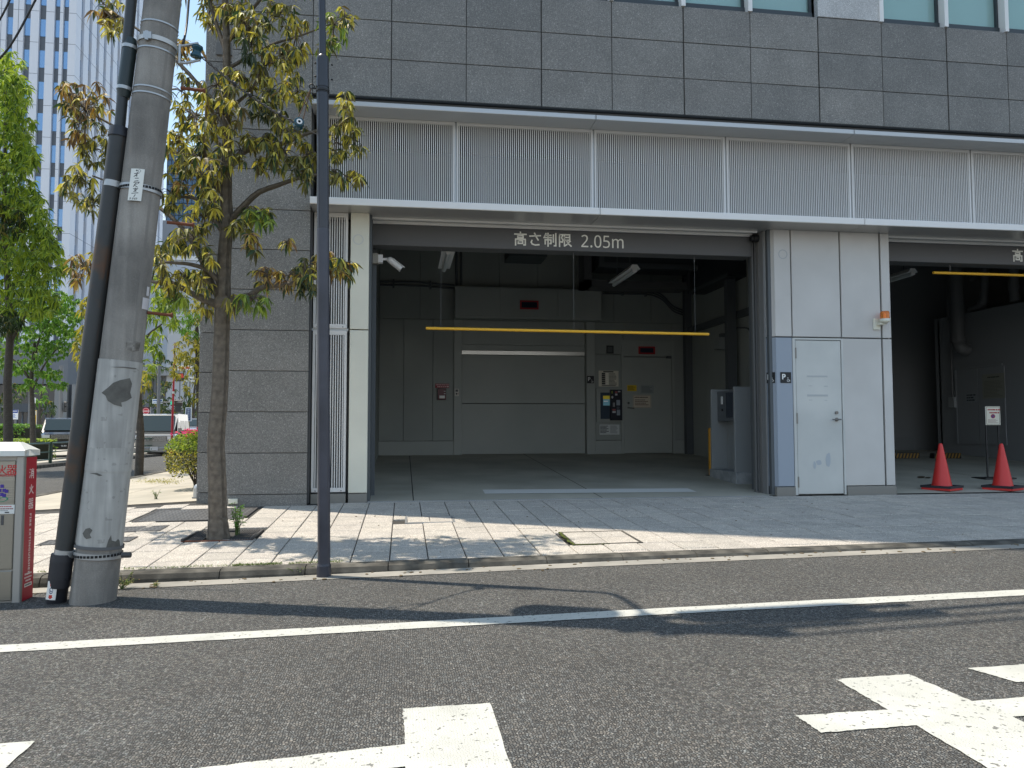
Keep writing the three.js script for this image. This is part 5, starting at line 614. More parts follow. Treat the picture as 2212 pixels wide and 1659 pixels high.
// ---------- trees and plants ----------
class Leaves {
  constructor() { this.P = []; this.C = []; }
  add(p, dir, L, W, c, fold = 0.25, droop = 0.35) {
    const side = V(-dir.z, 0, dir.x); if (side.lengthSq() < 1e-4) side.set(1, 0, 0); side.normalize(); side.applyAxisAngle(dir, rr(-0.9, 0.9)); const nrm = side.clone().cross(dir).normalize(); if (nrm.y < 0) nrm.negate();
    const at = (t, w, up) => p.clone().addScaledVector(dir, t * L).addScaledVector(side, w * W * 0.5).addScaledVector(nrm, up * W * fold).add(V(0, -droop * L * t * t, 0));
    const b = at(0, 0, 0), c1 = at(0.3, 0, 0), l1 = at(0.3, -0.9, 1), r1 = at(0.3, 0.9, 1), c2 = at(0.65, 0, 0), l2 = at(0.65, -0.75, 0.8), r2 = at(0.65, 0.75, 0.8), t = at(1, 0, 0);
    for (const q of [b, l1, c1, b, c1, r1, l1, l2, c1, c1, l2, c2, c1, c2, r1, r1, c2, r2, l2, t, c2, c2, t, r2]) { this.P.push(q.x, q.y, q.z); this.C.push(c[0], c[1], c[2]); }
  }
  small(p, n, s, c) { const u = V(rr(-1, 1), rr(-1, 1), rr(-1, 1)).cross(n).normalize(), w = n.clone().cross(u).normalize(); const q = [[-1, 0], [0, -0.5], [1, 0], [-1, 0], [1, 0], [0, 0.5]]; for (const [a, b] of q) { this.P.push(p.x + u.x * a * s + w.x * b * s, p.y + u.y * a * s + w.y * b * s, p.z + u.z * a * s + w.z * b * s); this.C.push(...c); } }
  geo() { const g = new THREE.BufferGeometry(); g.setAttribute('position', new THREE.Float32BufferAttribute(this.P, 3)); g.setAttribute('color', new THREE.Float32BufferAttribute(this.C, 3)); g.computeVertexNormals(); return g; }
}
const leafMat = new THREE.MeshPhysicalMaterial({ vertexColors: true, roughness: 0.7, transmission: 0.5, thickness: 0, ior: 1.45, side: THREE.DoubleSide });
const softLeaf = new THREE.MeshPhysicalMaterial({ vertexColors: true, roughness: 0.9, transmission: 0.45, thickness: 0, ior: 1.3, side: THREE.DoubleSide });
const barkTex = mottle([0.37, 0.335, 0.295], [0.49, 0.45, 0.395], 101, 4, 8, 0.25), bark = M([1, 1, 1], 0.95, { map: barkTex, bumpMap: dataTex(256, (u, v) => fbm(u, v, 10, 102, 4), false, 4), bumpScale: 0.006 }), barkGrey = M([1, 1, 1], 0.95, { map: mottle([0.24, 0.225, 0.205], [0.36, 0.34, 0.31], 104, 4, 8, 0.25) });
const pick = (list) => { const k = rnd(); let s = 0; for (const [w, ...c] of list) { s += w; if (k <= s) { const j = rr(0.8, 1.2); return c.map((x) => x * j); } } return list[0].slice(1); };
const PAL = { gold: [[0.38, 0.78, 0.68, 0.09], [0.28, 0.30, 0.28, 0.05], [0.18, 0.16, 0.12, 0.035], [0.18, 0.05, 0.095, 0.025]], bronze: [[0.30, 0.52, 0.33, 0.07], [0.32, 0.19, 0.115, 0.045], [0.22, 0.66, 0.53, 0.08], [0.16, 0.06, 0.095, 0.025]], olive: [[0.34, 0.29, 0.28, 0.05], [0.28, 0.13, 0.12, 0.03], [0.22, 0.78, 0.68, 0.09], [0.16, 0.04, 0.09, 0.025]], green: [[0.6, 0.035, 0.065, 0.02], [0.25, 0.06, 0.10, 0.025], [0.15, 0.20, 0.17, 0.03]], lime: [[0.48, 0.36, 0.46, 0.04], [0.3, 0.22, 0.33, 0.04], [0.22, 0.08, 0.15, 0.02]], spring: [[0.5, 0.14, 0.30, 0.03], [0.3, 0.09, 0.20, 0.025], [0.2, 0.22, 0.34, 0.05]], yellow: [[0.5, 0.42, 0.37, 0.04], [0.3, 0.28, 0.28, 0.04], [0.2, 0.10, 0.13, 0.02]] };  // leaf colours; gold, bronze and olive also paint in backlit and shaded leaves
function rosette(lv, p, pal, L, n, W = 0.27, droopy = false) { const ph = rr(0, 6.28); for (let k = 0; k < n; k++) { const a = ph + k * 2.4, el = rr(-1.35, droopy ? -0.15 : 0.3), d = V(Math.cos(a), 0, Math.sin(a)).multiplyScalar(Math.cos(el)).add(V(0, Math.sin(el), 0)).normalize(); const l = L * rr(0.7, 1.2); lv.add(p, d, l, l * W * rr(0.8, 1.2), pick(PAL[pal]), rr(0.1, 0.4), rr(0.15, 0.7)); } }
{
  const Z = onWalk(472, 1160).z, base = onWalk(472, 1162), P = (x, y, dz = 0) => onZ(x, y, Z + dz), o = thing('street_tree', 'street tree with bronze drooping leaves beside the utility pole', 'tree', base), lv = new Leaves(), tw = [];
  const tp = [[472, 1172], [471, 1120], [469, 1040], [467, 960], [473, 870], [478, 770], [480, 690], [482, 640]].map(([x, y]) => P(x, y)), tq = [[482, 645], [485, 560], [489, 480], [489, 400], [491, 300]].map(([x, y]) => P(x, y)), tr = [[491, 305], [489, 200], [490, 100], [486, 10], [490, -120], [496, -260]].map(([x, y]) => P(x, y));
  mesh('trunk', [taper(tp, 0.082, 0.066, 30, 18, 0.05), taper([P(473, 1176), P(472, 1150), P(471, 1118)], 0.108, 0.081, 6, 18, 0.06), taper(tq, 0.066, 0.044, 18, 14, 0.06), taper(tr, 0.044, 0.016, 16, 12, 0.04), sph(P(481, 655), 0.078, 1.05, 1.1, 1, 14, 10), sph(P(489, 470), 0.058, 1.1, 1.2, 1, 14, 10)], bark, o);
  const limbs = [[[[470, 660], [425, 640], [385, 618], [340, 596]], 0.034, 0.016, -0.2], [[[476, 612], [450, 585], [415, 572], [355, 566]], 0.026, 0.012, 0.25], [[[490, 652], [530, 645], [565, 622], [610, 616], [690, 600]], 0.036, 0.012, 0.15], [[[495, 660], [525, 655], [555, 640]], 0.022, 0.01, 0.3], [[[496, 478], [520, 452], [558, 416], [600, 400], [652, 383], [720, 372]], 0.034, 0.010, 0.2], [[[496, 362], [520, 332], [560, 316], [610, 310], [665, 288], [735, 270]], 0.032, 0.009, 0.1], [[[482, 500], [450, 455], [425, 430], [390, 425]], 0.032, 0.012, -0.1], [[[478, 470], [455, 420], [452, 370], [440, 320]], 0.024, 0.010, 0.3], [[[486, 330], [465, 300], [440, 270], [400, 235]], 0.022, 0.008, -0.3], [[[490, 235], [520, 215], [545, 190], [560, 160]], 0.02, 0.008, 0.4], [[[490, 90], [520, 60], [545, 20], [590, -30]], 0.024, 0.010, 0.2], [[[488, 110], [470, 60], [455, 10], [440, -60]], 0.024, 0.010, -0.2], [[[490, 150], [560, 110], [590, 95], [640, 80], [720, 50]], 0.018, 0.006, -0.3], [[[470, 640], [400, 500], [300, 420], [200, 380]], 0.03, 0.008, -0.7], [[[486, 420], [380, 330], [280, 290], [190, 240]], 0.028, 0.008, -0.6], [[[488, 260], [400, 150], [320, 80], [250, 30]], 0.024, 0.008, -0.5], [[[470, 655], [380, 620], [280, 600], [190, 585]], 0.024, 0.008, -0.5]];
  for (const [pts, r0, r1, dz] of limbs) mesh('limb', taper(pts.map(([x, y], i) => P(x, y, dz * i / (pts.length - 1))), r0, r1, 14, 9, 0.06), bark, o);
  const K = [[185, 250, 55, 75, 27, 'bronze', -.6], [148, 215, 30, 35, 8, 'bronze', -.6], [200, 330, 40, 32, 10, 'olive', -.6], [168, 400, 38, 45, 13, 'olive', -.7], [205, 440, 25, 25, 7, 'olive', -.7], [185, 585, 35, 38, 12, 'bronze', -.5], [250, 45, 30, 42, 12, 'gold', -.5], [222, 15, 25, 25, 5, 'bronze', -.5], [400, 112, 30, 30, 9, 'bronze', -.4], [392, 205, 38, 40, 10, 'gold', -.3], [422, 262, 45, 45, 15, 'gold', 0], [385, 322, 35, 40, 11, 'gold', 0], [430, 352, 45, 40, 13, 'olive', .2], [398, 395, 38, 45, 12, 'bronze', -.1], [370, 425, 30, 40, 8, 'olive', -.2], [450, 425, 35, 40, 9, 'gold', .2], [440, 475, 40, 35, 10, 'olive', .2], [420, 522, 48, 32, 11, 'olive', .3], [378, 540, 30, 25, 6, 'gold', 0], [470, 362, 30, 40, 9, 'gold', .3], [478, 255, 45, 45, 14, 'gold', .3], [468, 192, 40, 38, 11, 'gold', .2], [455, 28, 32, 45, 9, 'gold', -.2], [508, 25, 35, 35, 8, 'gold', .2], [530, 62, 38, 40, 10, 'gold', .3], [545, 105, 35, 38, 9, 'green', .3], [602, 40, 42, 42, 11, 'olive', 0], [570, 152, 45, 36, 11, 'gold', .3], [612, 132, 38, 38, 10, 'gold', 0], [640, 88, 28, 55, 10, 'gold', -.2], [642, 195, 28, 35, 8, 'gold', 0], [582, 205, 42, 32, 9, 'gold', .3], [522, 172, 38, 35, 9, 'gold', .4], [560, 240, 32, 26, 8, 'green', .3], [602, 262, 18, 20, 4, 'olive', .2], [722, 62, 32, 42, 11, 'lime', -.3], [746, 40, 18, 28, 4, 'gold', -.3], [700, 115, 16, 20, 4, 'lime', -.3], [745, 232, 14, 30, 6, 'gold', .1], [746, 278, 24, 32, 8, 'gold', .1], [766, 312, 18, 38, 5, 'olive', .1], [728, 315, 22, 38, 6, 'olive', .1], [560, 312, 48, 22, 9, 'olive', .1], [612, 332, 42, 28, 10, 'olive', .1], [642, 290, 28, 22, 6, 'gold', .1], [662, 342, 28, 28, 8, 'olive', .1], [582, 362, 28, 22, 5, 'gold', .1], [522, 332, 28, 28, 5, 'olive', .2], [655, 382, 24, 22, 7, 'olive', .2], [756, 390, 24, 16, 6, 'gold', .2], [722, 376, 18, 18, 4, 'olive', .2], [562, 472, 42, 20, 11, 'lime', .3], [530, 462, 22, 18, 5, 'gold', .3], [520, 502, 28, 22, 6, 'olive', .3], [542, 532, 16, 25, 4, 'bronze', .3], [620, 532, 10, 15, 2, 'bronze', .1], [576, 602, 28, 26, 6, 'bronze', .2], [622, 602, 28, 26, 7, 'bronze', .2], [660, 592, 28, 28, 8, 'olive', .15], [702, 572, 32, 30, 8, 'bronze', .15], [746, 580, 18, 32, 8, 'bronze', .15], [660, 630, 22, 18, 4, 'green', .2], [545, 652, 32, 28, 9, 'lime', .3], [506, 652, 22, 16, 3, 'gold', .3], [400, 602, 38, 26, 9, 'gold', 0], [362, 612, 28, 28, 7, 'gold', -.1], [440, 612, 28, 22, 5, 'gold', .1], [382, 656, 32, 22, 6, 'lime', -.1], [450, 662, 16, 16, 3, 'gold', 0], [348, 562, 18, 28, 4, 'olive', 0], [450, 572, 22, 18, 4, 'gold', .2], [560, -60, 140, 60, 26, 'gold', 0], [420, -60, 90, 60, 14, 'gold', 0]];
  for (const [cx, cy, rx, ry, n, pal, dz] of K) { const hub = P(cx, cy - ry * 0.2, dz); for (let i = 0; i < Math.round(n * 1.9); i++) { const a = rr(0, 6.28), q = Math.sqrt(rnd()), p = P(cx + Math.cos(a) * rx * q, cy + Math.sin(a) * ry * q - 8, dz + rr(-0.35, 0.35)); tw.push(taper([hub, hub.clone().lerp(p, 0.5).add(V(0, 0.03, 0)), p], 0.005, 0.002, 3, 4)); rosette(lv, p, rnd() < 0.75 ? pal : 'olive', rr(0.07, 0.098), 6 + (rnd() * 4 | 0), 0.32, rnd() < 0.65); } }
  mesh('twigs', tw, bark, o, { kind: 'stuff' }); mesh('crown', lv.geo(), leafMat, o, { kind: 'stuff' });
}
function bgTree(name, label, o0, group) {
  const { dist, trunk, r0, r1, limbs = [], K, L, n = 6, W = 0.3, dz = 1.2, m = softLeaf, b = barkGrey, dens = 1 } = o0, P = (x, y, d = 0) => atD(x, y, dist + d), pts = trunk.map(([x, y]) => P(x, y)), o = thing(name, label, 'tree', pts[0], group), lv = new Leaves();
  mesh('trunk', taper(pts, r0, r1, 16, 10, 0.05), b, o); for (const [q, a, c, d] of limbs) mesh('limb', taper(q.map(([x, y], i) => P(x, y, (d || 0) * i / q.length)), a, c, 10, 7, 0.05), b, o);
  for (const [cx, cy, rx, ry, k, pal] of K) for (let i = 0; i < k * dens; i++) { const a = rr(0, 6.28), q = Math.sqrt(rnd()); rosette(lv, P(cx + Math.cos(a) * rx * q, cy + Math.sin(a) * ry * q, rr(-dz, dz)), pal, L, n, W); }
  mesh('crown', lv.geo(), m, o, { kind: 'stuff' }); return o;
}
bgTree('street_tree', 'bright yellow-green street tree beyond the extinguisher cabinet', { dist: 22, trunk: [[18, 985], [18, 900], [16, 820], [22, 740], [18, 640], [10, 500], [12, 300], [10, 150]], r0: 0.13, r1: 0.03, limbs: [[[[22, 740], [50, 690], [75, 640]], 0.06, 0.02], [[[18, 640], [50, 580], [80, 520]], 0.05, 0.02], [[[14, 420], [50, 380], [75, 330]], 0.04, 0.015], [[[16, 700], [-10, 640], [-40, 560]], 0.06, 0.02]],
  K: [[20, 150, 35, 40, 20, 'lime'], [25, 200, 40, 45, 30, 'lime'], [5, 250, 45, 50, 30, 'lime'], [45, 270, 30, 40, 18, 'lime'], [15, 330, 60, 45, 42, 'lime'], [55, 340, 30, 35, 18, 'lime'], [30, 420, 55, 45, 40, 'lime'], [70, 450, 35, 30, 16, 'lime'], [0, 480, 60, 50, 40, 'green'], [60, 530, 65, 45, 50, 'lime'], [95, 500, 30, 30, 14, 'lime'], [30, 590, 75, 45, 55, 'lime'], [110, 570, 35, 50, 24, 'lime'], [60, 650, 70, 35, 40, 'lime'], [0, 690, 50, 30, 20, 'green'], [-60, 400, 60, 200, 60, 'lime']], L: 0.20, n: 8, dz: 1.6, dens: 3.0 });
bgTree('maple_tree', 'fresh green maple tree by the avenue behind the extinguisher cabinet', { dist: 29, trunk: [[72, 960], [70, 880], [68, 820], [75, 740]], r0: 0.11, r1: 0.05, limbs: [[[[70, 840], [95, 790], [125, 750]], 0.05, 0.02], [[[69, 830], [45, 790], [20, 770]], 0.05, 0.02], [[[72, 780], [90, 720], [110, 690]], 0.05, 0.02]],
  K: [[110, 650, 60, 25, 55, 'spring'], [125, 690, 55, 25, 55, 'spring'], [80, 700, 60, 25, 50, 'spring'], [40, 740, 60, 25, 45, 'spring'], [130, 730, 45, 25, 40, 'spring'], [100, 760, 45, 18, 26, 'spring'], [60, 790, 50, 18, 24, 'spring'], [15, 790, 40, 20, 24, 'spring'], [110, 808, 32, 10, 14, 'spring'], [60, 830, 25, 12, 10, 'spring'], [125, 830, 22, 9, 10, 'spring']], L: 0.14, n: 6, W: 0.75, dz: 1.5, dens: 1.9 });
bgTree('street_tree', 'young street tree with mossy trunk behind the utility pole', { dist: 16.4, trunk: [[300, 1043], [301, 1000], [303, 940], [300, 880], [298, 800], [305, 740]], r0: 0.095, r1: 0.06, limbs: [[[[305, 740], [330, 715], [350, 700]], 0.04, 0.015], [[[303, 760], [320, 640], [340, 560]], 0.04, 0.012]], K: [[340, 620, 25, 35, 12, 'lime'], [345, 690, 35, 35, 20, 'lime'], [330, 740, 25, 30, 12, 'lime'], [352, 660, 28, 25, 10, 'lime'], [320, 790, 15, 22, 6, 'lime'], [335, 550, 25, 25, 8, 'yellow'], [310, 820, 14, 20, 5, 'yellow'], [185, 660, 18, 30, 7, 'yellow'], [170, 760, 14, 25, 6, 'yellow'], [178, 720, 12, 20, 5, 'yellow']], L: 0.15, n: 7, dz: 0.8, dens: 1.7 });
bgTree('street_tree', 'yellow-leaved street tree rising beside the granite building edge', { dist: 24, trunk: [[432, 990], [432, 900], [428, 820], [425, 700]], r0: 0.12, r1: 0.05, K: [[415, 640, 22, 40, 18, 'yellow'], [410, 700, 28, 30, 22, 'spring'], [405, 750, 30, 35, 26, 'yellow'], [395, 790, 30, 28, 22, 'yellow'], [420, 830, 22, 40, 20, 'yellow'], [395, 690, 20, 30, 10, 'spring'], [440, 740, 30, 80, 30, 'yellow']], L: 0.15, n: 7, dz: 1, dens: 1.7 });
for (const [label, d, t, K] of [['dark evergreen tree against the far grey building', 62, [[345, 950], [345, 880], [343, 830]], [[350, 830, 30, 40, 30, 'green'], [335, 880, 28, 30, 26, 'green'], [368, 870, 25, 30, 22, 'green'], [350, 780, 22, 18, 12, 'green']]], ['dark leafy tree behind the blue bus-stop sign', 58, [[418, 960], [417, 900], [420, 840]], [[415, 880, 25, 35, 26, 'green'], [400, 920, 20, 25, 16, 'green'], [425, 850, 20, 20, 12, 'green']]], ['dim green tree in front of the dark tower base', 60, [[88, 960], [86, 900], [90, 850]], [[85, 850, 30, 20, 14, 'spring'], [20, 860, 35, 35, 26, 'green'], [105, 880, 20, 15, 8, 'green']]]]) bgTree('avenue_tree', label, { dist: d, trunk: t, r0: 0.18, r1: 0.08, limbs: [[[t[1], [t[1][0] - 18, t[1][1] - 45]], 0.08, 0.02], [[t[1], [t[1][0] + 20, t[1][1] - 50]], 0.08, 0.02], [[t[2], [t[2][0] + 6, t[2][1] - 50]], 0.07, 0.02]], K, L: 0.36, n: 5, W: 0.5, dz: 2 }, 'trees along the avenue');
function hedge(name, label, c0, c1, depth, h, pal, n, s, top) { // clipped hedge between two base points
  const o = thing(name, label, 'hedge', c0.clone().lerp(c1, 0.5)), lv = new Leaves(), ax = c1.clone().sub(c0), len = ax.length(), nz = V(-ax.z, 0, ax.x).normalize(); ax.normalize(); const core = [c0, c1].map((c) => [[-0.42, 0], [-0.42, 0.9], [0.42, 0.9], [0.42, 0]].map(([a, b]) => c.clone().addScaledVector(nz, a * depth).add(V(0, b * h, 0)))); mesh('inner_twigs', loft(core), M([0.02, 0.022, 0.012], 1), o);
  for (let i = 0; i < n; i++) { const f = rnd(), t = rr(-0.02, 1.02) * len, up = f < 0.45, d = up ? rr(-0.5, 0.5) : (rnd() < 0.5 ? -0.5 : 0.5) * rr(0.9, 1.06), y = up ? h * rr(0.93, 1.06) : h * rr(0.03, 1.0); lv.small(c0.clone().addScaledVector(ax, t).addScaledVector(nz, d * depth).add(V(0, y, 0)), V(rr(-1, 1), up ? 1 : rr(-0.3, 0.8), rr(-1, 1)).normalize(), s * rr(0.7, 1.3), pick(PAL[pal === 'mix' ? (y > h * 0.8 ? 'lime' : 'green') : pal])); }
  mesh('foliage', lv.geo(), softLeaf, o, { kind: 'stuff' });
}
{ const g = (px, d, y = -0.55) => { const p = atD(px, 930, d); p.y = y; return p; }; hedge('hedge', 'low yellow-green clipped hedge on the avenue median', g(-40, 36), g(92, 34), 1.2, 0.85, 'lime', 2600, 0.07); hedge('hedge', 'taller dark green hedge behind the low median hedge', g(-40, 44), g(72, 43), 1.4, 1.5, 'spring', 2600, 0.09); hedge('hedge', 'square green clipped hedge beside the silver van', g(388, 37), g(470, 38), 1.6, 1.2, 'spring', 1800, 0.06); }
{ // azalea by the building corner
  const b = V(-3.05, swY(-3.05, -2.6), -2.7), o = thing('azalea_shrub', 'azalea shrub with pink blossom on top at the building corner', 'shrub', b), lv = new Leaves(), fl = new Leaves(), st = [];
  for (let i = 0; i < 40; i++) { const a = rr(0, 6.28), r = Math.sqrt(rnd()); st.push(taper([b.clone().add(V(rr(-0.1, 0.1), -0.02, rr(-0.1, 0.1))), b.clone().add(V(Math.cos(a) * r * 0.25, 0.3, Math.sin(a) * r * 0.25)), b.clone().add(V(Math.cos(a) * r * 0.45, 0.74, Math.sin(a) * r * 0.45))], 0.010, 0.003, 5, 5)); }
  mesh('stems', st, M([0.07, 0.055, 0.04], 1), o, { kind: 'stuff' });
  for (let i = 0; i < 7500; i++) { const a = rr(0, 6.28), q = rnd() ** 0.25, el = rr(-0.9, 1.57), r = 0.52 * q * (0.85 + 0.3 * fbm((a / 6.28) % 1, (el + 1) / 3, 6, 7, 2)), p = b.clone().add(V(Math.cos(a) * Math.cos(el) * r, 0.48 + Math.sin(el) * 0.40 * q, Math.sin(a) * Math.cos(el) * r)); if (p.y < b.y + 0.25 && rnd() < 0.75) continue; lv.small(p, V(rr(-1, 1), rr(0, 1.4), rr(-1, 1)).normalize(), rr(0.014, 0.026), pick(PAL[el > 0.3 ? 'lime' : 'olive'])); }
  for (let i = 0; i < 420; i++) { const a = rr(0, 6.28), r = 0.42 * Math.sqrt(rnd()); if (rnd() > 0.5 + 0.5 * Math.cos(a - 0.3)) continue; const p = b.clone().add(V(Math.cos(a) * r, 0.90 - r * r * 0.5 + rr(-0.02, 0.04), Math.sin(a) * r)); for (let k = 0; k < 2; k++) fl.small(p, V(rr(-1, 1), 1, rr(-1, 1)).normalize(), rr(0.018, 0.03), [0.75, rr(0.03, 0.12), rr(0.12, 0.3)]); }
  mesh('foliage', lv.geo(), softLeaf, o, { kind: 'stuff' }); mesh('blossom', fl.geo(), softLeaf, o, { kind: 'stuff' });
  const sb = V(-2.58, swY(-2.58, -1), -0.9); const so = thing('spot_lamp', 'small round-topped steel ground spotlight beside the azalea shrub', 'spotlight', sb); mesh('drum', [cyl(sb, V(sb.x, sb.y + 0.12, sb.z), 0.075, 0.075, 20), sph(V(sb.x, sb.y + 0.12, sb.z), 0.075, 1, 0.9, 1)], mat.galv, so); mesh('foot', cyl(sb, V(sb.x, sb.y + 0.01, sb.z), 0.09, 0.09, 18), mat.steelIn, so);
  const ob = onWalk(498, 1083); single('wall_outlet', 'small pale outlet box at the foot of the granite wall', 'outlet', [cbox(-1.98, -1.88, 0.02, 0.075, 0.2, 0.235, 0.004)], mat.cream);
}
function weed(label, b, h, n, L, c, spread = 0.06) { const lv = new Leaves(), st = [], o = thing('weed', label, 'weed', b); for (let i = 0; i < n; i++) { const a = rr(0, 6.28), hh = h * rr(0.4, 1), t = b.clone().add(V(Math.cos(a) * spread * rr(0.3, 1.2), hh, Math.sin(a) * spread * rr(0.3, 1))); st.push(taper([b.clone().add(V(rr(-0.02, 0.02), -0.01, rr(-0.02, 0.02))), b.clone().lerp(t, 0.55).add(V(0, 0.01, 0)), t], 0.0035, 0.0015, 4, 4)); for (let k = 0; k < 7; k++) { const p = b.clone().lerp(t, rr(0.3, 1)); lv.add(p, V(rr(-1, 1), rr(-0.2, 0.8), rr(-1, 1)).normalize(), L * rr(0.6, 1.3), L * 0.3, c.map((x) => x * rr(0.7, 1.3)), 0.2, 0.3); } } mesh('stems', st, M([0.08, 0.12, 0.03], 0.9), o, { kind: 'stuff' }); mesh('leaves', lv.geo(), softLeaf, o, { kind: 'stuff' }); }
weed('leafy bright green weed growing at the tree foot', onWalk(513, 1156), 0.30, 16, 0.05, [0.13, 0.27, 0.03], 0.08); weed('pale weed sprouting at the foot of the utility pole', onRoad(264, 1272), 0.13, 12, 0.025, [0.34, 0.34, 0.10], 0.09); weed('small pale weed in the gutter near the utility pole', onRoad(336, 1268), 0.05, 8, 0.02, [0.3, 0.3, 0.1], 0.04); weed('wispy weed in the gutter beside the street lamp', onRoad(645, 1243), 0.07, 10, 0.02, [0.16, 0.22, 0.06], 0.1); weed('small weed on the pavement near the azalea shrub', onWalk(338, 1078), 0.18, 8, 0.03, [0.2, 0.28, 0.08], 0.05);
{ const blade = new Leaves(); for (let i = 0; i < 1500; i++) { const x = rnd() < 0.4 ? rr(-1.25, -0.9) : rnd() < 0.6 ? rr(-2.6, -1.2) : rr(-0.85, -0.45), z = KZ - rr(0.0, rnd() < 0.5 ? 0.02 : 0.05), p = V(x, swY(x, z) + 0.002, z); if (fbm((x * 0.21 + 5) % 1, 0.3, 9, 5, 3) < 0.42) continue; blade.add(p, V(rr(-0.7, 0.7), rr(0.25, 1), rr(-0.7, 0.7)).normalize(), rr(0.012, 0.035), 0.004, pick([[0.5, 0.10, 0.17, 0.03], [0.5, 0.18, 0.22, 0.05]]), 0.1, 0.3); } const m = single('grass_tufts', 'short green grass tufts along the kerb joint near street lamp', 'grass', blade.geo(), softLeaf); m.userData.kind = 'stuff';
  const b2 = new Leaves(); for (let i = 0; i < 420; i++) { const p = onWalk(345 + (rnd() + rnd() + rnd() - 1.5) * 44, 1041 + (rnd() + rnd() - 1) * 7); b2.add(p, V(rr(-0.6, 0.6), 1, rr(-0.6, 0.6)).normalize(), rr(0.02, 0.07), 0.008, pick(PAL.yellow), 0.1, 0.4); } const m2 = single('dry_grass', 'pale dry grass around foot of the mossy trunk', 'grass', b2.geo(), softLeaf); m2.userData.kind = 'stuff'; }

// ---------- the far side: towers, cars, railings, signs ----------
const white = M([0.68, 0.70, 0.74], 0.5), spandrel = M([0.10, 0.115, 0.135], 0.5), towerGlass = new THREE.MeshPhysicalMaterial({ color: new THREE.Color(0.22, 0.36, 0.55), roughness: 0.08, metalness: 0.55, ior: 1.6, specularIntensity: 1, side: THREE.DoubleSide }), jointM = M([0.20, 0.22, 0.25], 0.7);
{ // white office tower, its front towards the street and its flank along the side street
  const ZT = 9.4 - 100, c = onZ(164, 60, ZT), XT = c.x, H = 84, D = 37, W = 40, top = H, o = thing('office_tower', 'tall white office tower with slim vertical windows', 'building', V(XT - W / 2, -0.6, ZT - D / 2)), y0 = onZ(100, 745, ZT).y, FH = onZ(100, 40, ZT).y - onZ(100, 107.5, ZT).y, row0 = onZ(100, 77, ZT).y, wh = onZ(100, 40, ZT).y - onZ(100, 77, ZT).y, rows = []; for (let k = -9; k < 12; k++) rows.push(row0 + k * FH);
  mesh('core', box(XT - W, XT - 0.4, y0, H, ZT - D, ZT - 0.35), spandrel, o);
  const cols = [[-24, -9], [12.9, 27.7], [50.6, 65.6], [84, 99], [117, 129], [136, 148]].map((q) => q.map((x) => onZ(x, 58, ZT).x)); let x = XT - W; const piers = []; for (const [a, b] of cols) { piers.push([x, a]); x = b; } piers.push([x, XT]);
  const wg = new THREE.BoxGeometry(1, wh, 0.1);
  for (const [a, b] of piers) { mesh('pier', box(a, b, y0, H, ZT - 0.5, ZT), white, o); if (b - a > 1) mesh('pier_joint', box((a + b) / 2 - 0.03, (a + b) / 2 + 0.03, y0, H, ZT, ZT + 0.01), jointM, o); }
  for (const y of rows) mesh('floor_joint', piers.map(([a, b]) => box(a, b, y + wh + FH * 0.22, y + wh + FH * 0.22 + 0.05, ZT, ZT + 0.012)), jointM, o);
  for (const [a, b] of cols) for (const y of rows) mesh('window', box(a + 0.02, b - 0.02, y, y + wh, ZT - 0.34, ZT - 0.28), towerGlass, o);
  const n = 15; for (let i = 0; i < n; i++) { const za = ZT - i * D / n, zb = ZT - (i + 1) * D / n, m = lerp(za, zb, 0.62); mesh('pier', box(XT - 0.5, XT + 0.004, y0, H, m, i ? za : za - 0.5), white, o); for (const y of rows) mesh('window', box(XT - 0.34, XT - 0.28, y + (i % 2 ? FH * 0.5 : 0), y + wh + (i % 2 ? FH * 0.5 : 0), zb + 0.05, m - 0.05), towerGlass, o); }
  for (const y of rows) mesh('floor_joint', box(XT, XT + 0.012, y + wh + FH * 0.22, y + wh + FH * 0.22 + 0.05, ZT - D, ZT), jointM, o);
  // podium
  const pd = M([0.10, 0.105, 0.11], 0.5), bg = M([0.34, 0.32, 0.29], 0.8); mesh('podium_band', box(XT - W, XT + 0.6, onZ(60, 830, ZT).y, y0, ZT - D, ZT + 0.8), M([0.20, 0.205, 0.21], 0.7), o); mesh('podium_glass', box(XT - W, XT, -0.6, onZ(60, 830, ZT).y, ZT - D, ZT - 0.6), new THREE.MeshPhysicalMaterial({ color: new THREE.Color(0.02, 0.03, 0.04), roughness: 0.1, ior: 1.6 }), o); mesh('podium_beam', box(XT - W, XT + 0.2, onZ(60, 890, ZT).y, onZ(60, 872, ZT).y, ZT - 1, ZT + 0.3), pd, o); for (const [a, b] of [[121, 133], [138, 148], [158, 164], [-30, -18]]) mesh('podium_column', box(onZ(a, 880, ZT).x, onZ(b, 880, ZT).x, -0.6, onZ(60, 830, ZT).y, ZT - 1, ZT + 0.5), bg, o); for (let i = 0; i < 9; i++) mesh('podium_mullion', box(onZ(6 + i * 12.5, 900, ZT).x - 0.05, onZ(6 + i * 12.5, 900, ZT).x + 0.05, -0.6, onZ(60, 890, ZT).y, ZT - 0.6, ZT - 0.5), jointM, o); mesh('podium_side', box(XT - 0.6, XT + 0.5, -0.6, onZ(60, 830, ZT).y, ZT - D, ZT), pd, o);
}
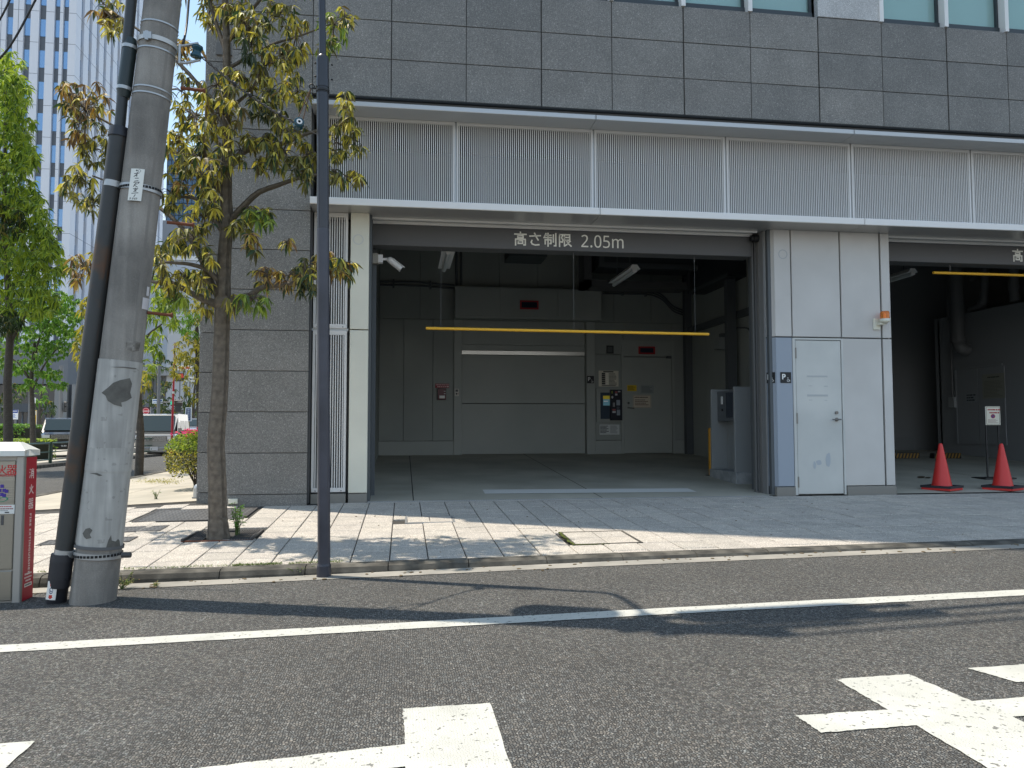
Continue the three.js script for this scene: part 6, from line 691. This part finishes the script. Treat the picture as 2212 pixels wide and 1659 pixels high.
{ // blue glass tower
  const z = -150, a = onZ(362, 318, z), b = onZ(470, 318, z), y1 = a.y, y0 = onZ(380, 478, z).y, o = thing('glass_tower', 'blue glass curtain wall tower glimpsed beside the granite building', 'building', V((a.x + b.x) / 2, -0.6, z - 12)), gm = new THREE.MeshPhysicalMaterial({ color: new THREE.Color(0.42, 0.66, 0.95), roughness: 0.06, metalness: 0.9, side: THREE.DoubleSide }), nx = 12, ny = 12;
  mesh('core', box(a.x, b.x, -0.6, y1 - 0.1, z - 25, z - 0.3), M([0.3, 0.32, 0.34], 0.7), o); for (let i = 0; i < nx; i++) for (let j = 0; j < ny; j++) { const g = box(lerp(a.x, b.x, i / nx) + 0.08, lerp(a.x, b.x, (i + 1) / nx) - 0.08, lerp(y0, y1, j / ny) + 0.08, lerp(y0, y1, (j + 1) / ny) - 0.08, z - 0.28, z - 0.2); mesh('pane', g, gm, o); } mesh('mullion_grid', [...range(0, nx, nx).map((i) => box(lerp(a.x, b.x, i / nx) - 0.07, lerp(a.x, b.x, i / nx) + 0.07, y0, y1, z - 0.3, z - 0.1)), ...range(0, ny, ny).map((j) => box(a.x, b.x, lerp(y0, y1, j / ny) - 0.07, lerp(y0, y1, j / ny) + 0.07, z - 0.3, z - 0.12))], M([0.05, 0.08, 0.12], 0.5), o);
  mesh('lower_wall', box(a.x - 2, b.x, -0.6, y0, z - 20, z + 0.5), M([0.42, 0.44, 0.47], 0.8), o); mesh('lower_wall', box(onZ(397, 500, z).x, b.x, onZ(397, 540, z).y, y0, z, z + 0.7), M([0.2, 0.21, 0.24], 0.8), o);
}
{ // pale office block with small windows, grey lower block, in the gap beside the pole
  const z = -105, o = thing('pale_office_block', 'pale grey office block with small framed windows behind trees', 'building', V(-30, -0.6, z - 8)), a = onZ(318, 560, z), b = onZ(450, 560, z), w = M([0.52, 0.55, 0.58], 0.7); mesh('wall', box(a.x, b.x, -0.6, a.y, z - 16, z), w, o); mesh('roof_parapet', box(a.x, b.x, a.y, a.y + 0.6, z - 0.4, z + 0.2), mat.white, o);
  for (const [p, q, r, s] of [[366, 373, 664, 680], [400, 408, 664, 680], [395, 412, 600, 626], [366, 374, 600, 626], [383, 390, 664, 680], [366, 373, 724, 742], [385, 392, 724, 742], [404, 411, 724, 742], [340, 348, 664, 680], [340, 348, 724, 742]]) { const R2 = rect(p, q, r, s, z + 0.02), f = mesh('window', [box(R2[0] - 0.15, R2[1] + 0.15, R2[2] - 0.15, R2[2], z, z + 0.12), box(R2[0] - 0.15, R2[1] + 0.15, R2[3], R2[3] + 0.15, z, z + 0.12), box(R2[0] - 0.15, R2[0], R2[2], R2[3], z, z + 0.12), box(R2[1], R2[1] + 0.15, R2[2], R2[3], z, z + 0.12)], mat.white, o); mesh('pane', box(R2[0], R2[1], R2[2], R2[3], z + 0.01, z + 0.04), M([0.24, 0.26, 0.26], 0.3), f); }
  const z2 = -74, p = thing('grey_shop_block', 'low dark grey shop block behind the silver van', 'building', V(-22, -0.6, z2 - 6)), c = onZ(312, 800, z2), d = onZ(450, 800, z2), g = M([0.15, 0.155, 0.165], 0.7); mesh('wall', box(c.x, d.x, -0.6, c.y, z2 - 10, z2), g, p); mesh('roof_slab', box(c.x - 0.3, onZ(390, 800, z2).x, onZ(340, 812, z2).y, c.y + 0.3, z2 - 10, z2 + 0.8), M([0.28, 0.285, 0.29], 0.7), p); for (const [q, r, s, t] of [[322, 332, 815, 880], [336, 352, 815, 900], [375, 382, 905, 945], [385, 395, 905, 945], [398, 412, 905, 945]]) { const R2 = rect(q, r, s, t, z2); mesh('window', box(R2[0], R2[1], R2[2], R2[3], z2, z2 + 0.08), new THREE.MeshPhysicalMaterial({ color: new THREE.Color(0.02, 0.03, 0.035), roughness: 0.1 }), p); } mesh('pale_upper_wall', box(onZ(362, 800, z2).x, d.x, onZ(340, 885, z2).y, c.y + 5.5, z2 - 9, z2 + 0.3), M([0.44, 0.45, 0.46], 0.8), p);
}
// cars
function wheelOf(o, x, y, z, r = 0.32) { const w = mesh('wheel', cyl(V(x - 0.1, y, z), V(x + 0.1, y, z), r, r, 22), M(0.015, 0.8), o); mesh('rim', cyl(V(x - 0.11, y, z), V(x + 0.11, y, z), r * 0.62, r * 0.62, 16), mat.chrome, w); return w; }
function vehicle(name, label, cat, base, turn, S) { // local x right, z forward (towards +z), built round the origin
  const o = thing(name, label, cat, V(0, 0, 0)), paint = new THREE.MeshPhysicalMaterial({ color: new THREE.Color(...S.color), roughness: 0.25, metalness: S.metal, clearcoat: 1, clearcoatRoughness: 0.05, side: THREE.DoubleSide }), gl = new THREE.MeshPhysicalMaterial({ color: new THREE.Color(0.03, 0.045, 0.05), roughness: 0.1, ior: 1.45, specularIntensity: 0.5, side: THREE.DoubleSide }), lamp = M([0.7, 0.72, 0.74], 0.15, { metalness: 0.4 }), w = S.w / 2;
  const ring = (z, yb, yt, ww, r = 0.12) => [[-ww, yb], [-ww * 1.0, yb + 0.25], [-ww * 1.0, yt - r], [-ww + r * 0.8, yt], [ww - r * 0.8, yt], [ww, yt - r], [ww, yb + 0.25], [ww, yb]].map(([x, y]) => V(x, y, z));
  mesh('body', loft(S.body.map(([z, yb, yt, k]) => ring(z, yb, yt, w * k))), paint, o);
  mesh('cabin', loft(S.cabin.map(([z, y, k]) => [V(-w * k, y[0], z), V(-w * k * S.tuck, y[1], z), V(w * k * S.tuck, y[1], z), V(w * k, y[0], z)])), paint, o);
  const [z1, yb, z2, yt] = S.screen; mesh('windscreen', loft([[V(-w * 0.88, yb + 0.02, z1 + 0.06), V(w * 0.88, yb + 0.02, z1 + 0.06)], [V(-w * 0.9 * S.tuck, yt + 0.02, z2 + 0.06), V(w * 0.9 * S.tuck, yt + 0.02, z2 + 0.06)]], false), gl, o);
  for (const [za, zb, zc, zd, y1, y2] of S.sideGlass) for (const s of [-1, 1]) mesh('side_window', loft([[V(s * (w * 0.985 + 0.012), y1, za), V(s * (w * 0.985 + 0.012), y1, zb)], [V(s * (w * S.tuck * 0.99 + 0.014), y2, zc), V(s * (w * S.tuck * 0.99 + 0.014), y2, zd)]], false), gl, o);
  const zf = S.front; for (const s of [-1, 1]) { mesh('headlight', box(s * w * 0.95, s * w * 0.62, S.lampY, S.lampY + 0.14, zf - 0.18, zf + 0.015), lamp, o); mesh('mirror', [box(s * (w + 0.02), s * (w + 0.18), S.mirY, S.mirY + 0.16, z1 - 0.45, z1 - 0.32)], paint, o); for (const z of S.wheels) wheelOf(o, s * (w - 0.1), S.wr, z, S.wr); }
  const gr = mesh('grille', box(-w * 0.58, w * 0.58, S.lampY - 0.06, S.lampY + 0.14, zf - 0.05, zf + 0.01), mat.black, o); mesh('grille_bar', range(0, 4, 4).map((i) => box(-w * 0.58, w * 0.58, S.lampY - 0.05 + i * 0.042, S.lampY - 0.035 + i * 0.042, zf + 0.01, zf + 0.02)), mat.chrome, gr);
  mesh('bumper', [cbox(-w * 0.98, w * 0.98, S.wr * 0.7, S.wr * 0.7 + 0.24, zf - 0.3, zf + 0.05, 0.03)], S.bump ? mat.black : paint, o); const pg = plateGeo(0.33, 0.165); pg.translate(0, S.wr + 0.09, zf + 0.058); mesh('number_plate', pg, signMat(132, 66, (g, W, Hh) => { g.fillStyle = S.plate[1]; g.fillRect(0, 0, W, Hh); g.fillStyle = S.plate[2]; g.font = 'bold 36px sans-serif'; g.fillText(S.plate[0], 14, 54); }), o, { keepUV: true });
  o.position.copy(base); o.rotation.y = turn; return o;
}
{
  const gnd = (px, py, d) => { const p = atD(px, py, d); return p; };
  const sv = gnd(134, 980, 38); vehicle('parked_suv', 'black sport utility car facing out of the avenue behind railing', 'car', sv, 0.42, { w: 1.9, color: [0.006, 0.008, 0.012], metal: 0.2, tuck: 0.82, front: 2.3, lampY: 0.82, mirY: 1.08, wr: 0.37, wheels: [1.45, -1.4], bump: true, plate: ['16-83', '#111', '#eee'], body: [[-2.4, 0.4, 1.1, 0.96], [-2.2, 0.35, 1.16, 1], [1.0, 0.35, 1.14, 1], [1.9, 0.36, 1.08, 0.98], [2.25, 0.42, 0.98, 0.93]], cabin: [[-2.3, [1.1, 1.15], 0.96], [-2.0, [1.1, 1.72], 0.97], [0.2, [1.1, 1.78], 0.97], [0.45, [1.1, 1.72], 0.97], [1.2, [1.1, 1.13], 0.96]], screen: [1.15, 1.15, 0.5, 1.68], sideGlass: [[-1.9, 1.0, -1.8, 0.45, 1.15, 1.66]] });
  const vn = gnd(352, 984, 36.5); vehicle('silver_van', 'silver delivery van standing on the avenue behind the green railing', 'van', vn, 0.13, { w: 1.72, color: [0.30, 0.30, 0.285], metal: 0.4, tuck: 0.9, front: 2.34, lampY: 0.80, mirY: 1.15, wr: 0.31, wheels: [1.5, -1.2], plate: ['2', '#ddd', '#263'], body: [[-2.35, 0.3, 1.1, 0.98], [-2.2, 0.28, 1.12, 1], [1.5, 0.28, 1.12, 1], [2.1, 0.28, 1.08, 0.98], [2.3, 0.3, 0.98, 0.93]], cabin: [[-2.35, [1.1, 1.93], 0.98], [-2.2, [1.1, 1.98], 0.99], [0.9, [1.1, 1.98], 0.99], [1.2, [1.1, 1.93], 0.98], [2.1, [1.1, 1.13], 0.96]], screen: [2.05, 1.16, 1.24, 1.88], sideGlass: [[-2.15, -1.0, -2.1, -0.95, 1.15, 1.8], [-0.85, 0.5, -0.85, 0.5, 1.15, 1.8], [0.65, 1.75, 0.65, 1.15, 1.15, 1.78]] });
  const cr = gnd(425, 952, 52); vehicle('parked_car', 'pale car half hidden by the granite building corner', 'car', cr, 0.3, { w: 1.75, color: [0.35, 0.36, 0.38], metal: 0.5, tuck: 0.82, front: 2.0, lampY: 0.62, mirY: 0.95, wr: 0.31, wheels: [1.25, -1.25], plate: ['', '#ddd', '#263'], body: [[-2.0, 0.35, 0.95, 0.95], [-1.8, 0.3, 1.0, 1], [0.9, 0.3, 0.98, 1], [1.7, 0.32, 0.86, 0.97], [1.98, 0.4, 0.74, 0.92]], cabin: [[-1.9, [0.95, 1.0], 0.95], [-1.4, [0.95, 1.46], 0.96], [0.1, [0.95, 1.5], 0.96], [1.0, [0.95, 0.98], 0.95]], screen: [0.92, 1.0, 0.2, 1.44], sideGlass: [[-1.5, 0.7, -1.3, 0.1, 1.0, 1.42]] });
}
{ // green pedestrian railing along the far kerb, one thing per panel
  const gm = M([0.012, 0.05, 0.03], 0.35), ps = [[-25, 1020], [52, 1014], [108, 1008], [180, 1000], [240, 995], [298, 989], [356, 983], [412, 979]].map(([x, y]) => onRoad(x, y)), hgt = 0.84;
  for (let i = 0; i + 1 < ps.length; i++) { const a = ps[i], b = ps[i + 1], o = thing('railing', ['green railing panel hidden behind the extinguisher cabinet', 'green railing panel next to the extinguisher cabinet lid', 'green railing panel in front of the black car', 'green railing panel crossing behind the riser pipe', 'green railing panel behind the utility pole', 'green railing panel in front of the silver van', 'green railing panel beside the red banner pole and bicycle'][i], 'railing', a, 'green railing panels'), up = (p, h) => V(p.x, p.y + h, p.z); mesh('post', cyl(up(a, -0.1), up(a, hgt), 0.055, 0.055, 12), gm, o); for (const h of [hgt - 0.04, 0.5, 0.24]) mesh('rail', cyl(up(a, h), up(b, h), h > 0.6 ? 0.032 : 0.02, h > 0.6 ? 0.032 : 0.02, 8), gm, o); }
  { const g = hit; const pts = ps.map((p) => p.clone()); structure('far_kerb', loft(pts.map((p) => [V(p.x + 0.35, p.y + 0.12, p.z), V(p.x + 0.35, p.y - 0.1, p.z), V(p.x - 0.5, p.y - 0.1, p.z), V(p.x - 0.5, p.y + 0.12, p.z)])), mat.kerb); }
  // avenue road as a pale sheet, sun glare put into its colour
  structure('bright_avenue_road', gridSheet([-90, -60, -40, -25, -18, -14.5, -12.4], [-64, -50, -40, -30, -20, -12, -6], (x, z) => roadY(x) + 0.012), mat.slabs);
}
{ // signs on the avenue
  const post = (o, px, py0, py1, d, r, m) => mesh('post', cyl(atD(px, py1, d), atD(px, py0, d), r, r, 10), m, o), gp = M([0.16, 0.165, 0.17], 0.5);
  { const d = 34, o = thing('banner_pole', 'red and white banner pole standing by the green railing', 'pole', atD(369, 985, d)); const A = atD(370, 985, d), B = atD(378, 740, d), q = (t) => A.clone().lerp(B, t), rm = M([0.45, 0.015, 0.03], 0.4); for (const [a, b, m] of [[0, 0.55, rm], [0.55, 0.57, mat.white], [0.57, 0.72, rm], [0.72, 0.735, mat.white], [0.735, 0.82, rm], [0.82, 1, M([0.35, 0.2, 0.12], 0.6)]]) mesh('pole_section', cyl(q(a), q(b), 0.055 - 0.02 * a, 0.055 - 0.02 * b, 12), m, o); }
  const sgn = (name, label, px, d, w, h, draw, o2 = {}) => { const c0 = atD(px[0], px[3], d), c1 = atD(px[1], px[2], d), c = c0.clone().lerp(c1, 0.5); const o = thing(name, label, 'sign', c), W = Math.abs(c1.x - c0.x) / 0.99, H = c1.y - c0.y; plateThing('panel', null, null, c, W, H, signMat(w, h, draw), { parent: o, t: 0.05 }); if (o2.post) mesh('post', cyl(V(c.x, roadY(c.x) - 0.2, c.z - 0.05), V(c.x, c.y + H * 0.5, c.z - 0.05), o2.r || 0.05, o2.r || 0.05, 10), o2.m || gp, o); return o; };
  sgn('shop_sign', 'red, black and white shop sign over the avenue', [379, 398, 806, 824], 60, 128, 110, (g, w, h) => { g.fillStyle = '#2a2a2c'; g.fillRect(0, 0, w, h); g.fillStyle = '#c7402e'; g.beginPath(); g.moveTo(10, 20); g.lineTo(110, 4); g.lineTo(124, 60); g.lineTo(20, 76); g.fill(); }, { post: true }); sgn('shop_sign', 'white narrow sign panel beside the red and black sign', [399, 421, 814, 824], 60, 128, 60, (g, w, h) => { g.fillStyle = '#e4e4e2'; g.fillRect(0, 0, w, h); scribble(g, 8, 14, 110, 30, 1, '#555', 0.7); }, { post: true }); sgn('shop_sign', 'red lettered shop sign among yellow leaves', [385, 414, 789, 800], 62, 128, 48, (g, w, h) => { g.fillStyle = '#efe9e2'; g.fillRect(0, 0, w, h); scribble(g, 6, 4, 116, 40, 1, '#c23a2c', 0.9); }, { post: true });
  sgn('bus_stop_sign', 'tall blue bus stop sign with white border on tan post', [401, 414, 880, 910], 40, 64, 150, (g, w, h) => { g.fillStyle = '#e8ecec'; g.fillRect(0, 0, w, h); g.fillStyle = '#1c3566'; g.fillRect(9, 9, w - 18, h - 18); g.strokeStyle = '#e4e8ee'; g.lineWidth = 2.5; for (let i = 0; i < 5; i++) { const y = 16 + i * 24; g.strokeRect(22, y + 6, 20, 10); g.beginPath(); g.moveTo(18, y + 2); g.lineTo(46, y + 2); g.moveTo(32, y); g.lineTo(32, y + 18); g.stroke(); } }, { post: true, m: M([0.42, 0.34, 0.2], 0.7), r: 0.045 });
  sgn('no_entry_sign', 'round red prohibition sign on a dark panel', [307, 325, 879, 897], 44, 96, 96, (g, w, h) => { g.fillStyle = '#3a2a2c'; g.fillRect(0, 0, w, h); g.fillStyle = '#c83a46'; g.beginPath(); g.arc(w / 2, h / 2, 40, 0, 7); g.fill(); g.strokeStyle = '#e8d8d4'; g.lineWidth = 4; g.beginPath(); g.arc(w / 2, h / 2, 32, 0, 7); g.stroke(); scribble(g, 22, 38, 54, 22, 1, '#f0e6e0', 0.8); }, { post: true });
  sgn('street_name_sign', 'white street name sign with blue letters beside signal', [330, 351, 862, 872], 46, 128, 56, (g, w, h) => { g.fillStyle = '#dfe6ea'; g.fillRect(0, 0, w, h); scribble(g, 8, 6, 112, 26, 1, '#2e5a9a', 0.85); scribble(g, 14, 38, 96, 10, 1, '#5a7aa8', 0.9); });
  { const d = 46, o = thing('traffic_signal', 'traffic signal with green lamp on a long arm over avenue', 'traffic light', atD(350, 968, d)), a = atD(369, 864, d), b = atD(393, 877, d); mesh('post', cyl(V(atD(344, 900, d).x, -0.7, a.z), atD(344, 790, d), 0.11, 0.09, 12), gp, o); mesh('arm', cyl(atD(344, 869, d), atD(395, 869, d), 0.035, 0.03, 8), gp, o); const h = mesh('signal_head', cbox(a.x, b.x, b.y, a.y, a.z - 0.12, a.z + 0.05, 0.03), M(0.03, 0.5), o); for (let k = 0; k < 3; k++) mesh('signal_lens', cyl(V(lerp(a.x, b.x, (k + 0.5) / 3), (a.y + b.y) / 2, a.z + 0.05), V(lerp(a.x, b.x, (k + 0.5) / 3), (a.y + b.y) / 2, a.z + 0.07), 0.12), k ? M([0.03, 0.015, 0.012], 0.3) : M([0.02, 0.42, 0.24], 0.3, { emissive: new THREE.Color(0.02, 0.5, 0.3), emissiveIntensity: 0.5 }), h); mesh('second_head', cbox(atD(378, 872, d).x, atD(390, 890, d).x, atD(378, 890, d).y, atD(378, 874, d).y, a.z - 0.1, a.z + 0.02, 0.03), M(0.03, 0.5), o); }
  { const d = 56, o = thing('pedestrian_signal', 'dark pedestrian signal on its post before the tower base', 'traffic light', atD(134, 958, d)); mesh('post', cyl(V(atD(133, 900, d).x, -0.7, atD(133, 900, d).z), atD(133, 790, d), 0.14, 0.12, 10), gp, o); const a = atD(137, 868, d), b = atD(143, 890, d); mesh('signal_head', [cbox(a.x, b.x, b.y, a.y, a.z - 0.2, a.z, 0.03)], M(0.03, 0.5), o); mesh('visor', [box(b.x - 0.1, b.x, lerp(b.y, a.y, 0.6), lerp(b.y, a.y, 0.95), a.z, a.z + 0.2), box(b.x - 0.1, b.x, lerp(b.y, a.y, 0.1), lerp(b.y, a.y, 0.45), a.z, a.z + 0.2)], M(0.03, 0.5), o); }
  { const d = 48, o = thing('camera_post', 'slim grey post with white box and blue-white parcel sign', 'post', atD(66, 955, d)); mesh('post', cyl(V(atD(65, 900, d).x, -0.7, atD(65, 900, d).z), atD(67, 770, d), 0.09, 0.07, 10), gp, o); const a = atD(66, 859, d), b = atD(74, 871, d); mesh('white_box', cbox(a.x, b.x, b.y, a.y, a.z - 0.2, a.z + 0.1, 0.02), mat.white, o); }
  sgn('store_sign', 'blue and white store sign behind the median hedge', [27, 39, 885, 906], 50, 80, 130, (g, w, h) => { g.fillStyle = '#e6e8ea'; g.fillRect(0, 0, w, h); g.fillStyle = '#23408e'; g.fillRect(0, 0, w, 44); g.fillStyle = '#e8e8e8'; g.fillRect(8, 14, 60, 10); scribble(g, 10, 60, 40, 50, 4, '#4a6ab0', 0.8); }, { post: true }); sgn('parking_banner', 'yellow parking banner behind the median hedge', [70, 79, 886, 928], 49, 64, 180, (g, w, h) => { g.fillStyle = '#e3b312'; g.fillRect(0, 0, w, h); g.fillStyle = '#efe8d8'; g.fillRect(6, 6, w - 12, 40); g.fillStyle = '#3a3a3a'; g.font = 'bold 44px sans-serif'; g.fillText('P', 18, 100); scribble(g, 14, 112, 36, 50, 3, '#8a5a10', 0.8); }, { post: true }); sgn('number_sign', 'small white lettered sign on the dark tower base', [84, 98, 880, 887], 70, 96, 40, (g, w, h) => { g.fillStyle = '#14181c'; g.fillRect(0, 0, w, h); g.fillStyle = '#eee'; g.font = 'bold 30px sans-serif'; g.fillText('197', 30, 32); });
  // bicycle leaning at the banner pole
  const d = 33, c = atD(392, 975, d); c.y = roadY(c.x) + 0.1; const o = thing('bicycle', 'black bicycle leaning by the green railing', 'bicycle', c), bm = M(0.015, 0.4), tor = (x) => new THREE.TorusGeometry(0.32, 0.022, 8, 28).rotateY(1.15).translate(c.x + x * 0.42, c.y + 0.34, c.z - x); mesh('wheel', tor(0.5), bm, o); mesh('wheel', tor(-0.5), bm, o); const q = (x, y) => V(c.x + x * 0.42, c.y + y, c.z - x); mesh('frame', [cyl(q(-0.5, 0.34), q(-0.15, 0.75), 0.016), cyl(q(-0.15, 0.75), q(0.35, 0.72), 0.016), cyl(q(-0.1, 0.3), q(0.35, 0.7), 0.018), cyl(q(0.5, 0.34), q(0.34, 0.9), 0.016), cyl(q(-0.5, 0.34), q(-0.1, 0.3), 0.014), cyl(q(-0.1, 0.3), q(-0.18, 0.85), 0.016)], bm, o); mesh('saddle', sph(q(-0.18, 0.88), 0.12, 0.8, 0.35, 1), bm, o); mesh('handlebar', cyl(q(0.34, 0.92).add(V(-0.2, 0, -0.1)), q(0.34, 0.92).add(V(0.2, 0, 0.1)), 0.014), mat.chrome, o);
}
scene.traverse((m) => { if (m.isMesh) { m.castShadow = true; m.receiveShadow = true; } });
renderer.render(scene, camera);
